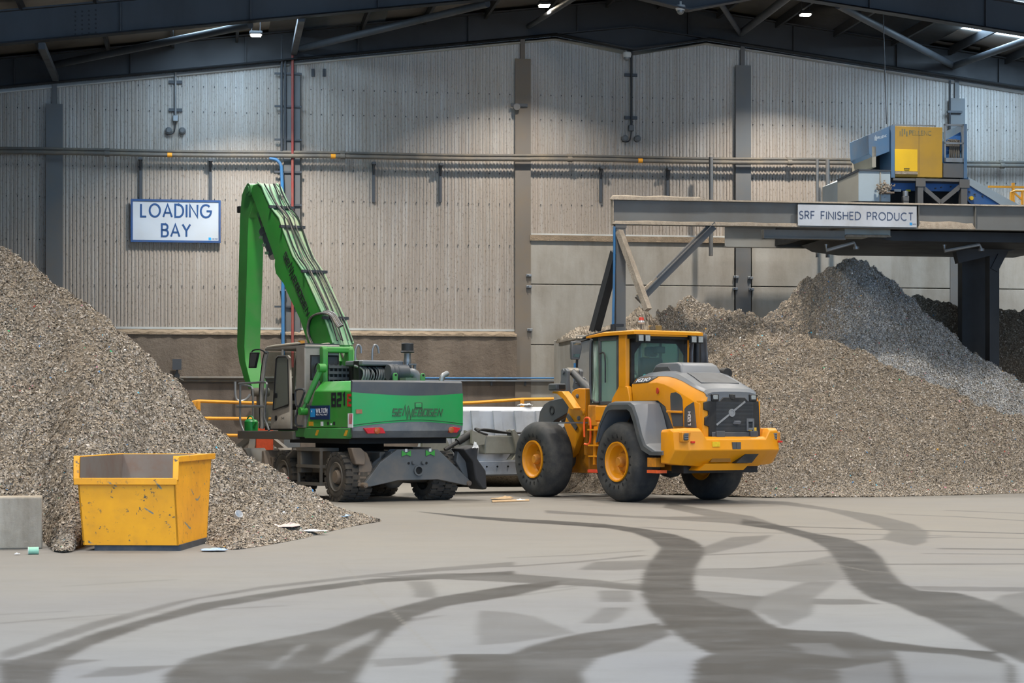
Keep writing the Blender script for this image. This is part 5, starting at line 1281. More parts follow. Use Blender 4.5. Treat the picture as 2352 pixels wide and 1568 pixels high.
    prof = [(bx, .72), (bx - .02, .86), (bx - .02, 1.84), (bx + .1, 1.93), (bx + .22, 1.93), (bx + .10, 1.8), (bx + .1, .95), (bx + .5, .55), (bx + 1.25, .42), (bx + 1.25, .37), (bx + .35, .38), (bx + .05, .44)]
    MB().prism(prof, 'y', -yw, yw).build('bucket', gb, t, bevel=.02)
    for s in (1, -1): MB().prism([(bx, .4), (bx, 1.9), (bx + .3, 1.92), (bx + 1.2, .42)], 'y', s * yw, s * (yw + .04)).build('bucket_side', gb, t)
    mb = MB()
    for i in range(10):
        y = -2.5 + i * .56; mb.loft([[(bx - .07, y, 1.84), (bx - .07, y + .2, 1.84), (bx, y + .2, 1.84), (bx, y, 1.84)], [(bx - .07, y - .1, .9), (bx - .07, y + .1, .9), (bx, y + .1, .9), (bx, y - .1, .9)]])
    mb.build('bucket_ribs', gb, t)
    MB().box(bx - .1, bx, -yw, yw, .42, .72).build('wear_strip', gb, t, bevel=.01)
    mb = MB()
    for i in range(20): mb.cyl((bx - .12, -2.6 + i * .275, .6), (bx - .1, -2.6 + i * .275, .6), .02, n=8)
    mb.build('wear_bolts', M_BLACK, t)
    # carrier beam with end plates, cylinder
    (y0, z0), (y1, z1) = [(1.582, 1.294), (0.53, 0.884)]
    MB().box(4.75, 5.05, -y0 + .2, y0, z1, z0).build('carrier_beam', gd, t, bevel=.03)
    (ya, za), (yb, zb_), (yc, zc), (yd, zd), (ye, ze) = [(1.934, 1.41), (1.582, 1.294), (1.626, 1.103), (1.758, 1.085), (1.934, 1.124)]
    MB().prism([(ya, za), (yb, zb_), (yc, zc), (yd, zd), (ye, ze)], 'x', 4.7, 4.78).prism([(ya, za), (yb, zb_), (yc, zc), (yd, zd), (ye, ze)], 'x', 5.0, 5.08).build('carrier_end', gd, t)
    (ya, za), (yb, zb_) = [(1.784, 1.361), (2.472, 0.984)]
    MB().cyl((4.95, ya, za), (4.95, yb, zb_), .045, n=12).cyl((4.95, ya, za), (4.95, ya * .45 + yb * .55, za * .45 + zb_ * .55), .085, n=12).build('tip_cylinder', BLK, t)
    (ya, za), (yb, zb_) = [(1.729, 1.199), (2.222, 0.964)]
    MB().bar((4.98, ya, za), (4.98, yb, zb_), .12, .2).build('carrier_arm', gd, t)
    q = [(2.972, 1.411), (2.411, 1.296), (2.193, 0.866), (2.519, 0.727), (2.972, 0.807)]
    MB().prism(q, 'x', 5.05, 5.15).build('pivot_bracket', gd, t)
    q = [(0.98, 1.407), (0.913, 1.427), (0.733, 1.194), (0.756, 0.789), (0.98, 0.753), (0.846, 0.906)]
    MB().prism(q, 'x', 4.6, 4.66).prism(q, 'x', 4.8, 4.86).build('hitch_plate', gd, t)
    (ya, za), = [(1.315, 1.351)]
    mb = MB()
    for i in range(4): mb.tube([(4.9 - .06 * i, y0 - .05, z0 + .02), (4.9 - .06 * i, y0 + .25, z0 + .18 - .03 * i), (4.9 - .06 * i, y0 - .1 + .05 * i, z0 + .1 + .02 * i), (4.9 - .05 * i, y0 - .6, z0 + .05), (4.85 - .06 * i, y0 - 1.1, z0 + .06)], .022, 6, smooth=2)
    mb.build('bucket_hose', BLK, t)
    litter('plastic_bag', 'white plastic scraps caught on the top edge of the grey bucket', 'litter', tuple(LF @ Vector((bx + .16, 0.084, 1.93))), (.3, .2, .2), _wht, 31)
    # brand lettering on the hood
    q = [(0.211, 2.333), (0.088, 2.48), (-0.73, 2.461), (-0.43, 2.328)]
    hs = lambda x, f: (x, .758 + (.645 - .758) * f + .007, (2.352 + (.27 - x) * .035) + ((2.468 + (.27 - x) * .046) - (2.352 + (.27 - x) * .035)) * f + .006)
    MB().loft([[hs(.25, .03), hs(-.30, .03)], [hs(.2, .95), hs(-.52, .95)]], closed=False).build('name_panel', G_DARK, t, solid=.004)
    if False: MB().loft([[(q[0][0], .765, q[0][1]), (q[3][0], .768, q[3][1] + .015), (q[3][0] , .762, q[3][1] + .015), (q[0][0], .755, q[0][1])], [(q[1][0] - .08, .66, q[1][1]), (q[2][0] + .12, .66, q[2][1] + .0), (q[2][0] + .12, .65, q[2][1]), (q[1][0] - .08, .65, q[1][1])]]).build('name_panel', G_DARK, t)
    mb = MB(); dn = Vector((0, .69 - .76, 2.47 - 2.345)); 
    dn = Vector(hs(0, 1)) - Vector(hs(0, 0)); letters(mb, 'VOLVO', Vector(hs(.16, .22)) + Vector((0, .006, .004)), Vector(hs(-.5, .2)) - Vector(hs(.2, .2)), dn, .085, w=.2, gap=.12, slant=.25, width=.45, th=.012)
    mb.build('name_lettering', flat('white_lettering', 'dcdde0', .4), t, smooth=False)
    q = (-0.625, 2.212)
    MB().prism([(q[0] + .04 * cos(R(a)), q[1] + .062 * sin(R(a))) for a in range(0, 360, 30)], 'y', .75, .768).build('round_warning', flat('red_warning', 'c23a2c', .4), t)
    return t
loader()
# ================================================================ green material handler (x forward from the slew centre, y left, z up)
GREEN = paint('handler_green', '379a38', .42, '6a7a58', .5, 1.6, var=.14)
GREEN_D = paint('dulled_handler_green', '3f8f45', .5, '5d6a52', .5, 1.2)
GREEN_T = paint('tail_green', '1c9850', .4, '5d8a60', .35, 1.2, var=.1)
CHAR = paint('charcoal_paint', '454a50', .5, '6e6a62', .4, 2)
CABG = paint('cab_warm_grey', '9a958c', .5, '6f6557', .5, 2)
UNDER = paint('muddy_undercarriage_grey', '5f5c56', .7, '74644f', .7, 2.5)
DOZ = paint('stabiliser_grey', '565b5e', .55, '87796a', .5, 1.6, chips='3a3a38', var=.15)
RUSTY = paint('muddy_steel', '6e6256', .75, '84705a', .7, 3)
TYRE = paint('muddy_lug_tyre', '3a3733', .9, '6d6252', .6, 3, bump=.3)
HOSE = flat('black_hose', '1d1e20', .5)
HOSED = paint('dusty_hose', '4a4845', .7, '8f8475', .8, 6)
DUSTY = paint('dusty_boom_top', '7fae86', .8, 'aa9c86', 1.0, 1.2)
SMOKE = glass('smoked_cab_glass', 'd3d8d2', .05, .1)

def lug_wheel(t, x, y, side, hub):
    """one lugged tyre; outer face towards side"""
    w, r = .135, .5
    c = (x, y, r)
    mb = MB(); ax = (0, side, 0)
    mb.lathe([(-w + .01, .29), (-w - .01, .36), (-w, .44), (-w + .03, .475), (w - .03, .475), (w, .44), (w + .01, .36), (w - .01, .29)], c, ax, 48)
    for i in range(22):
        for k in (0, 1):
            a = 2 * PI * (i + .5 * k) / 22
            M = Matrix.Translation(c) @ Matrix.Rotation(a, 4, 'Y')
            y0, y1 = ((-w - .012, .012) if k else (-.012, w + .012))
            mb.box(-.045, .045, y0, y1, .43, .5, M)
    o = mb.build('wheel', TYRE, t, smooth=True)
    mb = MB()
    mb.lathe([(w - .01, .3), (w + .01, .285), (w - .02, .27), (w - .03, .2), (w - .1, .18), (w - .1, .0)], c, ax, 32)
    mb.build('rim', UNDER, o)
    if hub:
        mb = MB(); mb.lathe([(w - .1, .15), (w - .02, .14), (w + .02, .12), (w + .02, 0)], c, ax, 24); mb.build('hub', RUSTY, o)
    return o

def handler():
    t = thing('material_handler', 'green material handler with raised boom and stick, parked beside the left heap', 'excavator', SF)
    # ------------------------------------------------ wheels and undercarriage
    for x in (-1.93, .6):
        for s in (1, -1):
            lug_wheel(t, x, s * 1.13, s, True); lug_wheel(t, x, s * .82, s, False)
        MB().cyl((x, -.8, .5), (x, .8, .5), .14, n=14).ball((x, 0, .5), .26).build('axle', UNDER, t)
    MB().box(-2.2, .9, -.42, .42, .55, 1.0).box(-1.2, -.1, -.9, .9, .7, .98).build('chassis', UNDER, t, bevel=.03)
    MB().cyl((-.0, 0, .95), (0, 0, 1.25), .72, n=32).build('slew_ring', M_BLACK, t)
    for s in (1, -1):
        q = [(-1.38, 1.06), (.1, 1.06), (.12, 1.02), (-1.38, 1.02)]
        mb = MB().box(-1.22, .12, s * .85, s * 1.28, 1.0, 1.07); mb.build('step_deck', UNDER, t)
        MB().box(-1.15, -.2, s * .9, s * 1.0, .55, 1.0).box(-.28, -.14, s * .86, s * 1.26, .55, 1.0).build('step_box', UNDER, t, bevel=.015)
        for z in (.66, .3): MB().box(-1.22, -.1, s * 1.12, s * 1.28, z, z + .06).build('step', UNDER, t)
        MB().bar((-.14, s * 1.24, 1.0), (-.14, s * 1.24, .3), .05, .05).bar((-1.2, s * 1.24, 1.0), (-1.2, s * 1.24, .3), .05, .05).bar((-.1, s * 1.2, 1.03), (.25, s * 1.2, .86), .3, .04).build('step_frame', UNDER, t)
    # rear stabiliser plate
    q = [(0.925, 0.361), (0.868, 0.308), (0.771, 0.315), (0.168, 0.427), (-0.734, 0.431), (-1.371, 0.306), (-1.473, 0.313), (-1.504, 0.384), (-0.734, 1.042), (0.188, 1.048), (0.578, 0.788)]
    mb = MB().prism(q, 'x', -2.52, -2.42); mb.build('stabiliser_plate', DOZ, t, bevel=.012)
    q2 = [(y * .97, z) for y, z in q]; MB().prism(q2, 'x', -2.2, -2.15).box(-2.45, -2.1, -.75, .3, .6, 1.0).build('stabiliser_rear_plate', DOZ, t)
    y, z = (-0.279, 0.622)
    MB().lathe([(-.1, .075), (.06, .075), (.06, .105), (-.1, .105)], (-2.5, y, z), (-1, 0, 0), 24).build('tow_socket', DOZ, t)
    MB().lathe([(0, .075), (0, 0)], (-2.525, y, z), (-1, 0, 0), 24).build('socket_bore', M_BLACK, t)
    for (y, z) in [(-0.062, 0.768), (-0.468, 0.768)]: MB().cyl((-2.53, y, z), (-2.52, y, z), .025, n=12).build('bolt_hole', M_BLACK, t)
    for (y, z) in [(-0.16, 0.78), (-0.378, 0.778)]: MB().lathe([(0, .045), (.03, .04), (.05, .03), (.05, 0)], (-2.52, y, z), (-1, 0, 0), 14).build('boss', DOZ, t)
    for (y, z) in [(-0.003, 0.965), (-0.548, 0.969)]:
        MB().prism([(y + .1, z + .06), (y + .1, z - .06), (y, z - .02), (y - .1, z - .06), (y - .1, z + .06), (y, z + .0)], 'x', -2.54, -2.515).build('green_bracket', GREEN, t)
        MB().box(-2.535, -2.515, y - .025, y + .025, z + .03, z + .09).build('white_tab', flat('white_tab', 'd0d2cf', .5), t)
    for (y, z) in [(0.912, 0.344), (-1.446, 0.35)]: MB().cyl((-2.56, y, z), (-2.35, y, z), .05, n=14).cyl((-2.57, y, z), (-2.56, y, z), .03, n=10).build('pivot_pin', RUSTY, t)
    # outrigger pads folded up
    for nm, pts in (('l', [(1.201, 1.084), (0.99, 1.083), (0.913, 1.014), (0.875, 0.875), (0.904, 0.737), (1.105, 0.757)]),):
        MB().prism(pts, 'x', -2.5, -2.3).build('stabiliser_foot', RUSTY, t, bevel=.02)
    q = [(0.98, 0.772), (0.903, 1.03), (0.807, 0.978), (0.691, 0.7), (0.749, 0.459), (0.768, 0.312), (1.019, 0.316), (1.019, 0.428)]
    MB().prism(q, 'x', -2.42, -2.3).build('stabiliser_leg', RUSTY, t, bevel=.02)
    q = [(-1.192, 1.044), (-1.559, 1.121), (-1.518, 0.856), (-1.723, 0.605), (-1.754, 0.232), (-1.641, 0.216), (-1.477, 0.431), (-1.416, 0.786)]
    MB().prism(q, 'x', -2.75, -2.2).build('stabiliser_foot', M_DARK, t, bevel=.03)
    q = [(-1.237, 1.007), (-1.604, 1.084), (-1.584, 0.871), (-1.502, 0.56), (-1.522, 0.382), (-1.42, 0.428), (-1.196, 0.786)]
    MB().prism(q, 'x', -2.45, -2.3).build('stabiliser_leg', DOZ, t, bevel=.02)
    # front stabiliser foot
    q = [(2.365, 1.049), (1.947, 1.063), (1.695, 0.738), (1.924, 0.697), (2.016, 0.309), (2.086, 0.241), (1.947, 0.235), (1.764, 0.287), (1.695, 0.738)]
    MB().box(1.28, 1.5, .9, 1.2, .1, .85).build('stabiliser_leg', RUSTY, t, bevel=.02)
    (x0, z0), (x1, z1) = [(2.205, 1.061), (1.697, 0.72)]
    MB().loft([[(1.5, 1.3, .98), (1.62, 1.3, .98), (1.62, .7, .98), (1.5, .7, .98)], [(1.28, 1.36, .64), (1.5, 1.36, .64), (1.5, .7, .64), (1.28, .7, .64)]]).build('stabiliser_foot', RUSTY, t, bevel=.02)
    MB().box(.9, 1.35, -1.1, 1.1, .3, .9).build('front_stabiliser_frame', M_DARK, t, bevel=.03)
    # ------------------------------------------------ upper frame
    z0, z1 = 1.26, 1.47
    MB().box(-2.35, 1.0, -1.2, 1.2, z0 + .02, z1).build('upper_frame', GREEN_D, t, bevel=.02)
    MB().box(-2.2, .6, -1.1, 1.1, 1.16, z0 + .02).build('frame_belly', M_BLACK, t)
    MB().prism([(-2.57, 1.47), (-.5, 1.47), (-.42, 1.30), (-.5, 1.26), (-2.38, 1.26), (-2.48, 1.32)], 'y', 1.15, 1.27).build('side_sill', GREEN_D, t, bevel=.012)
    MB().prism([(-2.57, 1.47), (-.5, 1.47), (-.42, 1.30), (-.5, 1.26), (-2.38, 1.26), (-2.48, 1.32)], 'y', -1.27, -1.15).build('side_sill', GREEN_D, t, bevel=.012)
    hz = flat('hazard_yellow', 'd8a028', .5)
    for x in (-.98, -2.3): MB().prism([(x - .09, 1.43), (x - .2, 1.43), (x - .12, 1.32), (x - .0, 1.32)], 'y', 1.26, 1.276).build('hazard_patch', hz, t)
    # left service housing: side, sloped front, chamfered top
    mb = MB()
    prof = lambda f: [(f, 1.25, 1.48), (f + .28 if f > -1 else f, 1.25, 2.22), (f + .5 if f > -1 else f, 1.0, 2.42), (f + .5 if f > -1 else f, .42, 2.42), (f, .42, 1.48)]
    mb.loft([[(-2.62, 1.25, 1.48), (-2.62, 1.25, 2.2), (-2.62, 1.02, 2.41), (-2.62, .42, 2.41), (-2.62, .42, 1.48)], [(-.5, 1.25, 1.48), (-.92, 1.25, 2.22), (-.72, .98, 2.42), (-.72, .42, 2.42), (-.5, .42, 1.48)]])
    mb.build('left_housing', GREEN, t, bevel=.02, angle=25)
    MB().loft([[(-2.62, -1.25, 1.48), (-2.62, -1.25, 2.2), (-2.62, -1.02, 2.41), (-2.62, -.42, 2.41), (-2.62, -.42, 1.48)], [(1.0, -1.25, 1.48), (.8, -1.25, 2.0), (.8, -.98, 2.1), (.8, -.42, 2.1), (1.0, -.42, 1.48)]]).build('right_housing', GREEN, t, bevel=.02, angle=25)
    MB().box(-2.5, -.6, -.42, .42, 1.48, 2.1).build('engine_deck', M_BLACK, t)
    # ------------------------------------------------ counterweight tail with swept green panel
    n = 24; Ys = [1.25 - 2.5 * i / n for i in range(n + 1)]
    def xr(y): return -2.62 - .13 * (1 - (abs(y) / 1.25) ** 2)
    def ztop(y): return 2.115 + .06 * (abs(y + .05) / 1.25) ** 1.6
    def zbot(y): return 1.60 - .095 * (abs(y + .1) / 1.25) ** 1.7
    mb = MB()
    mb.loft([[(xr(y) + .05, y * .985, 2.42), (xr(y), y * .99, 2.38), (xr(y), y, ztop(y)), (-2.57, y, ztop(y)), (-2.57, y, 2.42)] for y in Ys]); mb.build('tail_top_band', CHAR, t, angle=30)
    mb = MB(); mb.loft([[(xr(y) - .004, y, ztop(y)), (xr(y) - .012, y, (ztop(y) + zbot(y)) / 2), (xr(y) - .004, y, zbot(y)), (-2.57, y, zbot(y)), (-2.57, y, ztop(y))] for y in Ys]); mb.build('tail_panel', GREEN_T, t, angle=30)
    mb = MB(); mb.loft([[(xr(y), y, zbot(y)), (xr(y), y * .99, 1.42), (xr(y) + .12, y * .93, 1.285), (xr(y) + .5, y * .93, 1.27), (xr(y) + .5, y, zbot(y))] for y in Ys]); tb = mb.build('tail_bumper', paint('scuffed_tail_bumper', '5d646a', .5, '8d8c86', .55, 2.5, var=.15), t, angle=30)
    mb = MB()
    for i in range(n):
        a, b = Ys[i], Ys[i + 1]; mb.add([(xr(a) - .008, a, zbot(a) + .03), (xr(b) - .008, b, zbot(b) + .03), (xr(b) - .008, b, zbot(b) + .045), (xr(a) - .008, a, zbot(a) + .045)], [(0, 1, 2, 3)])
    mb.build('pinstripe', flat('dark_green_stripe', '0f5a30', .4), t, solid=.006)
    redl = flat('tail_lamp_red', 'c0202a', .25); amb = flat('indicator_lens', 'a8562c', .25)
    for pts, cc in (([(1.035, 1.472), (0.661, 1.488), (0.603, 1.462), (0.554, 1.367), (0.949, 1.364)], (0.748, 1.42)), ([(-0.885, 1.381), (-0.935, 1.486), (-0.996, 1.499), (-1.167, 1.468), (-1.087, 1.376)], (-0.944, 1.433))):
        yc = sum(p[0] for p in pts) / len(pts); X0 = xr(yc) - .01
        MB().prism(pts, 'x', X0 - .008, X0 + .05).build('tail_lamp', redl, t, bevel=.006)
        MB().lathe([(0, .065), (.02, .06), (.03, .03), (.03, 0)], (X0 - .008, cc[0], cc[1]), (-1, 0, 0), 18).build('indicator', amb, t.children[-1])
    (ya, za), (yb, zb_) = [(-0.087, 1.964), (-0.225, 1.878)]
    mb = MB().box(-2.775, -2.75, yb, ya, zb_, za); mb.build('panel_lock', GREEN_T, t, bevel=.02)
    MB().box(-2.768, -2.745, yb - .02, ya + .02, zb_ - .015, za + .02).build('lock_recess', paint('recess_green', '14502c', .5), t, bevel=.02)
    ltr = paint('faded_lettering', '3b5a3f', .5, '2a6a40', .5, 6)
    (ya, za), (yb, zb_) = [(0.431, 1.721), (-0.72, 1.722)]
    mb = MB(); letters(mb, 'SENNEBOGEN', (-2.762, ya, za), (-.0, -1, 0), (0, 0, 1), .13, w=.2, gap=.34, slant=.28, width=(ya - yb) - .03, th=.01, square=True, special={2: (0, 1.5), 3: (-.5, 1)})
    # follow the gentle curve of the tail
    mb.v = [(xr(p[1]) - .012 + (p[0] + 2.762), p[1], p[2]) for p in mb.v]
    mb.build('maker_lettering', ltr, t, smooth=False)
    MB().box(xr(1.1) - .02, xr(1.1), 1.0, 1.18, 1.76, 1.84).build('scrape_mark', flat('red_scrape', '9b6a50', .6), t)
    for y, x in ((-.55 + .24, -2.5), (-1.0 + .14, -2.5)):
        pass
    for (y, z) in [(0.227, 2.416), (-0.395, 2.423)]:
        MB().prism([(y - .05, 2.4), (y + .05, 2.4), (y + .05, 2.53), (y + .03, 2.57), (y - .03, 2.57), (y - .05, 2.53)], 'x', -2.52, -2.47).build('lifting_eye', GREEN_D, t, bevel=.01)
        MB().cyl((-2.525, y, 2.53), (-2.465, y, 2.53), .022, n=10).build('eye_hole', M_BLACK, t)
    # decals on the left housing
    (xa, za), (xb, zb_) = [(-0.741, 1.925), (-1.637, 1.644)]
    navy = flat('sign_navy', '16305c', .4); cy = flat('sign_cyan', '2a9be4', .4); wh = flat('sign_lettering_white', 'e4e6ea', .4)
    d = MB().box(xb, xa, 1.25, 1.272, zb_, za).build('company_sign', navy, t)
    MB().box(xa - .03 - .24 * (xa - xb), xa - .03, 1.27, 1.276, zb_ + .05, za - .06).build('logo_square', cy, d)
    mb = MB(); W = xa - xb
    letters(mb, 'WILTON', (xa - .33 * W, 1.274, zb_ + .135), (-1, 0, 0), (0, 0, 1), .085, w=.2, gap=.34, width=.58 * W, th=.004)
    letters(mb, 'RECYCLING', (xa - .34 * W, 1.274, zb_ + .085), (-1, 0, 0), (0, 0, 1), .026, w=.2, gap=.5, width=.56 * W, th=.004)
    letters(mb, 'W', (xa - .09 * W, 1.277, zb_ + .15), (-1, 0, 0), (0, 0, 1), .03, w=.2, th=.003)
    mb.build('sign_lettering', wh, d, smooth=False)
    (xa, za), (xb, zb_) = [(-1.737, 1.922), (-2.384, 2.15)]
    mb = MB(); letters(mb, '821', (xa, 1.253, za), (-1, 0, 0), (0, 0, 1), zb_ - za, w=.26, gap=.34, width=(xa - xb) * .86, th=.006); mb.build('model_number', flat('black_number', '22242c', .4), t, smooth=False)
    (xa, za), (xb, zb_) = [(-2.451, 1.922), (-2.615, 2.121)]
    mb = MB(); letters(mb, 'E', (xa, 1.253, za), (-1, 0, 0), (0, 0, 1), (zb_ - za), w=.24, th=.006, width=(xa - xb) * .9, square=True); mb.build('model_letter', flat('red_letter', 'c23228', .4), t, smooth=False)
    (xa, za), (xb, zb_) = [(-2.461, 1.763), (-2.672, 1.481)]
    d = MB().box(xb, xa, 1.25, 1.262, zb_, za).build('white_decal', wh, t)
    mb = MB()
    for i in range(3): letters(mb, 'I', (xb + .05 + i * .045, 1.263, zb_ + .07), (-1, 0, 0), (0, 0, 1), .2, w=.13, th=.003, slant=.15)
    mb.build('decal_stripes', flat('decal_red', 'b8323a', .4), d, smooth=False)
    (xa, za), (xb, zb_) = [(-0.658, 1.6), (-0.865, 1.511)]
    MB().box(xb, xa, 1.25, 1.26, zb_, za).build('warning_label', hz, t)
    for (x, z), m, r in zip([(-1.275, 1.556), (-1.557, 1.565), (-1.697, 1.548), (-1.836, 1.565)], (wh, M_DARK, wh, M_DARK), (.05, .03, .022, .035)): MB().box(x - r, x + r, 1.25, 1.262, z - r * .9, z + r * .9).build('latch' if m is M_DARK else 'label', m, t)
    # ------------------------------------------------ A-frame, engine, intake
    (yl, zl), (yr, zr), = [(0.82, 3.155), (0.23, 3.167)]
    for s, y in ((1, yl), (-1, yr)):
        q = [(.62, 3.26), (.42, 3.28), (.3, 3.18), (.26, 2.42), (.44, 2.42), (.5, 2.9), (.95, 2.42), (1.2, 2.42), (.72, 3.2)]
        MB().prism([(-.5, zl), (-.4, zl), (-.34, zl - .08), (-.2, 2.4), (-.54, 2.4), (-.54, zl - .06)], 'y', y - .06, y + .06).build('frame_post', GREEN, t, bevel=.02)
        MB().bar((-.42, y, zl - .08), (.15, y, 2.2), .1, .1).build('frame_brace', GREEN_D, t)
    MB().box(-.53, -.36, yr, yl, zl - .13, zl - .01).build('frame_cross_beam', GREEN, t, bevel=.03)
    mb = MB()
    for z in (2.74, 2.62, 2.5): mb.box(-.57, -.54, yr + .06, yl - .06, z - .035, z + .02)
    for i in range(6): mb.cyl((-.52, yr + .1 + i * .1, 2.4), (-.52, yr + .1 + i * .1, 2.78), .022, n=6)
    mb.build('valve_guard', CHAR, t)
    MB().box(-.5, -.1, yr + .08, yl - .08, 2.2, 2.76).build('valve_block', M_BLACK, t)
    MB().box(-1.35, -1.1, -.5, .46, 2.4, 2.84).box(-1.35, -.4, -.4, .3, 2.1, 2.76).build('engine', M_BLACK, t)
    MB().box(-1.5, -.7, -.5, .46, 2.74, 2.85).build('engine_cover', G_PAINT, t, bevel=.03)
    r = random.Random(3); mb = MB()
    for i in range(12):
        y = .42 - i * .06; mb.tube([(-1.4, y, 2.42), (-1.46, y - .03, 2.55), (-1.42, y + .05 * r.uniform(-1, 1), 2.68), (-1.2, y + .06, 2.74)], r.choice((.014, .02, .028)), 6, smooth=1)
    mb.build('engine_hoses', M_GALV, t)
    q = [(-1.75, -.12, 2.62), (-1.75, -.5, 2.62)]
    MB().cyl((-1.7, -.02, 2.6), (-1.7, -.46, 2.6), .165, n=24).cyl((-1.7, -.1, 2.6), (-1.7, -.13, 2.6), .175, n=24).cyl((-1.7, -.2, 2.6), (-1.7, -.23, 2.6), .175, n=24).build('air_filter', CHAR, t, bevel=.01)
    MB().tube([(-1.7, -.44, 2.6), (-1.72, -.56, 2.6), (-1.75, -.64, 2.56), (-1.75, -.66, 2.42)], .1, 12, smooth=1).build('intake_elbow', G_PAINT, t)
    y, z = (-0.553, 3.103)
    MB().lathe([(-.09, 0), (-.09, .135), (-.07, .145), (-.05, .125), (.1, .125), (.11, .11), (.11, 0)], (-1.55, y, z), (0, 0, 1), 24).build('precleaner', M_DARK, t)
    MB().lathe([(-.38, .07), (-.1, .07)], (-1.55, y, z), (0, 0, 1), 18).lathe([(-.3, .075), (-.26, .08), (-.22, .075)], (-1.55, y, z), (0, 0, 1), 18).build('intake_pipe', M_GALV, t)
    MB().box(-1.65, -1.45, y - .16, y + .02, 2.76, 2.79).bar((-1.6, y - .14, 2.78), (-1.6, y - .14, 2.42), .05, .03).bar((-1.6, y - .02, 2.78), (-1.6, y - .16, 2.5), .03, .03).build('intake_bracket', G_PAINT, t)
    (ya, za), (yb, zb_), (yc, zc) = [(-0.981, 2.416), (-1.011, 2.532), (-1.133, 2.587)]
    MB().tube([(-2.2, ya, 2.38), (-2.2, ya, za), (-2.2, yb, zb_), (-2.2, yc, zc)], .055, 12, smooth=1).lathe([(0, .055), (.01, .05), (-.01, 0)], (-2.2, yc, zc), (0, yc - yb, zc - zb_), 10).build('exhaust_pipe', M_GALV, t)
    (ya, za), (yb, zb_) = [(-0.032, 2.482), (-0.28, 2.414)]
    MB().box(-2.45, -2.2, yb, ya, 2.4, za).build('rear_bracket', paint('dull_green_bracket', '58705c', .6), t)
    # two hooked handrails
    for u in (0, 1):
        (ya, za), (yb, zb_), (yc, zc), (yd, zd) = [[(0.318, 2.587), (0.318, 3.107), (0.188, 3.145), (0.188, 3.011)], [(-0.073, 2.844), (-0.073, 3.114), (-0.205, 3.153), (-0.225, 3.018)]][u]
        MB().tube([(-.9, ya, 2.5), (-.9, ya, zb_ - .06), (-.9, ya - .02, zb_ + .02), (-.9, (yb + yc) / 2, zc + .05), (-.9, yc, zc + .0), (-.9, yd, zd)], .024, 8, smooth=2).build('hand_rail', M_GALV, t)
    # ------------------------------------------------ cab
    xb, xf = -.38, 1.72
    zc0, zc1 = 1.47, 3.16
    y0, y1 = .42, 1.22
    cab = MB().box(xb, .06, y0, y1, zc0, zc1).build('cab_rear', CABG, t, bevel=.03)
    MB().box(xb - .01, xb + .02, y0 + .02, y1 - .12, 2.45, 2.98).build('rear_window_frame', M_BLACK, t, bevel=.04)
    MB().box(xb - .015, xb, y0 + .05, y1 - .15, 2.48, 2.95).build('rear_window_glass', paint('dark_window_glass', '34383a', .1, '6a6a60', .2), t, bevel=.03)
    mb = MB().box(xb - .02, xf - .08, y0, y1, zc1 - .04, zc1 + .03); mb.build('cab_roof', CABG, t, bevel=.025)
    MB().tube([(xb + .3, y1 - .02, 3.22), (xf - .2, y1 - .02, 3.2), (xf - .15, y1 - .04, 3.15)], .03, 8, smooth=1).tube([(xb + .3, y0 + .1, 3.22), (xf - .2, y0 + .1, 3.2)], .03, 8).build('roof_rail', paint('dusty_cab_rail', 'b0a898', .7, '8a7d6b', .5), t)
    MB().box(xb, .6, y0, y1, 3.19, 3.215).build('roof_grid', M_STEEL, t)
    MB().box(.3, .4, .9, 1.0, 3.19, 3.3).build('beacon', flat('amber_beacon', 'c98a2c', .4), t)
    # open door: frame hinged at the rear post, glass with curved lower edge
    dq = [(1.157, 1.461), (0.934, 2.199), (0.911, 2.981), (0.845, 3.006), (0.363, 2.993), (0.276, 2.945), (0.189, 1.455)]
    O = dq
    D = lambda p: (p[0], 1.26, p[1])
    inner = [(1.067, 1.849), (0.911, 2.925), (0.801, 2.968), (0.406, 2.957), (0.319, 2.9), (0.276, 1.963), (0.845, 1.876)]
    mb = MB()
    ii = [(inner[0][0], inner[0][1])] + inner[1:]
    fr = [(1.202, 1.452), (1.09, 1.951), (0.956, 2.945), (0.845, 3.002), (0.341, 2.987), (0.243, 2.926), (0.189, 1.455)]
    # door as panel strips around the window
    dp = MB()
    dp.prism([fr[0], (1.157, 1.84), inner[6], inner[5], (0.189, 1.981), fr[6]], 'y', 1.235, 1.275)
    dp.prism([(1.157, 1.84), fr[1], fr[2], inner[1], inner[0]], 'y', 1.235, 1.275)
    dp.prism([fr[2], fr[3], fr[4], fr[5], inner[4], inner[3], inner[2], inner[1]], 'y', 1.235, 1.275)
    dp.prism([inner[4], fr[5], (0.189, 1.981), inner[5]], 'y', 1.235, 1.275)
    dr = dp.build('door', CABG, t, bevel=.006)
    MB().prism([inner[0], inner[1], inner[2], inner[3], inner[4], inner[5], inner[6]], 'y', 1.25, 1.256).build('door_glass', SMOKE, dr)
    mb = MB(); mb.tube([(p[0], 1.278, p[1]) for p in inner + [inner[0]]], .014, 6); mb.build('window_seal', M_BLACK, dr)
    (xa, za), (xc, zc) = [(0.912, 1.674), (0.559, 1.673)]
    MB().lathe([(0, .055), (.012, .055), (.012, 0)], (xa, 1.275, za), (0, 1, 0), 18).build('round_badge', M_BLACK, dr)
    mb = MB(); letters(mb, 'M', (xc + .06, 1.277, zc - .03), (-1, 0, 0), (0, 0, 1), .05, w=.2, th=.003, width=.1, square=True); mb.build('cab_badge', M_DARK, dr, smooth=False)
    MB().box(dq[1][0] - .05, dq[1][0] + .03, 1.27, 1.3, 2.1, 2.2).build('door_handle', M_BLACK, dr)
    # front and side posts, windscreen, floor
    posts = [[(1.86, 1.459), (1.837, 1.534), (1.906, 2.239), (1.722, 2.892), (1.608, 3.094)]]
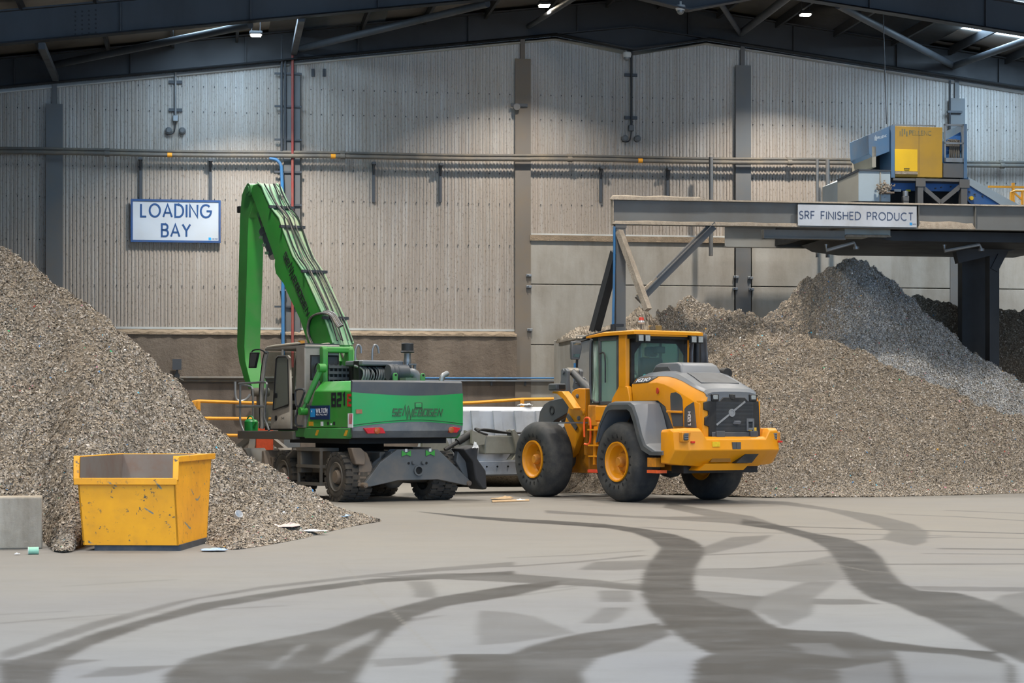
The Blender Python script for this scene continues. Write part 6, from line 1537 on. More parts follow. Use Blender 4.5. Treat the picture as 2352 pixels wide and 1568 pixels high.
    mb = MB().tube([(x, 1.18, z) for x, z in posts[0]], .045, 8, smooth=1).tube([(x - .06, y0 + .04, z) for x, z in posts[0]], .04, 8, smooth=1); mb.build('front_post', paint('pale_cab_post', 'a9a59c', .5, '7d7263', .5), t)
    MB().tube([(x + .07, 1.2, z) for x, z in posts[0]], .018, 6, smooth=1).build('windscreen_seal', M_BLACK, t)
    p = posts[0]
    MB().add([(p[0][0] + .05, 1.16, p[0][1]), (p[0][0] + .05, .46, p[0][1]), (p[2][0] + .05, .46, p[2][1]), (p[2][0] + .05, 1.16, p[2][1]), (p[4][0] + .03, .46, p[4][1]), (p[4][0] + .03, 1.16, p[4][1])], [(0, 1, 2, 3), (3, 2, 4, 5)]).build('windscreen', glass('clear_cab_glass', 'b5bdb8', .03, .06), t)
    MB().tube([(.62, 1.21, 1.5), (.75, 1.21, 2.4), (.72, 1.21, 3.12)], .03, 8).build('door_post', CABG, t)
    MB().box(.0, 1.62, y0, y1, 1.42, 1.5).build('cab_floor', M_DARK, t)
    MB().box(.0, 1.5, y0 - .01, y0 + .02, 1.5, 2.15).build('cab_wall', CABG, t, bevel=.02)
    MB().prism([(.02, 2.2), (1.5, 2.2), (1.52, 3.05), (.02, 3.08)], 'y', y0, y0 + .01).build('far_window', SMOKE, t)
    s = MB().box(.1, .28, .6, 1.05, 1.95, 2.75); seat = s.build('seat', M_DARK, t, bevel=.05)
    MB().box(.14, .24, .7, .95, 2.76, 2.98).build('headrest', M_DARK, seat, bevel=.04); MB().box(.2, .75, .6, 1.05, 1.85, 1.98).build('cushion', M_DARK, seat, bevel=.04); MB().box(.3, .6, .7, .95, 1.5, 1.85).build('seat_base', M_BLACK, seat)
    MB().tube([(.95, .95, 1.5), (.98, .95, 2.2), (.92, .95, 2.4)], .02, 6).tube([(.95, .65, 1.5), (.98, .65, 2.2), (1.05, .65, 2.9)], .018, 6).tube([(1.2, 1.1, 2.2), (1.0, 1.1, 3.0)], .018, 6).tube([(1.3, 1.1, 2.0), (1.15, 1.12, 3.0)], .015, 6).build('control_levers', M_BLACK, t)
    MB().box(1.1, 1.4, .75, 1.1, 2.05, 2.2).bar((1.25, .9, 1.5), (1.25, .9, 2.1), .08, .08).build('console', M_BLACK, t)
    # mirror
    q = [(1.983, 3.092), (1.556, 3.08), (1.728, 2.749), (2.053, 2.756)]
    MB().prism(q, 'y', 1.36, 1.42).build('mirror', M_BLACK, t, bevel=.015)
    mr = t.children[-1]; c = (sum(p[0] for p in q) / 4, sum(p[1] for p in q) / 4)
    MB().add([(q[i][0] * .82 + c[0] * .18 - .035, 1.355 + .07, q[i][1] * .85 + c[1] * .15) for i in range(4)], [(0, 1, 2, 3)]).build('mirror_glass', flat('mirror_face', '9aa0a0', .06, .7), mr)
    a = [(2.026, 3.086), (2.003, 3.151), (1.679, 3.151), (1.497, 3.052)]
    MB().tube([(x, 1.36 - i * .04, z) for i, (x, z) in enumerate(a)], .016, 6, smooth=1).build('mirror_arm', M_BLACK, t)
    # platform with guard rail and grab rails
    (xp, zp), (xq, zq) = [(2.969, 1.389), (2.945, 1.226)]
    MB().box(.1, xp, .5, 1.27, zq, 1.4).build('platform', UNDER, t, bevel=.015)
    MB().box(xp - .03, xp + .012, .5, 1.27, zq, 1.4).build('platform_end', paint('red_white_platform_end', '8a6258', .6), t)
    rl = lambda pts, r=.024: MB().tube(pts, r, 8, smooth=1).build('guard_rail', M_GALV, t)
    g = [(2.706, 1.39), (2.849, 1.533), (2.897, 1.724), (2.873, 2.413), (2.945, 2.434), (1.564, 2.449), (1.427, 2.418), (1.45, 2.326), (1.586, 1.721), (1.45, 1.535), (1.337, 1.414)]
    rl([(x, 1.25, z) for x, z in g[:4]]); rl([(x, 1.25, z) for x, z in g[4:]])
    g = [(3.042, 1.926), (1.541, 1.926)]; rl([(x, 1.25, z) for x, z in g], .026)
    g = [(4.053, 2.427), (3.54, 2.39), (3.444, 2.311), (3.444, 1.678)]; rl([(x, .7, z) for x, z in g])
    g = [(-0.514, 1.511), (-0.176, 1.519), (-0.176, 1.717), (-0.576, 2.162), (-0.618, 2.224), (-0.535, 2.27), (-0.218, 2.265), (-0.154, 2.212), (-0.176, 1.942), (-0.303, 1.905)]
    MB().tube([(x, 1.33, z) for x, z in g], .022, 8, smooth=1).build('grab_rail', M_STEEL, t)
    # left boom cylinder beside the housing
    a = (-0.43, 1.815); b = (-0.711, 2.698)
    MB().cyl((a[0] * .8 + b[0] * .2, 1.24, a[1] * .8 + b[1] * .2), (b[0], 1.0, b[1]), .06, n=14).cyl((a[0], 1.3, a[1]), (b[0], 1.0, b[1]), .035).build('stay_strut', GREEN_D, t)
    MB().cyl((a[0], 1.2, a[1]), (a[0], 1.36, a[1]), .08).build('strut_joint', GREEN, t); MB().cyl((b[0], .92, b[1]), (b[0], 1.07, b[1]), .09).build('strut_joint', GREEN, t)
    MB().tube([(b[0], 1.02, b[1] + .05), (b[0] + .12, 1.05, b[1] + .12), (b[0] + .25, 1.05, b[1] - .05), (b[0] + .2, 1.05, b[1] - .25), (b[0] + .02, 1.05, b[1] - .2)], .014, 6, smooth=2).build('strut_hose', HOSE, t)
    # ------------------------------------------------ boom
    bm = [(4.497, 6.722), (4.646, 6.886), (4.497, 7.031), (4.251, 7.036), (4.007, 6.922), (3.814, 6.706), (3.479, 6.38), (3.054, 6.127), (2.891, 5.89), (2.316, 5.22), (1.753, 4.821), (0.708, 3.762), (0.326, 3.239), (0.075, 2.864), (1.422, 2.899), (1.554, 3.28), (1.999, 3.865), (2.544, 4.371), (2.821, 4.656), (3.242, 4.915), (3.313, 5.095), (3.289, 5.23), (4.007, 6.131)]
    MB().prism(bm, 'y', -.24, .24).build('boom', GREEN, t, bevel=.02)
    top = [bm[3], bm[4], bm[5], bm[6], bm[7], bm[8], bm[9], bm[10], bm[11], bm[12]]
    mb = MB(); mb.loft([[(x, -.23, z + .008), (x, .23, z + .008), (x - .02, .23, z - .012), (x - .02, -.23, z - .012)] for x, z in top]); mb.build('boom_top_plate', DUSTY, t)
    mb = MB()
    for y in (.235, -.235): mb.tube([(x - .02, y, z + .02) for x, z in top], .022, 6)
    mb.build('boom_edge', DUSTY, t)
    r = random.Random(5)
    for k in range(5):
        y = -.17 + k * .085
        pts = [(x - .05 - .02 * r.random(), y + .03 * sin(k * 2 + i * 1.3), z + .06 + .04 * r.random()) for i, (x, z) in enumerate(top[1:])]
        MB().tube(pts, r.choice((.013, .017, .022)), 6, smooth=1).build('boom_hose', HOSED if k % 2 else HOSE, t)
    for i in (3, 5, 7, 8):
        x, z = top[i]; MB().bar((x - .02, -.3, z + .05), (x - .02, .3, z + .05), .09, .06).build('hose_clamp', M_STEEL, t)
    # hose loop at the boom foot
    for k in range(4):
        g = [(1.228, 3.249), (1.448, 3.463), (1.448, 3.698), (1.272, 3.869), (0.796, 3.922), (0.286, 3.862), (0.035, 3.64), (-0.089, 3.571)]
        MB().tube([(x + .02 * k, .3 - .04 * k, z + .015 * k) for x, z in g], .022, 8, smooth=2).build('loop_hose', HOSE if k % 2 else HOSED, t)
    g = [(0.827, 3.713), (0.68, 3.539), (0.47, 3.364), (0.304, 3.201)]; MB().tube([(x, -.2, z) for x, z in g], .02, 6).build('loop_hose', HOSED, t)
    for k, (dx, y) in enumerate(((0, .1), (.1, 0), (.2, -.1), (.28, -.16))):
        g = [(0.97, 3.733), (0.588, 3.345), (0.066, 2.822), (-0.058, 2.681)]; MB().tube([(x + dx - .1, y, z) for x, z in g], .028, 6, smooth=1).build('boom_hose', HOSE if k % 2 else HOSED, t)
    x, z = (3.845, 6.743); MB().lathe([(-.03, .12), (.03, .12), (.03, .08), (-.03, .08), (-.03, .12)], (x, -.15, z - .1), (0, 1, .0), 18).build('hose_ring', M_GALV, t)
    # lettering along the boom side
    (xa, za), (xb2, zb2) = [(2.798, 5.283), (1.554, 3.865)]
    d = Vector((xb2 - xa, 0, zb2 - za)); L = d.length; u = d.normalized(); up = Vector((0, 1, 0)).cross(u); up = -up if up.x > 0 else up
    mb = MB(); letters(mb, 'SENNEBOGEN', Vector((xa, .252, za)), u, up, .16, w=.19, gap=.3, slant=.28, width=L * .98, th=.006 if u.cross(up).y > 0 else -.006, square=True, special={2: (0, 1.4), 3: (-.4, 1)})
    mb.build('boom_lettering', flat('black_lettering', '232528', .5), t, smooth=False)
    # boom foot and lift cylinder
    MB().bar((bm[12][0] + .2, 0, 3.3), (1.1, 0, 1.6), .3, .5).build('boom_foot', GREEN_D, t)
    # stick cylinder under the boom
    a, b, c = [(4.72, 6.305), (4.425, 5.979), (3.893, 5.342)]
    MB().cyl((a[0] + .1, 0, a[1] + .2), (b[0], 0, b[1]), .04, n=12).build('stick_cylinder_rod', flat('chrome_rod', 'c8cccf', .15, .9), t)
    MB().cyl((b[0] + .02, 0, b[1] + .03), (c[0], 0, c[1]), .1, n=16).cyl((b[0], 0, b[1]), (b[0] * .8 + c[0] * .2, 0, b[1] * .8 + c[1] * .2), .12, n=16).build('stick_cylinder', M_GALV, t)
    for f in (.3, .6, .9): p = Vector((b[0] * (1 - f) + c[0] * f, 0, b[1] * (1 - f) + c[1] * f)); MB().bar(p + Vector((.06, -.14, .03)), p + Vector((.06, .14, .03)), .12, .06).build('cylinder_clamp', DUSTY, t)
    # ------------------------------------------------ stick
    st = [(5.289, 6.648), (5.213, 6.894), (5.036, 7.049), (4.76, 7.116), (4.537, 7.078), (4.414, 6.946), (4.488, 6.724), (4.785, 6.3), (4.86, 5.703), (5.011, 4.303), (5.036, 3.093), (4.935, 2.688), (4.711, 2.402), (4.86, 2.364), (5.112, 2.59), (5.416, 3.104), (5.531, 3.362), (5.442, 4.731), (5.391, 5.744)]
    mb = MB()
    sk = [(5.289, 6.648), (5.213, 6.894), (5.036, 7.049), (4.76, 7.116), (4.537, 7.078), (4.414, 6.946), (4.611, 6.585), (4.76, 6.097), (4.81, 5.7), (4.91, 4.298), (4.96, 3.293), (4.86, 2.686), (4.686, 2.382), (4.835, 2.354), (5.112, 2.59), (5.416, 3.104), (5.531, 3.362), (5.442, 4.731), (5.391, 5.744)]
    # box section: left face seen edge-on, rear face towards the camera
    lx = [(554, 448), (549.5, 545), (547, 660), (544, 795), (549, 830), (562, 870), (571, 896)]
    secs = [((5.036, 7.049), (4.463, 6.991)), ((5.238, 6.866), (4.389, 6.784)), ((5.34, 6.349), (4.835, 6.305)), ((5.378, 5.895), (4.885, 5.856)), ((5.442, 4.731), (4.96, 4.703)), ((5.518, 3.361), (5.086, 3.347)), ((5.391, 3.002), (5.036, 2.992)), ((5.112, 2.59), (4.785, 2.584)), ((4.835, 2.354), (4.611, 2.351))]
    mb.loft([[(f[0], .2, f[1]), (f[0], -.2, f[1] ), (b[0], -.2, b[1]), (b[0], .2, b[1])] for f, b in secs])
    mb.build('stick', GREEN, t, bevel=.012)
    x, z = (4.715, 6.935)
    MB().cyl((x, -.27, z), (x, .27, z), .15, n=24).cyl((x, -.29, z), (x, .29, z), .09, n=18).build('stick_pivot', GREEN_D, t)
    (x, z), = [(5.391, 6.556)]; MB().box(x - .02, x + .14, .05, .2, z - .08, z + .08).build('stick_lamp', M_BLACK, t, bevel=.02)
    # ------------------------------------------------ grab hanging behind the heap
    (x, z), (x2, z2) = [(4.869, 2.033), (4.77, 1.278)]
    MB().cyl((x - .25, 0, 2.3), (x - .25, 0, 1.95), .09, n=14).cyl((x - .25, -.2, 2.28), (x - .25, .2, 2.28), .1, n=14).build('grab_link', UNDER, t)
    MB().lathe([(0, .0), (0, .16), (.2, .2), (.4, .16), (.4, 0)], (x - .25, 0, 1.55), (0, 0, 1), 20).build('grab_rotator', UNDER, t)
    MB().box(x - .5, x + .0, -.22, .22, 1.2, 1.6).build('grab_body', UNDER, t, bevel=.04)
    MB().box(x - .52, x - .44, -.2, .22, .95, 1.45).build('orange_guard', flat('orange_guard_paint', 'd2512a', .5), t)
    for i, (dx, dy) in enumerate(((.5, .55), (.5, -.55), (-.65, .55), (-.65, -.5))):
        c = Vector((x - .25 + dx * .75, dy * .8, .72)); n_ = 14
        MB().loft([[(c.x + sx * rr * sin(R(20 + 130 * k / n_)) * (1 if dx > 0 else -1), c.y + yy, .55 + rr * cos(R(20 + 130 * k / n_))) for k in range(n_ + 1)] for yy, rr, sx in ((-.25, .46, 1), (.25, .46, 1))], closed=False).build('grab_shell', UNDER, t, solid=.05)
        MB().bar((x - .25, dy * .3, 1.3), (c.x, c.y, .95), .14, .12).build('grab_arm', UNDER, t)
    # watering can standing on the platform
    (xw, zw), = [(2.853, 1.408)]
    wc = thing('watering_can', 'small green watering can standing on the material handler platform', 'watering can', SF, (xw, 1.0, 1.4))
    pg = paint('bright_green_plastic', '0c8a34', .35, '5a6a50', .2, 4)
    MB().lathe([(0, 0), (0, .15), (.2, .15), (.24, .12), (.26, .06), (.26, 0)], (xw, 1.0, 1.4), (0, 0, 1), 24).build('body', pg, wc)
    MB().tube([(xw + .15, 1.02, 1.52), (xw + .19, 1.02, 1.62), (xw + .1, 1.02, 1.72), (xw - .06, 1.0, 1.72), (xw - .12, 1.0, 1.62)], .018, 8, smooth=2).build('handle', pg, wc)
    MB().tube([(xw - .13, 1.0, 1.48), (xw - .24, 1.0, 1.56), (xw - .28, 1.0, 1.6)], [.035, .028, .022], 8).build('spout', pg, wc)
    litter('plastic_bag', 'white plastic bag caught on the right stabiliser foot of the green machine', 'litter', tuple(SF @ Vector((-2.84, -1.421, 1.02))), (.12, .12, .3), _wht, 41)
    o = bpy.data.objects['plastic_bag.%03d' % 3] if 'plastic_bag.003' in bpy.data.objects else None
    return t
handler()
# ================================================================ raised steel platform with the sorting unit (wall frame)
def dust_strip(parent, name, s0, s1, y0, y1, z, h, seed, top=True):
    """lumpy fibre dust lying along a flange"""
    n = int((s1 - s0) / .05); r = np.random.default_rng(seed); hh = h * (.55 + .45 * np.interp(np.arange(n + 1), np.arange(0, n + 9, 8), r.uniform(.5, 1.3, len(np.arange(0, n + 9, 8)))))
    hh[0] = hh[-1] = .01
    m = (y0 + y1) / 2; q = (y1 - y0)
    secs = [[(s0 + (s1 - s0) * i / n, y0 - .012 - .02 * hh[i], z - .025), (s0 + (s1 - s0) * i / n, y0 + q * .06, z + hh[i] * .6), (s0 + (s1 - s0) * i / n, m, z + hh[i]), (s0 + (s1 - s0) * i / n, y1 - q * .06, z + hh[i] * .7), (s0 + (s1 - s0) * i / n, y1, z - .005)] for i in range(n + 1)]
    return MB().loft(secs).build(name, M_DUST, parent)

def platform():
    d = 7.0; y = -d
    (s0, zt), (s0b, zl) = [(1.274, 6.74), (1.274, 6.147)]
    s1 = 16.5
    t = wt('steel_platform', 'raised grey steel platform on columns, its long front beam carrying a white sign', 'platform', (s0, y, 0))
    def ibeam(mb, a, b, y, z0, z1, fl=.22, tf=.03, tw=.015):
        mb.box(a, b, y - tw / 2, y + tw / 2, z0, z1); mb.box(a, b, y - fl / 2, y + fl / 2, z0, z0 + tf); mb.box(a, b, y - fl / 2, y + fl / 2, z1 - tf, z1)
        return mb
    ibeam(MB(), s0, s1, y, zl, zt).build('front_beam', M_BEAM, t)
    ibeam(MB(), 5.367, s1, -1.6, zl, zt).build('back_beam', M_BEAM, t)
    MB().box(s0 - .012, s0 + .012, y - .12, y + .12, zl, zt).build('beam_end_plate', M_DUST, t)
    for s in [5.704, 8.633, 10.037]: MB().box(s - .01, s + .01, y - .11, y, zl + .03, zt - .03).build('stiffener', M_BEAM, t)
    sA, sB, sC, sD = [1.274, 3.4, 5.715, 8.612]
    dust_strip(t, 'dust_layer', s0 - .05, sB, y - .13, y + .11, zt, .09, 1); dust_strip(t, 'dust_layer', sB, s1, y - .12, y + .11, zt, .02, 2)
    dust_strip(t, 'dust_layer', s0, sC, y - .12, y, zl + .03, .07, 3); dust_strip(t, 'dust_layer', sD, 10.026, y - .12, y, zl + .03, .15, 4)
    # deck and cross members
    sd = 4.863
    MB().box(sd + 1.9, s1, -6.9, -1.5, zt - .1, zt - .03).build('deck', M_STEELD, t)
    k = sd + 1.95
    while k < s1: ibeam(MB(), 0, 0, 0, 0, 0) if 0 else MB().box(k - .08, k + .08, -6.9, -1.6, zl + .05, zt - .1).build('cross_beam', M_STEELD, t); k += 1.7
    (a, z1), (b, z0) = [(4.976, 6.127), (6.979, 5.908)]
    MB().box(a, b, -6.62, -6.58, z0, z1).box(a, b, -6.7, -6.5, z0, z0 + .025).box(a, a + .02, -6.7, -6.5, z0, z1).build('lower_channel', M_BEAM, t)
    (a2, za), (b2, zb2) = [(7.706, 6.173), (10.112, 5.934)]
    MB().loft([[(a2 - .4, yy, za), (a2 - .1, yy, zb2 + .08), (a2 + .6, yy, zb2), (b2 + 3, yy, zb2), (b2 + 3, yy, za)] for yy in (-6.3, -2)]).build('belt_trough', M_STEELD, t)
    (c0, h0), (c1, h1) = [(6.979, 6.167), (8.109, 6.007)]
    MB().box(c0, c1, -6.6, -5.8, h1, h0 + .1).build('chute', paint('chute_grey', '8f948f', .5, '7d7263', .5), t)
    dust_strip(t, 'dust_layer', c0, c1, -6.66, -6.55, h1, .04, 6)
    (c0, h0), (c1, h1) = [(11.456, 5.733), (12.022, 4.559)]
    MB().box(c0, c1, -3.1, -3.06, 0, h0 + .3).build('steel_screen', M_STEELD, t)  # added dark sheet standing in for the shade between the columns
    if False: MB().box(0, 1, 0, 1, 0, 1).build('belt_trough', M_STEELD, t)
    # left end column with raking legs
    (c0, _), (c1, _2) = [(1.356, 5.906), (1.561, 5.909)]
    c = (c0 + c1) / 2
    MB().box(c - .11, c + .11, y - .11, y - .085, 0, zl - .08).box(c - .11, c + .11, y + .085, y + .11, 0, zl - .08).box(c - .01, c + .01, y - .09, y + .09, 0, zl - .08).box(c - .13, c + .13, y - .12, y + .12, zl - .08, zl).build('column', M_COL, t)
    (p0, q0), (p1, q1) = [(1.386, 5.521), (1.006, 3.699)]
    MB().bar((p0, y + .1, q0), (p1, y + 1.2, q1 - .3), .2, .2).build('raking_leg', M_STEELD, t)
    (p0, q0), (p1, q1) = [(1.417, 5.989), (1.918, 4.139)]
    MB().bar((p0, y - .1, q0), (p1, y - .9, q1), .14, .14).build('raking_leg', M_DUST, t)
    (p0, q0), (p1, q1) = [(1.913, 4.414), (3.68, 6.161)]
    MB().bar((p0, y + .1, q0), (p1, y + .1, q1), .2, .2).bar((p0, y + .02, q0 + .07), (p1, y + .02, q1 + .07), .3, .02).build('diagonal_brace', M_COL, t)
    (p2, q2), = [(2.337, 4.824)]
    MB().bar((p0 - .02, y + .08, q0 + .11), (p2, y + .08, q2 + .1), .2, .06).build('dust_layer', M_DUST, t)
    # right hand supports below the deck
    (a, _), (b, _2) = [(11.587, 5.222), (11.842, 5.224)]
    MB().box(a, b, -4.15, -3.85, 0, zl).build('column', M_STEELD, t)
    (a, _), (b, _2) = [(11.248, 5.288), (11.519, 5.291)]
    MB().box(a, b, -3.15, -2.85, 0, zl).build('column', M_STEELD, t)
    (p0, q0), (p1, q1) = [(10.627, 5.716), (12.645, 6.203)]
    MB().bar((p0, -4.3, q0), (p1 + 1, -4.3, q1 + .25), .25, .3).build('raking_beam', M_STEELD, t)
    (p0, q0), (p1, q1) = [(11.691, 5.429), (12.015, 6.038)]
    MB().bar((p0, -4.1, q0), (p1, -4.1, q1), .2, .2).build('knee_brace', M_STEELD, t)
    for i, (p0, p1, e) in enumerate((((6.71, 5.701), (7.38, 5.898), .1), ((9.671, 5.725), (10.534, 5.894), .1))):
        MB().tube([(p0[0] - .02, -6.1, p0[1] + .15), (p0[0] - .02, -6.1, p0[1]), (p1[0], -6.1, p1[1]), (p1[0] + .05, -6.1, p1[1] - .12)], .045, 10).cyl((p1[0] + .05, -6.1, p1[1] - .1), (p1[0] + .05, -6.1, p1[1] - .16), .07, n=12).build('sprinkler_pipe', M_GALV, t)
    # sign on the beam
    (xa, za), (xb, zb_) = [(5.667, 6.671), (8.561, 6.179)]
    g = wt('beam_sign', 'long white SRF FINISHED PRODUCT sign fixed to the platform beam', 'sign', (xa, -7.14, zb_))
    MB().box(xa, xb, -7.15, -7.125, zb_, za).build('panel', paint('beam_sign_white', 'c3c7cc', .4, '8f8678', .45, 1.2), g)
    mb = MB(); H_ = za - zb_; W = xb - xa
    letters(mb, 'SRF FINISHED PRODUCT', (xa + .012 * W, -7.152, zb_ + .33 * H_), (1, 0, 0), (0, 0, 1), .35 * H_, w=.13, gap=.3, space=.7, width=None, th=.004, xs=1)
    w0 = max(p[0] for p in mb.v) - (xa + .012 * W); f = .955 * W / w0
    mb.v = [((p[0] - xa - .012 * W) * f + xa + .012 * W, p[1], p[2]) for p in mb.v]
    mb.build('lettering', flat('sign_slate', '3c4a66', .5), g, smooth=False)
    MB().box(xb - .17, xb - .11, -7.155, -7.148, zb_ + .05, zb_ + .11).build('logo', flat('logo_cyan_beam', '2a8cc8', .4), g)
    mb = MB(); letters(mb, 'WILTON', (xb - .1, -7.151, zb_ + .065), (1, 0, 0), (0, 0, 1), .02, w=.2, width=.085, th=.002); mb.build('small_lettering', bpy.data.materials['sign_slate'], g, smooth=False)
    # blue cable down the left column
    (a, z1), (b, z0) = [(1.284, 6.087), (1.243, 3.683)]
    t2 = wt('blue_hose', 'blue hose hanging down beside the left column of the platform', 'hose', (b, -7.25, 3.3))
    MB().tube([(a, -7.2, z1), (a - .01, -7.25, z1 - 1), (b, -7.25, z0 + .2), (b, -7.25, z0 - .15)], .03, 8, smooth=1).build('hose', M_BLUEPIPE, t2)
    MB().cyl((b, -7.25, z0 - .1), (b, -7.25, z0 + .15), .06, n=10).box(b, b + .25, -7.28, -7.2, z0 + .1, z0 + .16).build('valve', M_DARK, t2)
platform()

def push_wall():
    (a, z1), (b, z2), (c, z3) = [(0.567, 3.562), (2.292, 3.808), (2.585, 3.882)]
    o = MB().box(a, b, -6.4, -3.2, 0, z1 + .06).build('concrete_push_wall', M_CON_GREY, frame=WF, bevel=.02)
    tag(o, 'pale concrete push wall behind the loader cab, topped with dust', 'wall')
    o = MB().box(b + .01, c, -6.4, -3.2, 0, z2 + .05).build('timber_post', paint('ochre_timber', 'b08a4a', .7, '7a6244', .6, 3), frame=WF, bevel=.01)
    tag(o, 'ochre timber post at the right end of the concrete push wall', 'post')
    # dust drift along the top of the wall
    P = [(0.484, 3.409), (0.526, 3.633), (0.763, 3.797), (1.074, 3.84), (1.437, 3.802), (1.749, 3.906), (2.062, 4.113), (2.271, 4.319), (2.428, 4.218), (2.606, 3.984), (2.689, 3.811)]
    n = 200; xs = np.linspace(P[0][0], P[-1][0], n); zt = np.interp(xs, [p[0] for p in P], [p[1] for p in P]); r = np.random.default_rng(4)
    zt = zt + .05 * vnoise(np.stack([xs * 3, xs * 0], -1), 3, 3, 1)
    zt = np.maximum(zt, z1 + .02)
    secs = []
    for x, z in zip(xs, zt):
        L = []
        for k in range(25):
            f = k / 24; yy = -6.5 + 2.6 * f
            zz = z1 - .02 + (z - z1 + .04) * (sin(PI * min(f * 2.2, 1) * .5) if f < .45 else cos((f - .45) / .55 * PI / 2)) + .03 * r.normal() * (0 < k < 24)
            L.append((x + 0.012 * r.normal(), yy + .015 * r.normal(), zz))
        secs.append(L + [(x, -4.2, z1 - .04), (x, -6.48, z1 - .04)])
    o = MB().loft(secs).build('dust_drift', M_DUST, frame=WF)
    tag(o, 'drift of fibre dust lying on top of the concrete push wall', 'dust', kind='stuff')
    (p, z), (q, zq) = [(0.497, 2.797), (0.796, 3.63)]
    t = wt('black_cable', 'black and blue cables looping over the left edge of the concrete push wall', 'cable', (p, -6.5, 2))
    MB().tube([(a - .03, -6.46, 1.7), (a - .03, -6.46, z1 - .4), (a + .05, -6.5, z1 - .02), (a + .5, -6.5, z1 + .1), (a + 1.1, -6.5, z1 + .25)], .03, 8, smooth=2).build('cable', M_BLACK, t)
    MB().cyl((a - .07, -6.46, 1.2), (a - .07, -6.46, z1 - .6), .028, n=8).build('blue_conduit', M_BLUEPIPE, t)
push_wall()

def sorter():
    BL = paint('sorter_blue', '2a66a8', .5, '6a6a66', .45, 1.5); BLD = paint('dusty_sorter_blue', '4a6f92', .5, '7a7468', .5, 1.2)
    YL = paint('dusty_sorter_yellow', 'b38c2a', .55, '8a7242', .9, 1.1, var=.12); YB = paint('clean_sorter_yellow', 'eec010', .4, 'c09a30', .3, 2)
    PG = paint('pale_hopper_grey', 'a3b1b8', .5, '8a8578', .4, 1); BG = paint('beige_hopper_side', '9d988a', .6, '7a7060', .5, 1)
    q = lambda d, *p: p
    y = -6.2
    (x0, z1), (x1, z0) = [(8.358, 8.699), (9.562, 7.481)]
    t = wt('optical_sorter', 'blue and yellow sorting machine standing on the steel platform', 'machine', (x0, y, 6.7))
    MB().box(x0, x1, y, y + 1.6, z0, z1).build('yellow_housing', YL, t, bevel=.012)
    (xa, za), (xb, zb_) = [(8.351, 8.147), (8.919, 7.614)]
    fl = MB().box(xa, xb, y - .03, y + .01, zb_, za).build('access_flap', YB, t, bevel=.006)
    MB().tube([((xa + xb) / 2 - .05, y - .03, zb_ + .06), ((xa + xb) / 2 - .05, y - .06, zb_ + .06), ((xa + xb) / 2 + .07, y - .06, zb_ + .06), ((xa + xb) / 2 + .07, y - .03, zb_ + .06)], .012, 6).build('flap_handle', M_DARK, fl)
    MB().box(xa, xb, y - .05, y, zb_ - .07, zb_ - .005).build('dusty_ledge', M_DUST, t); MB().box((xa + xb) / 2 + .33, (xa + xb) / 2 + .335, y - .004, y, z0, z1).build('panel_seam', M_STEEL, t)
    (pa, pz), (pb, pz2) = [(8.478, 8.498), (9.277, 8.515)]
    mb = MB(); gl = paint('faded_blue_lettering', '6a6a50', .6, 'b8902c', .8, 5)
    for i in range(4): mb.box(pa + i * .055, pa + .035 + i * .055, y - .006, y, pz - .04 + .05 * (i == 2), pz + .08 + .06 * (i in (1, 2)))
    letters(mb, 'PELLENC', (pa + .25, y - .001, pz), (1, 0, 0), (0, 0, 1), .1, w=.2, width=pb - pa - .25, th=.005); mb.build('maker_lettering', gl, t, smooth=False)
    # blue hood at the left
    hood = [(7.727, 8.492), (7.847, 8.536), (8.293, 8.713), (8.293, 8.107), (7.847, 7.941), (7.749, 8.033)]
    h = MB().prism(hood, 'y', y + .1, y + 1.5).build('blue_hood', BLD, t, bevel=.01)
    (pa, pz), (pb, pz2) = [(7.89, 8.391), (8.13, 8.48)]
    mb = MB()
    for i in range(3): mb.box(pa + i * .02, pa + .012 + i * .02, y + .09, y + .1, pz - .04, pz + .06 + .03 * (i == 1))
    letters(mb, 'PELLENC', (pa + .07, y + .098, pz - .0), Vector((pb - pa, 0, (pz2 - pz) * .7)), (0, 0, 1), .055, w=.18, width=.24, th=.005); mb.build('hood_lettering', flat('pale_blue_lettering', 'b8c4cc', .5), t, smooth=False)
    (xa, za), (xb, zb_) = [(8.26, 8.713), (8.358, 7.459)]
    MB().box(xa, xb, y - .02, y + 1.6, zb_, za).build('corner_post', BLD, t)
    (xa, za), (xb, zb_) = [(8.131, 8.208), (8.529, 7.717)]
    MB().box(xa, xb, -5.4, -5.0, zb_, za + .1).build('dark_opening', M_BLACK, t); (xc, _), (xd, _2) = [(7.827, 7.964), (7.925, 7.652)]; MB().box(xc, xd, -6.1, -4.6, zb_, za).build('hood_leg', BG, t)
    # hopper lower left
    (xa, za), (xb, zb_), (xc, zc), (xd, zd) = [(7.001, 7.39), (7.389, 7.594), (8.179, 7.609), (8.179, 6.859)]
    MB().loft([[(xa, -6.0, zd), (xb, -6.4, zd), (xd, -6.4, zd), (xd, -4.8, zd), (xa, -4.8, zd)], [(xa, -6.0, za - .02), (xb, -6.4, zb_), (xd, -6.4, zb_), (xd, -4.8, zb_), (xa, -4.8, za - .02)]]).build('hopper', PG, t, smooth=False)
    MB().add([(xa - .004, -6.006, zd), (xb - .004, -6.406, zd), (xb - .004, -6.406, zb_), (xa - .004, -6.006, za - .02)], [(0, 1, 2, 3)]).build('hopper_side', BG, t); MB().bar((xa, -6.0, za), (xb, -6.42, zb_), .06, .05).bar((xb, -6.42, zb_), (xd, -6.42, zb_), .04, .04).build('hopper_edge', M_STEEL, t)
    MB().box(xb + .52, xb + .55, -6.42, -6.4, zd, zb_).build('hopper_seam', BG, t)
    # right bay: open frame with tubing, blue end panel, grey lower panel
    (xa, za), (xb, zb_) = [(9.595, 8.774), (10.09, 7.859)]
    mb = MB()
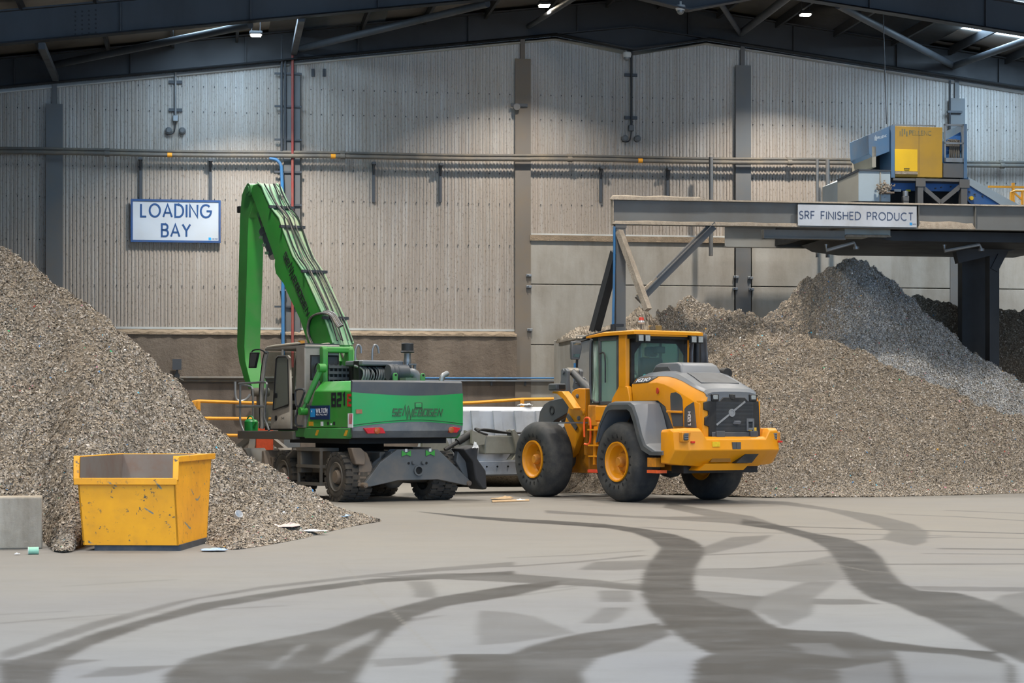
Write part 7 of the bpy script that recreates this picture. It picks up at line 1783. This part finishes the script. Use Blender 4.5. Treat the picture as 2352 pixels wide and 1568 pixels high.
    for a in ((xa, xa + .04, zb_, za), (xb - .04, xb, zb_, za), (xa, xb, za - .04, za), (xa, xb, (za + zb_) / 2 - .02, (za + zb_) / 2 + .02), (xa, xb, zb_, zb_ + .1)): mb.box(a[0], a[1], y - .03, y + .02, a[2], a[3])
    mb.build('bay_frame', M_GALV, t)
    MB().box(xa, xb, y + .9, y + .95, zb_ + .1, za - .3).prism([(xa, za - .42), (xb, za - .15), (xb, za - .6), (xa, za - .75)], 'y', y + .2, y + .25).build('bay_back', BL, t)
    r = random.Random(9); mb = MB()
    for i in range(14): mb.tube([(xb - .32 + .02 * i, y + .1 + .03 * (i % 3), zb_ + .1), (xb - .3 + .018 * i, y + .1, zb_ + .4 + .2 * r.random()), (xb - .42 + .03 * i, y + .15, za - .45 + .12 * r.random()), (xb - .1, y + .2, za - .35)], .014, 5, smooth=1)
    mb.build('bay_hoses', M_PIPE, t); MB().box(xb - .42, xb - .12, y + .1, y + .3, za - .52, za - .4).build('valve_block', M_PIPE, t, bevel=.02)
    (xc, zc), (xd, zd) = [(9.584, 7.839), (10.09, 7.491)]; MB().box(xc, xd, y, y + 1.2, zd, zc).build('lower_panel', M_COL, t)
    (xc, zc), (xd, zd) = [(10.09, 8.785), (10.167, 7.471)]; MB().box(xc, xd, y - .03, y + 1.6, zd, zc).build('end_panel', BLD, t)
    (xc, zc), (xd, zd) = [(8.369, 8.757), (9.452, 8.76)]; MB().bar((xc, y + .2, zc), (xd, y + .2, zd), .03, .03).bar((xc, y + .2, zc), (xc, y + .2, zc - .1), .03, .03).bar((xd, y + .2, zd), (xd, y + .2, zd - .1), .03, .03).build('top_rail', M_GALV, t)
    # sub-frame, legs, braces
    (xa, za), (xb, zb_) = [(8.269, 7.435), (10.139, 7.375)]; MB().box(xa, xb, -6.35, -4.6, zb_, za).build('sub_frame', M_COL, t)
    for (u, v) in ((0, 0), (1, 0)):
        (xa, za), (xb, zb_) = [[(8.868, 7.436), (9.01, 6.831)], [(9.963, 7.424), (10.117, 6.85)]][u]
        MB().box(xa, xb, -6.38, -6.2, 6.72, za).build('leg', M_COL, t); MB().box(xa - .05, xb + .05, -6.4, -6.38, za - .2, za).build('gusset', M_COL, t)
    (xa, za), (xb, zb_), (xc, zc) = [(8.999, 7.25), (9.469, 6.87), (9.963, 7.267)]
    MB().bar((xa, -6.3, za), (xb, -6.3, zb_), .06, .1).bar((xc, -6.3, zc), (xb, -6.3, zb_), .06, .1).build('v_brace', M_COL, t)
    # belt conveyor under and to the right
    c = wt('belt_conveyor', 'blue belt conveyor running under the sorting machine and sloping down to the right', 'conveyor', (x0, -5.8, 6.7))
    (xa, za), (xb, zb_) = [(8.366, 7.401), (10.307, 7.192)]
    MB().box(xa, xb, -5.9, -4.8, zb_, za).build('side_frame', BL, c)
    MB().box(xa, xb, -5.7, -4.9, zb_ - .3, zb_).build('belt', M_BLACK, c)
    wl = flat('white_conveyor_label', 'd5d5d0', .5)
    (la, lz), (lb, lz2) = [(8.446, 7.221), (8.622, 7.161)]; MB().box(la, lb, -5.91, -5.9, lz2, lz).build('label', wl, c)
    (la, lz), (lb, lz2) = [(8.743, 7.216), (8.864, 7.165)]; MB().box(la, lb, -5.91, -5.9, lz2, lz).build('yellow_label', hz_, c)
    Q = [(10.307, 7.521), (11.757, 6.834), (11.6, 6.832), (11.454, 6.872), (10.307, 7.362)]
    Q = [(10.307, 7.542), (11.678, 6.854), (11.198, 6.847), (10.307, 7.362)]
    MB().prism(Q, 'y', -5.95, -4.8).build('sloping_cover', PG, c)
    Q = [(10.327, 7.368), (11.229, 6.852), (10.471, 6.84), (10.283, 6.985), (10.283, 7.367)]
    MB().prism(Q, 'y', -5.9, -4.85).build('sloping_frame', BL, c)
    (la, lz), = [(10.387, 7.029)]; MB().cyl((la, -5.98, lz), (la, -5.9, lz), .05, n=14).build('roller_cap', YB, c)
    for p in [(10.044, 7.267), (10.354, 7.187), (10.487, 7.126), (10.687, 7.087), (9.878, 7.306), (9.635, 7.281), (9.491, 7.257), (9.051, 7.196)]: MB().cyl((p[0], -5.93, p[1]), (p[0], -5.9, p[1]), .02, n=8).build('bolt', M_STEEL, c)
    # dust-clogged bracket and drive by the hopper
    (xa, za), = [(7.99, 7.156)]
    g = wt('dust_clump', 'clump of fluffy waste hanging on the bracket between hopper and conveyor', 'litter', (xa, -6.55, za - .15))
    r = np.random.default_rng(2); mb = MB()
    for i in range(110): mb.ball((xa + r.normal(0, .09), -6.55 + r.normal(0, .05), za + r.normal(0, .08)), r.uniform(.012, .035), 6, (r.uniform(.5, 1.6), 1, r.uniform(.4, 1.2)))
    mb.build('clump', M_DUST, g); MB().box(xa - .1, xa + .22, -6.6, -6.4, za - .12, za - .08).build('bracket', RUSTY, g)
    (xa, za), (xb, zb_) = [(8.444, 7.049), (8.596, 6.813)]
    g = wt('drive_motor', 'small grey drive motor standing on the platform below the conveyor labels', 'motor', ((xa + xb) / 2, -6.5, zb_))
    MB().cyl(((xa + xb) / 2, -6.5, za - .08), ((xa + xb) / 2, -6.5, za + .06), .07, n=14).build('motor', M_GALV, g, bevel=.01); MB().box(xa, xb, -6.56, -6.42, za - .2, za - .06).build('gearbox', M_COL, g, bevel=.02); MB().box(xa + .01, xb - .01, -6.55, -6.43, 6.72, za - .2).build('stand', M_COL, g)
    # amber guard rails at the far right
    g = wt('guard_rail', 'amber guard rail on the platform at the right edge beside the sloping conveyor', 'railing', (13.3, -5.0, 6.7))
    R1 = [(11.367, 7.483), (12.862, 7.483)]; MB().bar((R1[0][0], -4.6, R1[0][1]), (R1[1][0], -4.6, R1[1][1]), .05, .05).build('rail', M_ORANGE, g)
    P1 = [(12.021, 7.588), (12.021, 7.042)]; MB().box(P1[0][0] - .03, P1[0][0] + .03, -4.63, -4.57, 6.7, P1[0][1]).build('post', M_ORANGE, g)
    R2 = [(11.702, 6.972), (11.713, 7.274), (11.815, 7.319), (12.145, 7.325), (12.6, 7.333)]; MB().tube([(a, -5.2, b) for a, b in R2], .03, 8).build('rail', M_ORANGE, g)
    P2 = [(12.008, 7.323), (12.008, 6.977), (11.804, 7.265), (12.02, 7.085)]; MB().bar((P2[0][0], -5.2, P2[0][1]), (P2[1][0], -5.2, P2[1][1]), .05, .05).bar((P2[2][0], -5.2, P2[2][1]), (P2[3][0], -5.2, P2[3][1]), .04, .04).build('post', M_ORANGE, g)
    # posts between wall pipe and platform
    for i, (u, lab) in enumerate(((1632, 'grey post under the wall pipe above the middle of the platform beam'), (1878, 'left post of the pair under the wall pipe left of the hopper'), (1901, 'right post of the pair under the wall pipe left of the hopper'))):
        s = [5.255, 8.177, 8.467][i]
        o = MB().cyl((s, -.6, 6.0), (s, -.6, 8.62), .055 if i != 1 else .04, n=12).build('pipe_post', M_COL, frame=WF); tag(o, lab, 'post')
    s, = [8.145]
    g = wt('blue_tray', 'blue cable tray along the wall just above the platform beam', 'tray', (s, -1.2, 6.8))
    (sa, _), (sb, _2) = [(5.772, 7.475), (8.719, 7.432)]
    MB().box(sa, sb, -1.25, -1.05, 6.98, 7.04).build('tray', BL, g); MB().box(sa, sb, -1.24, -1.2, 6.8, 6.98).build('bracket', M_STEEL, g)
    # thin cable from the roof to the sorter
    (xa, za), = [(8.396, 8.85)]; o = MB().cyl((xa, -5.5, za), (xa - .1, -5.5, zb(xa) + .6), .012, n=6).build('hanging_cable', M_DARK, frame=WF); tag(o, 'thin dark cable hanging from the roof to the sorting machine', 'cable')
hz_ = flat('conveyor_label_yellow', 'cdbf2a', .5)
sorter()
# ================================================================ camera, world, light
floor()
cam = bpy.data.cameras.new('camera'); cam.sensor_width = 36; cam.lens = 4600 / 2352 * 36; cam.shift_y = (968 - 784) / 2352
cam.clip_end = 300
co = bpy.data.objects.new('camera', cam); C.objects.link(co); co.location = (0, 0, 1.6); co.rotation_euler = (PI / 2, 0, 0)
bpy.context.scene.camera = co
w = bpy.data.worlds.new('overcast_sky'); bpy.context.scene.world = w; w.use_nodes = True
bg = w.node_tree.nodes['Background']; bg.inputs[0].default_value = (.4, .65, 1, 1); bg.inputs[1].default_value = 2.5
# the other high-bay lamps of the hall, row by row towards the doors
for j in range(1, 7):
    for s in ((-14.2,) if j > 2 else ()) + (-6.7, .8, 8.2, 15.7, 23):
        L = bpy.data.lights.new('high_bay_lamp', 'AREA'); L.energy = 270; L.shape = 'RECTANGLE'; L.size = .5; L.size_y = .4; L.color = (1, .94, .86); L.spread = R(132)
        o = bpy.data.objects.new('high_bay_light', L); C.objects.link(o); o.matrix_world = WF @ Matrix.Translation((s, -3.2 - 6.5 * j, zb(s) + .3))
sc = bpy.context.scene
sc.view_settings.view_transform = 'Standard'; sc.view_settings.look = 'None'; sc.view_settings.gamma = 1; sc.view_settings.exposure = 0.36
try:
    sc.cycles.use_denoising = True; sc.cycles.use_adaptive_sampling = True; sc.cycles.adaptive_threshold = .08
    sc.cycles.max_bounces = 6; sc.cycles.diffuse_bounces = 2; sc.cycles.glossy_bounces = 3; sc.cycles.transmission_bounces = 4; sc.cycles.transparent_max_bounces = 12
except Exception: pass
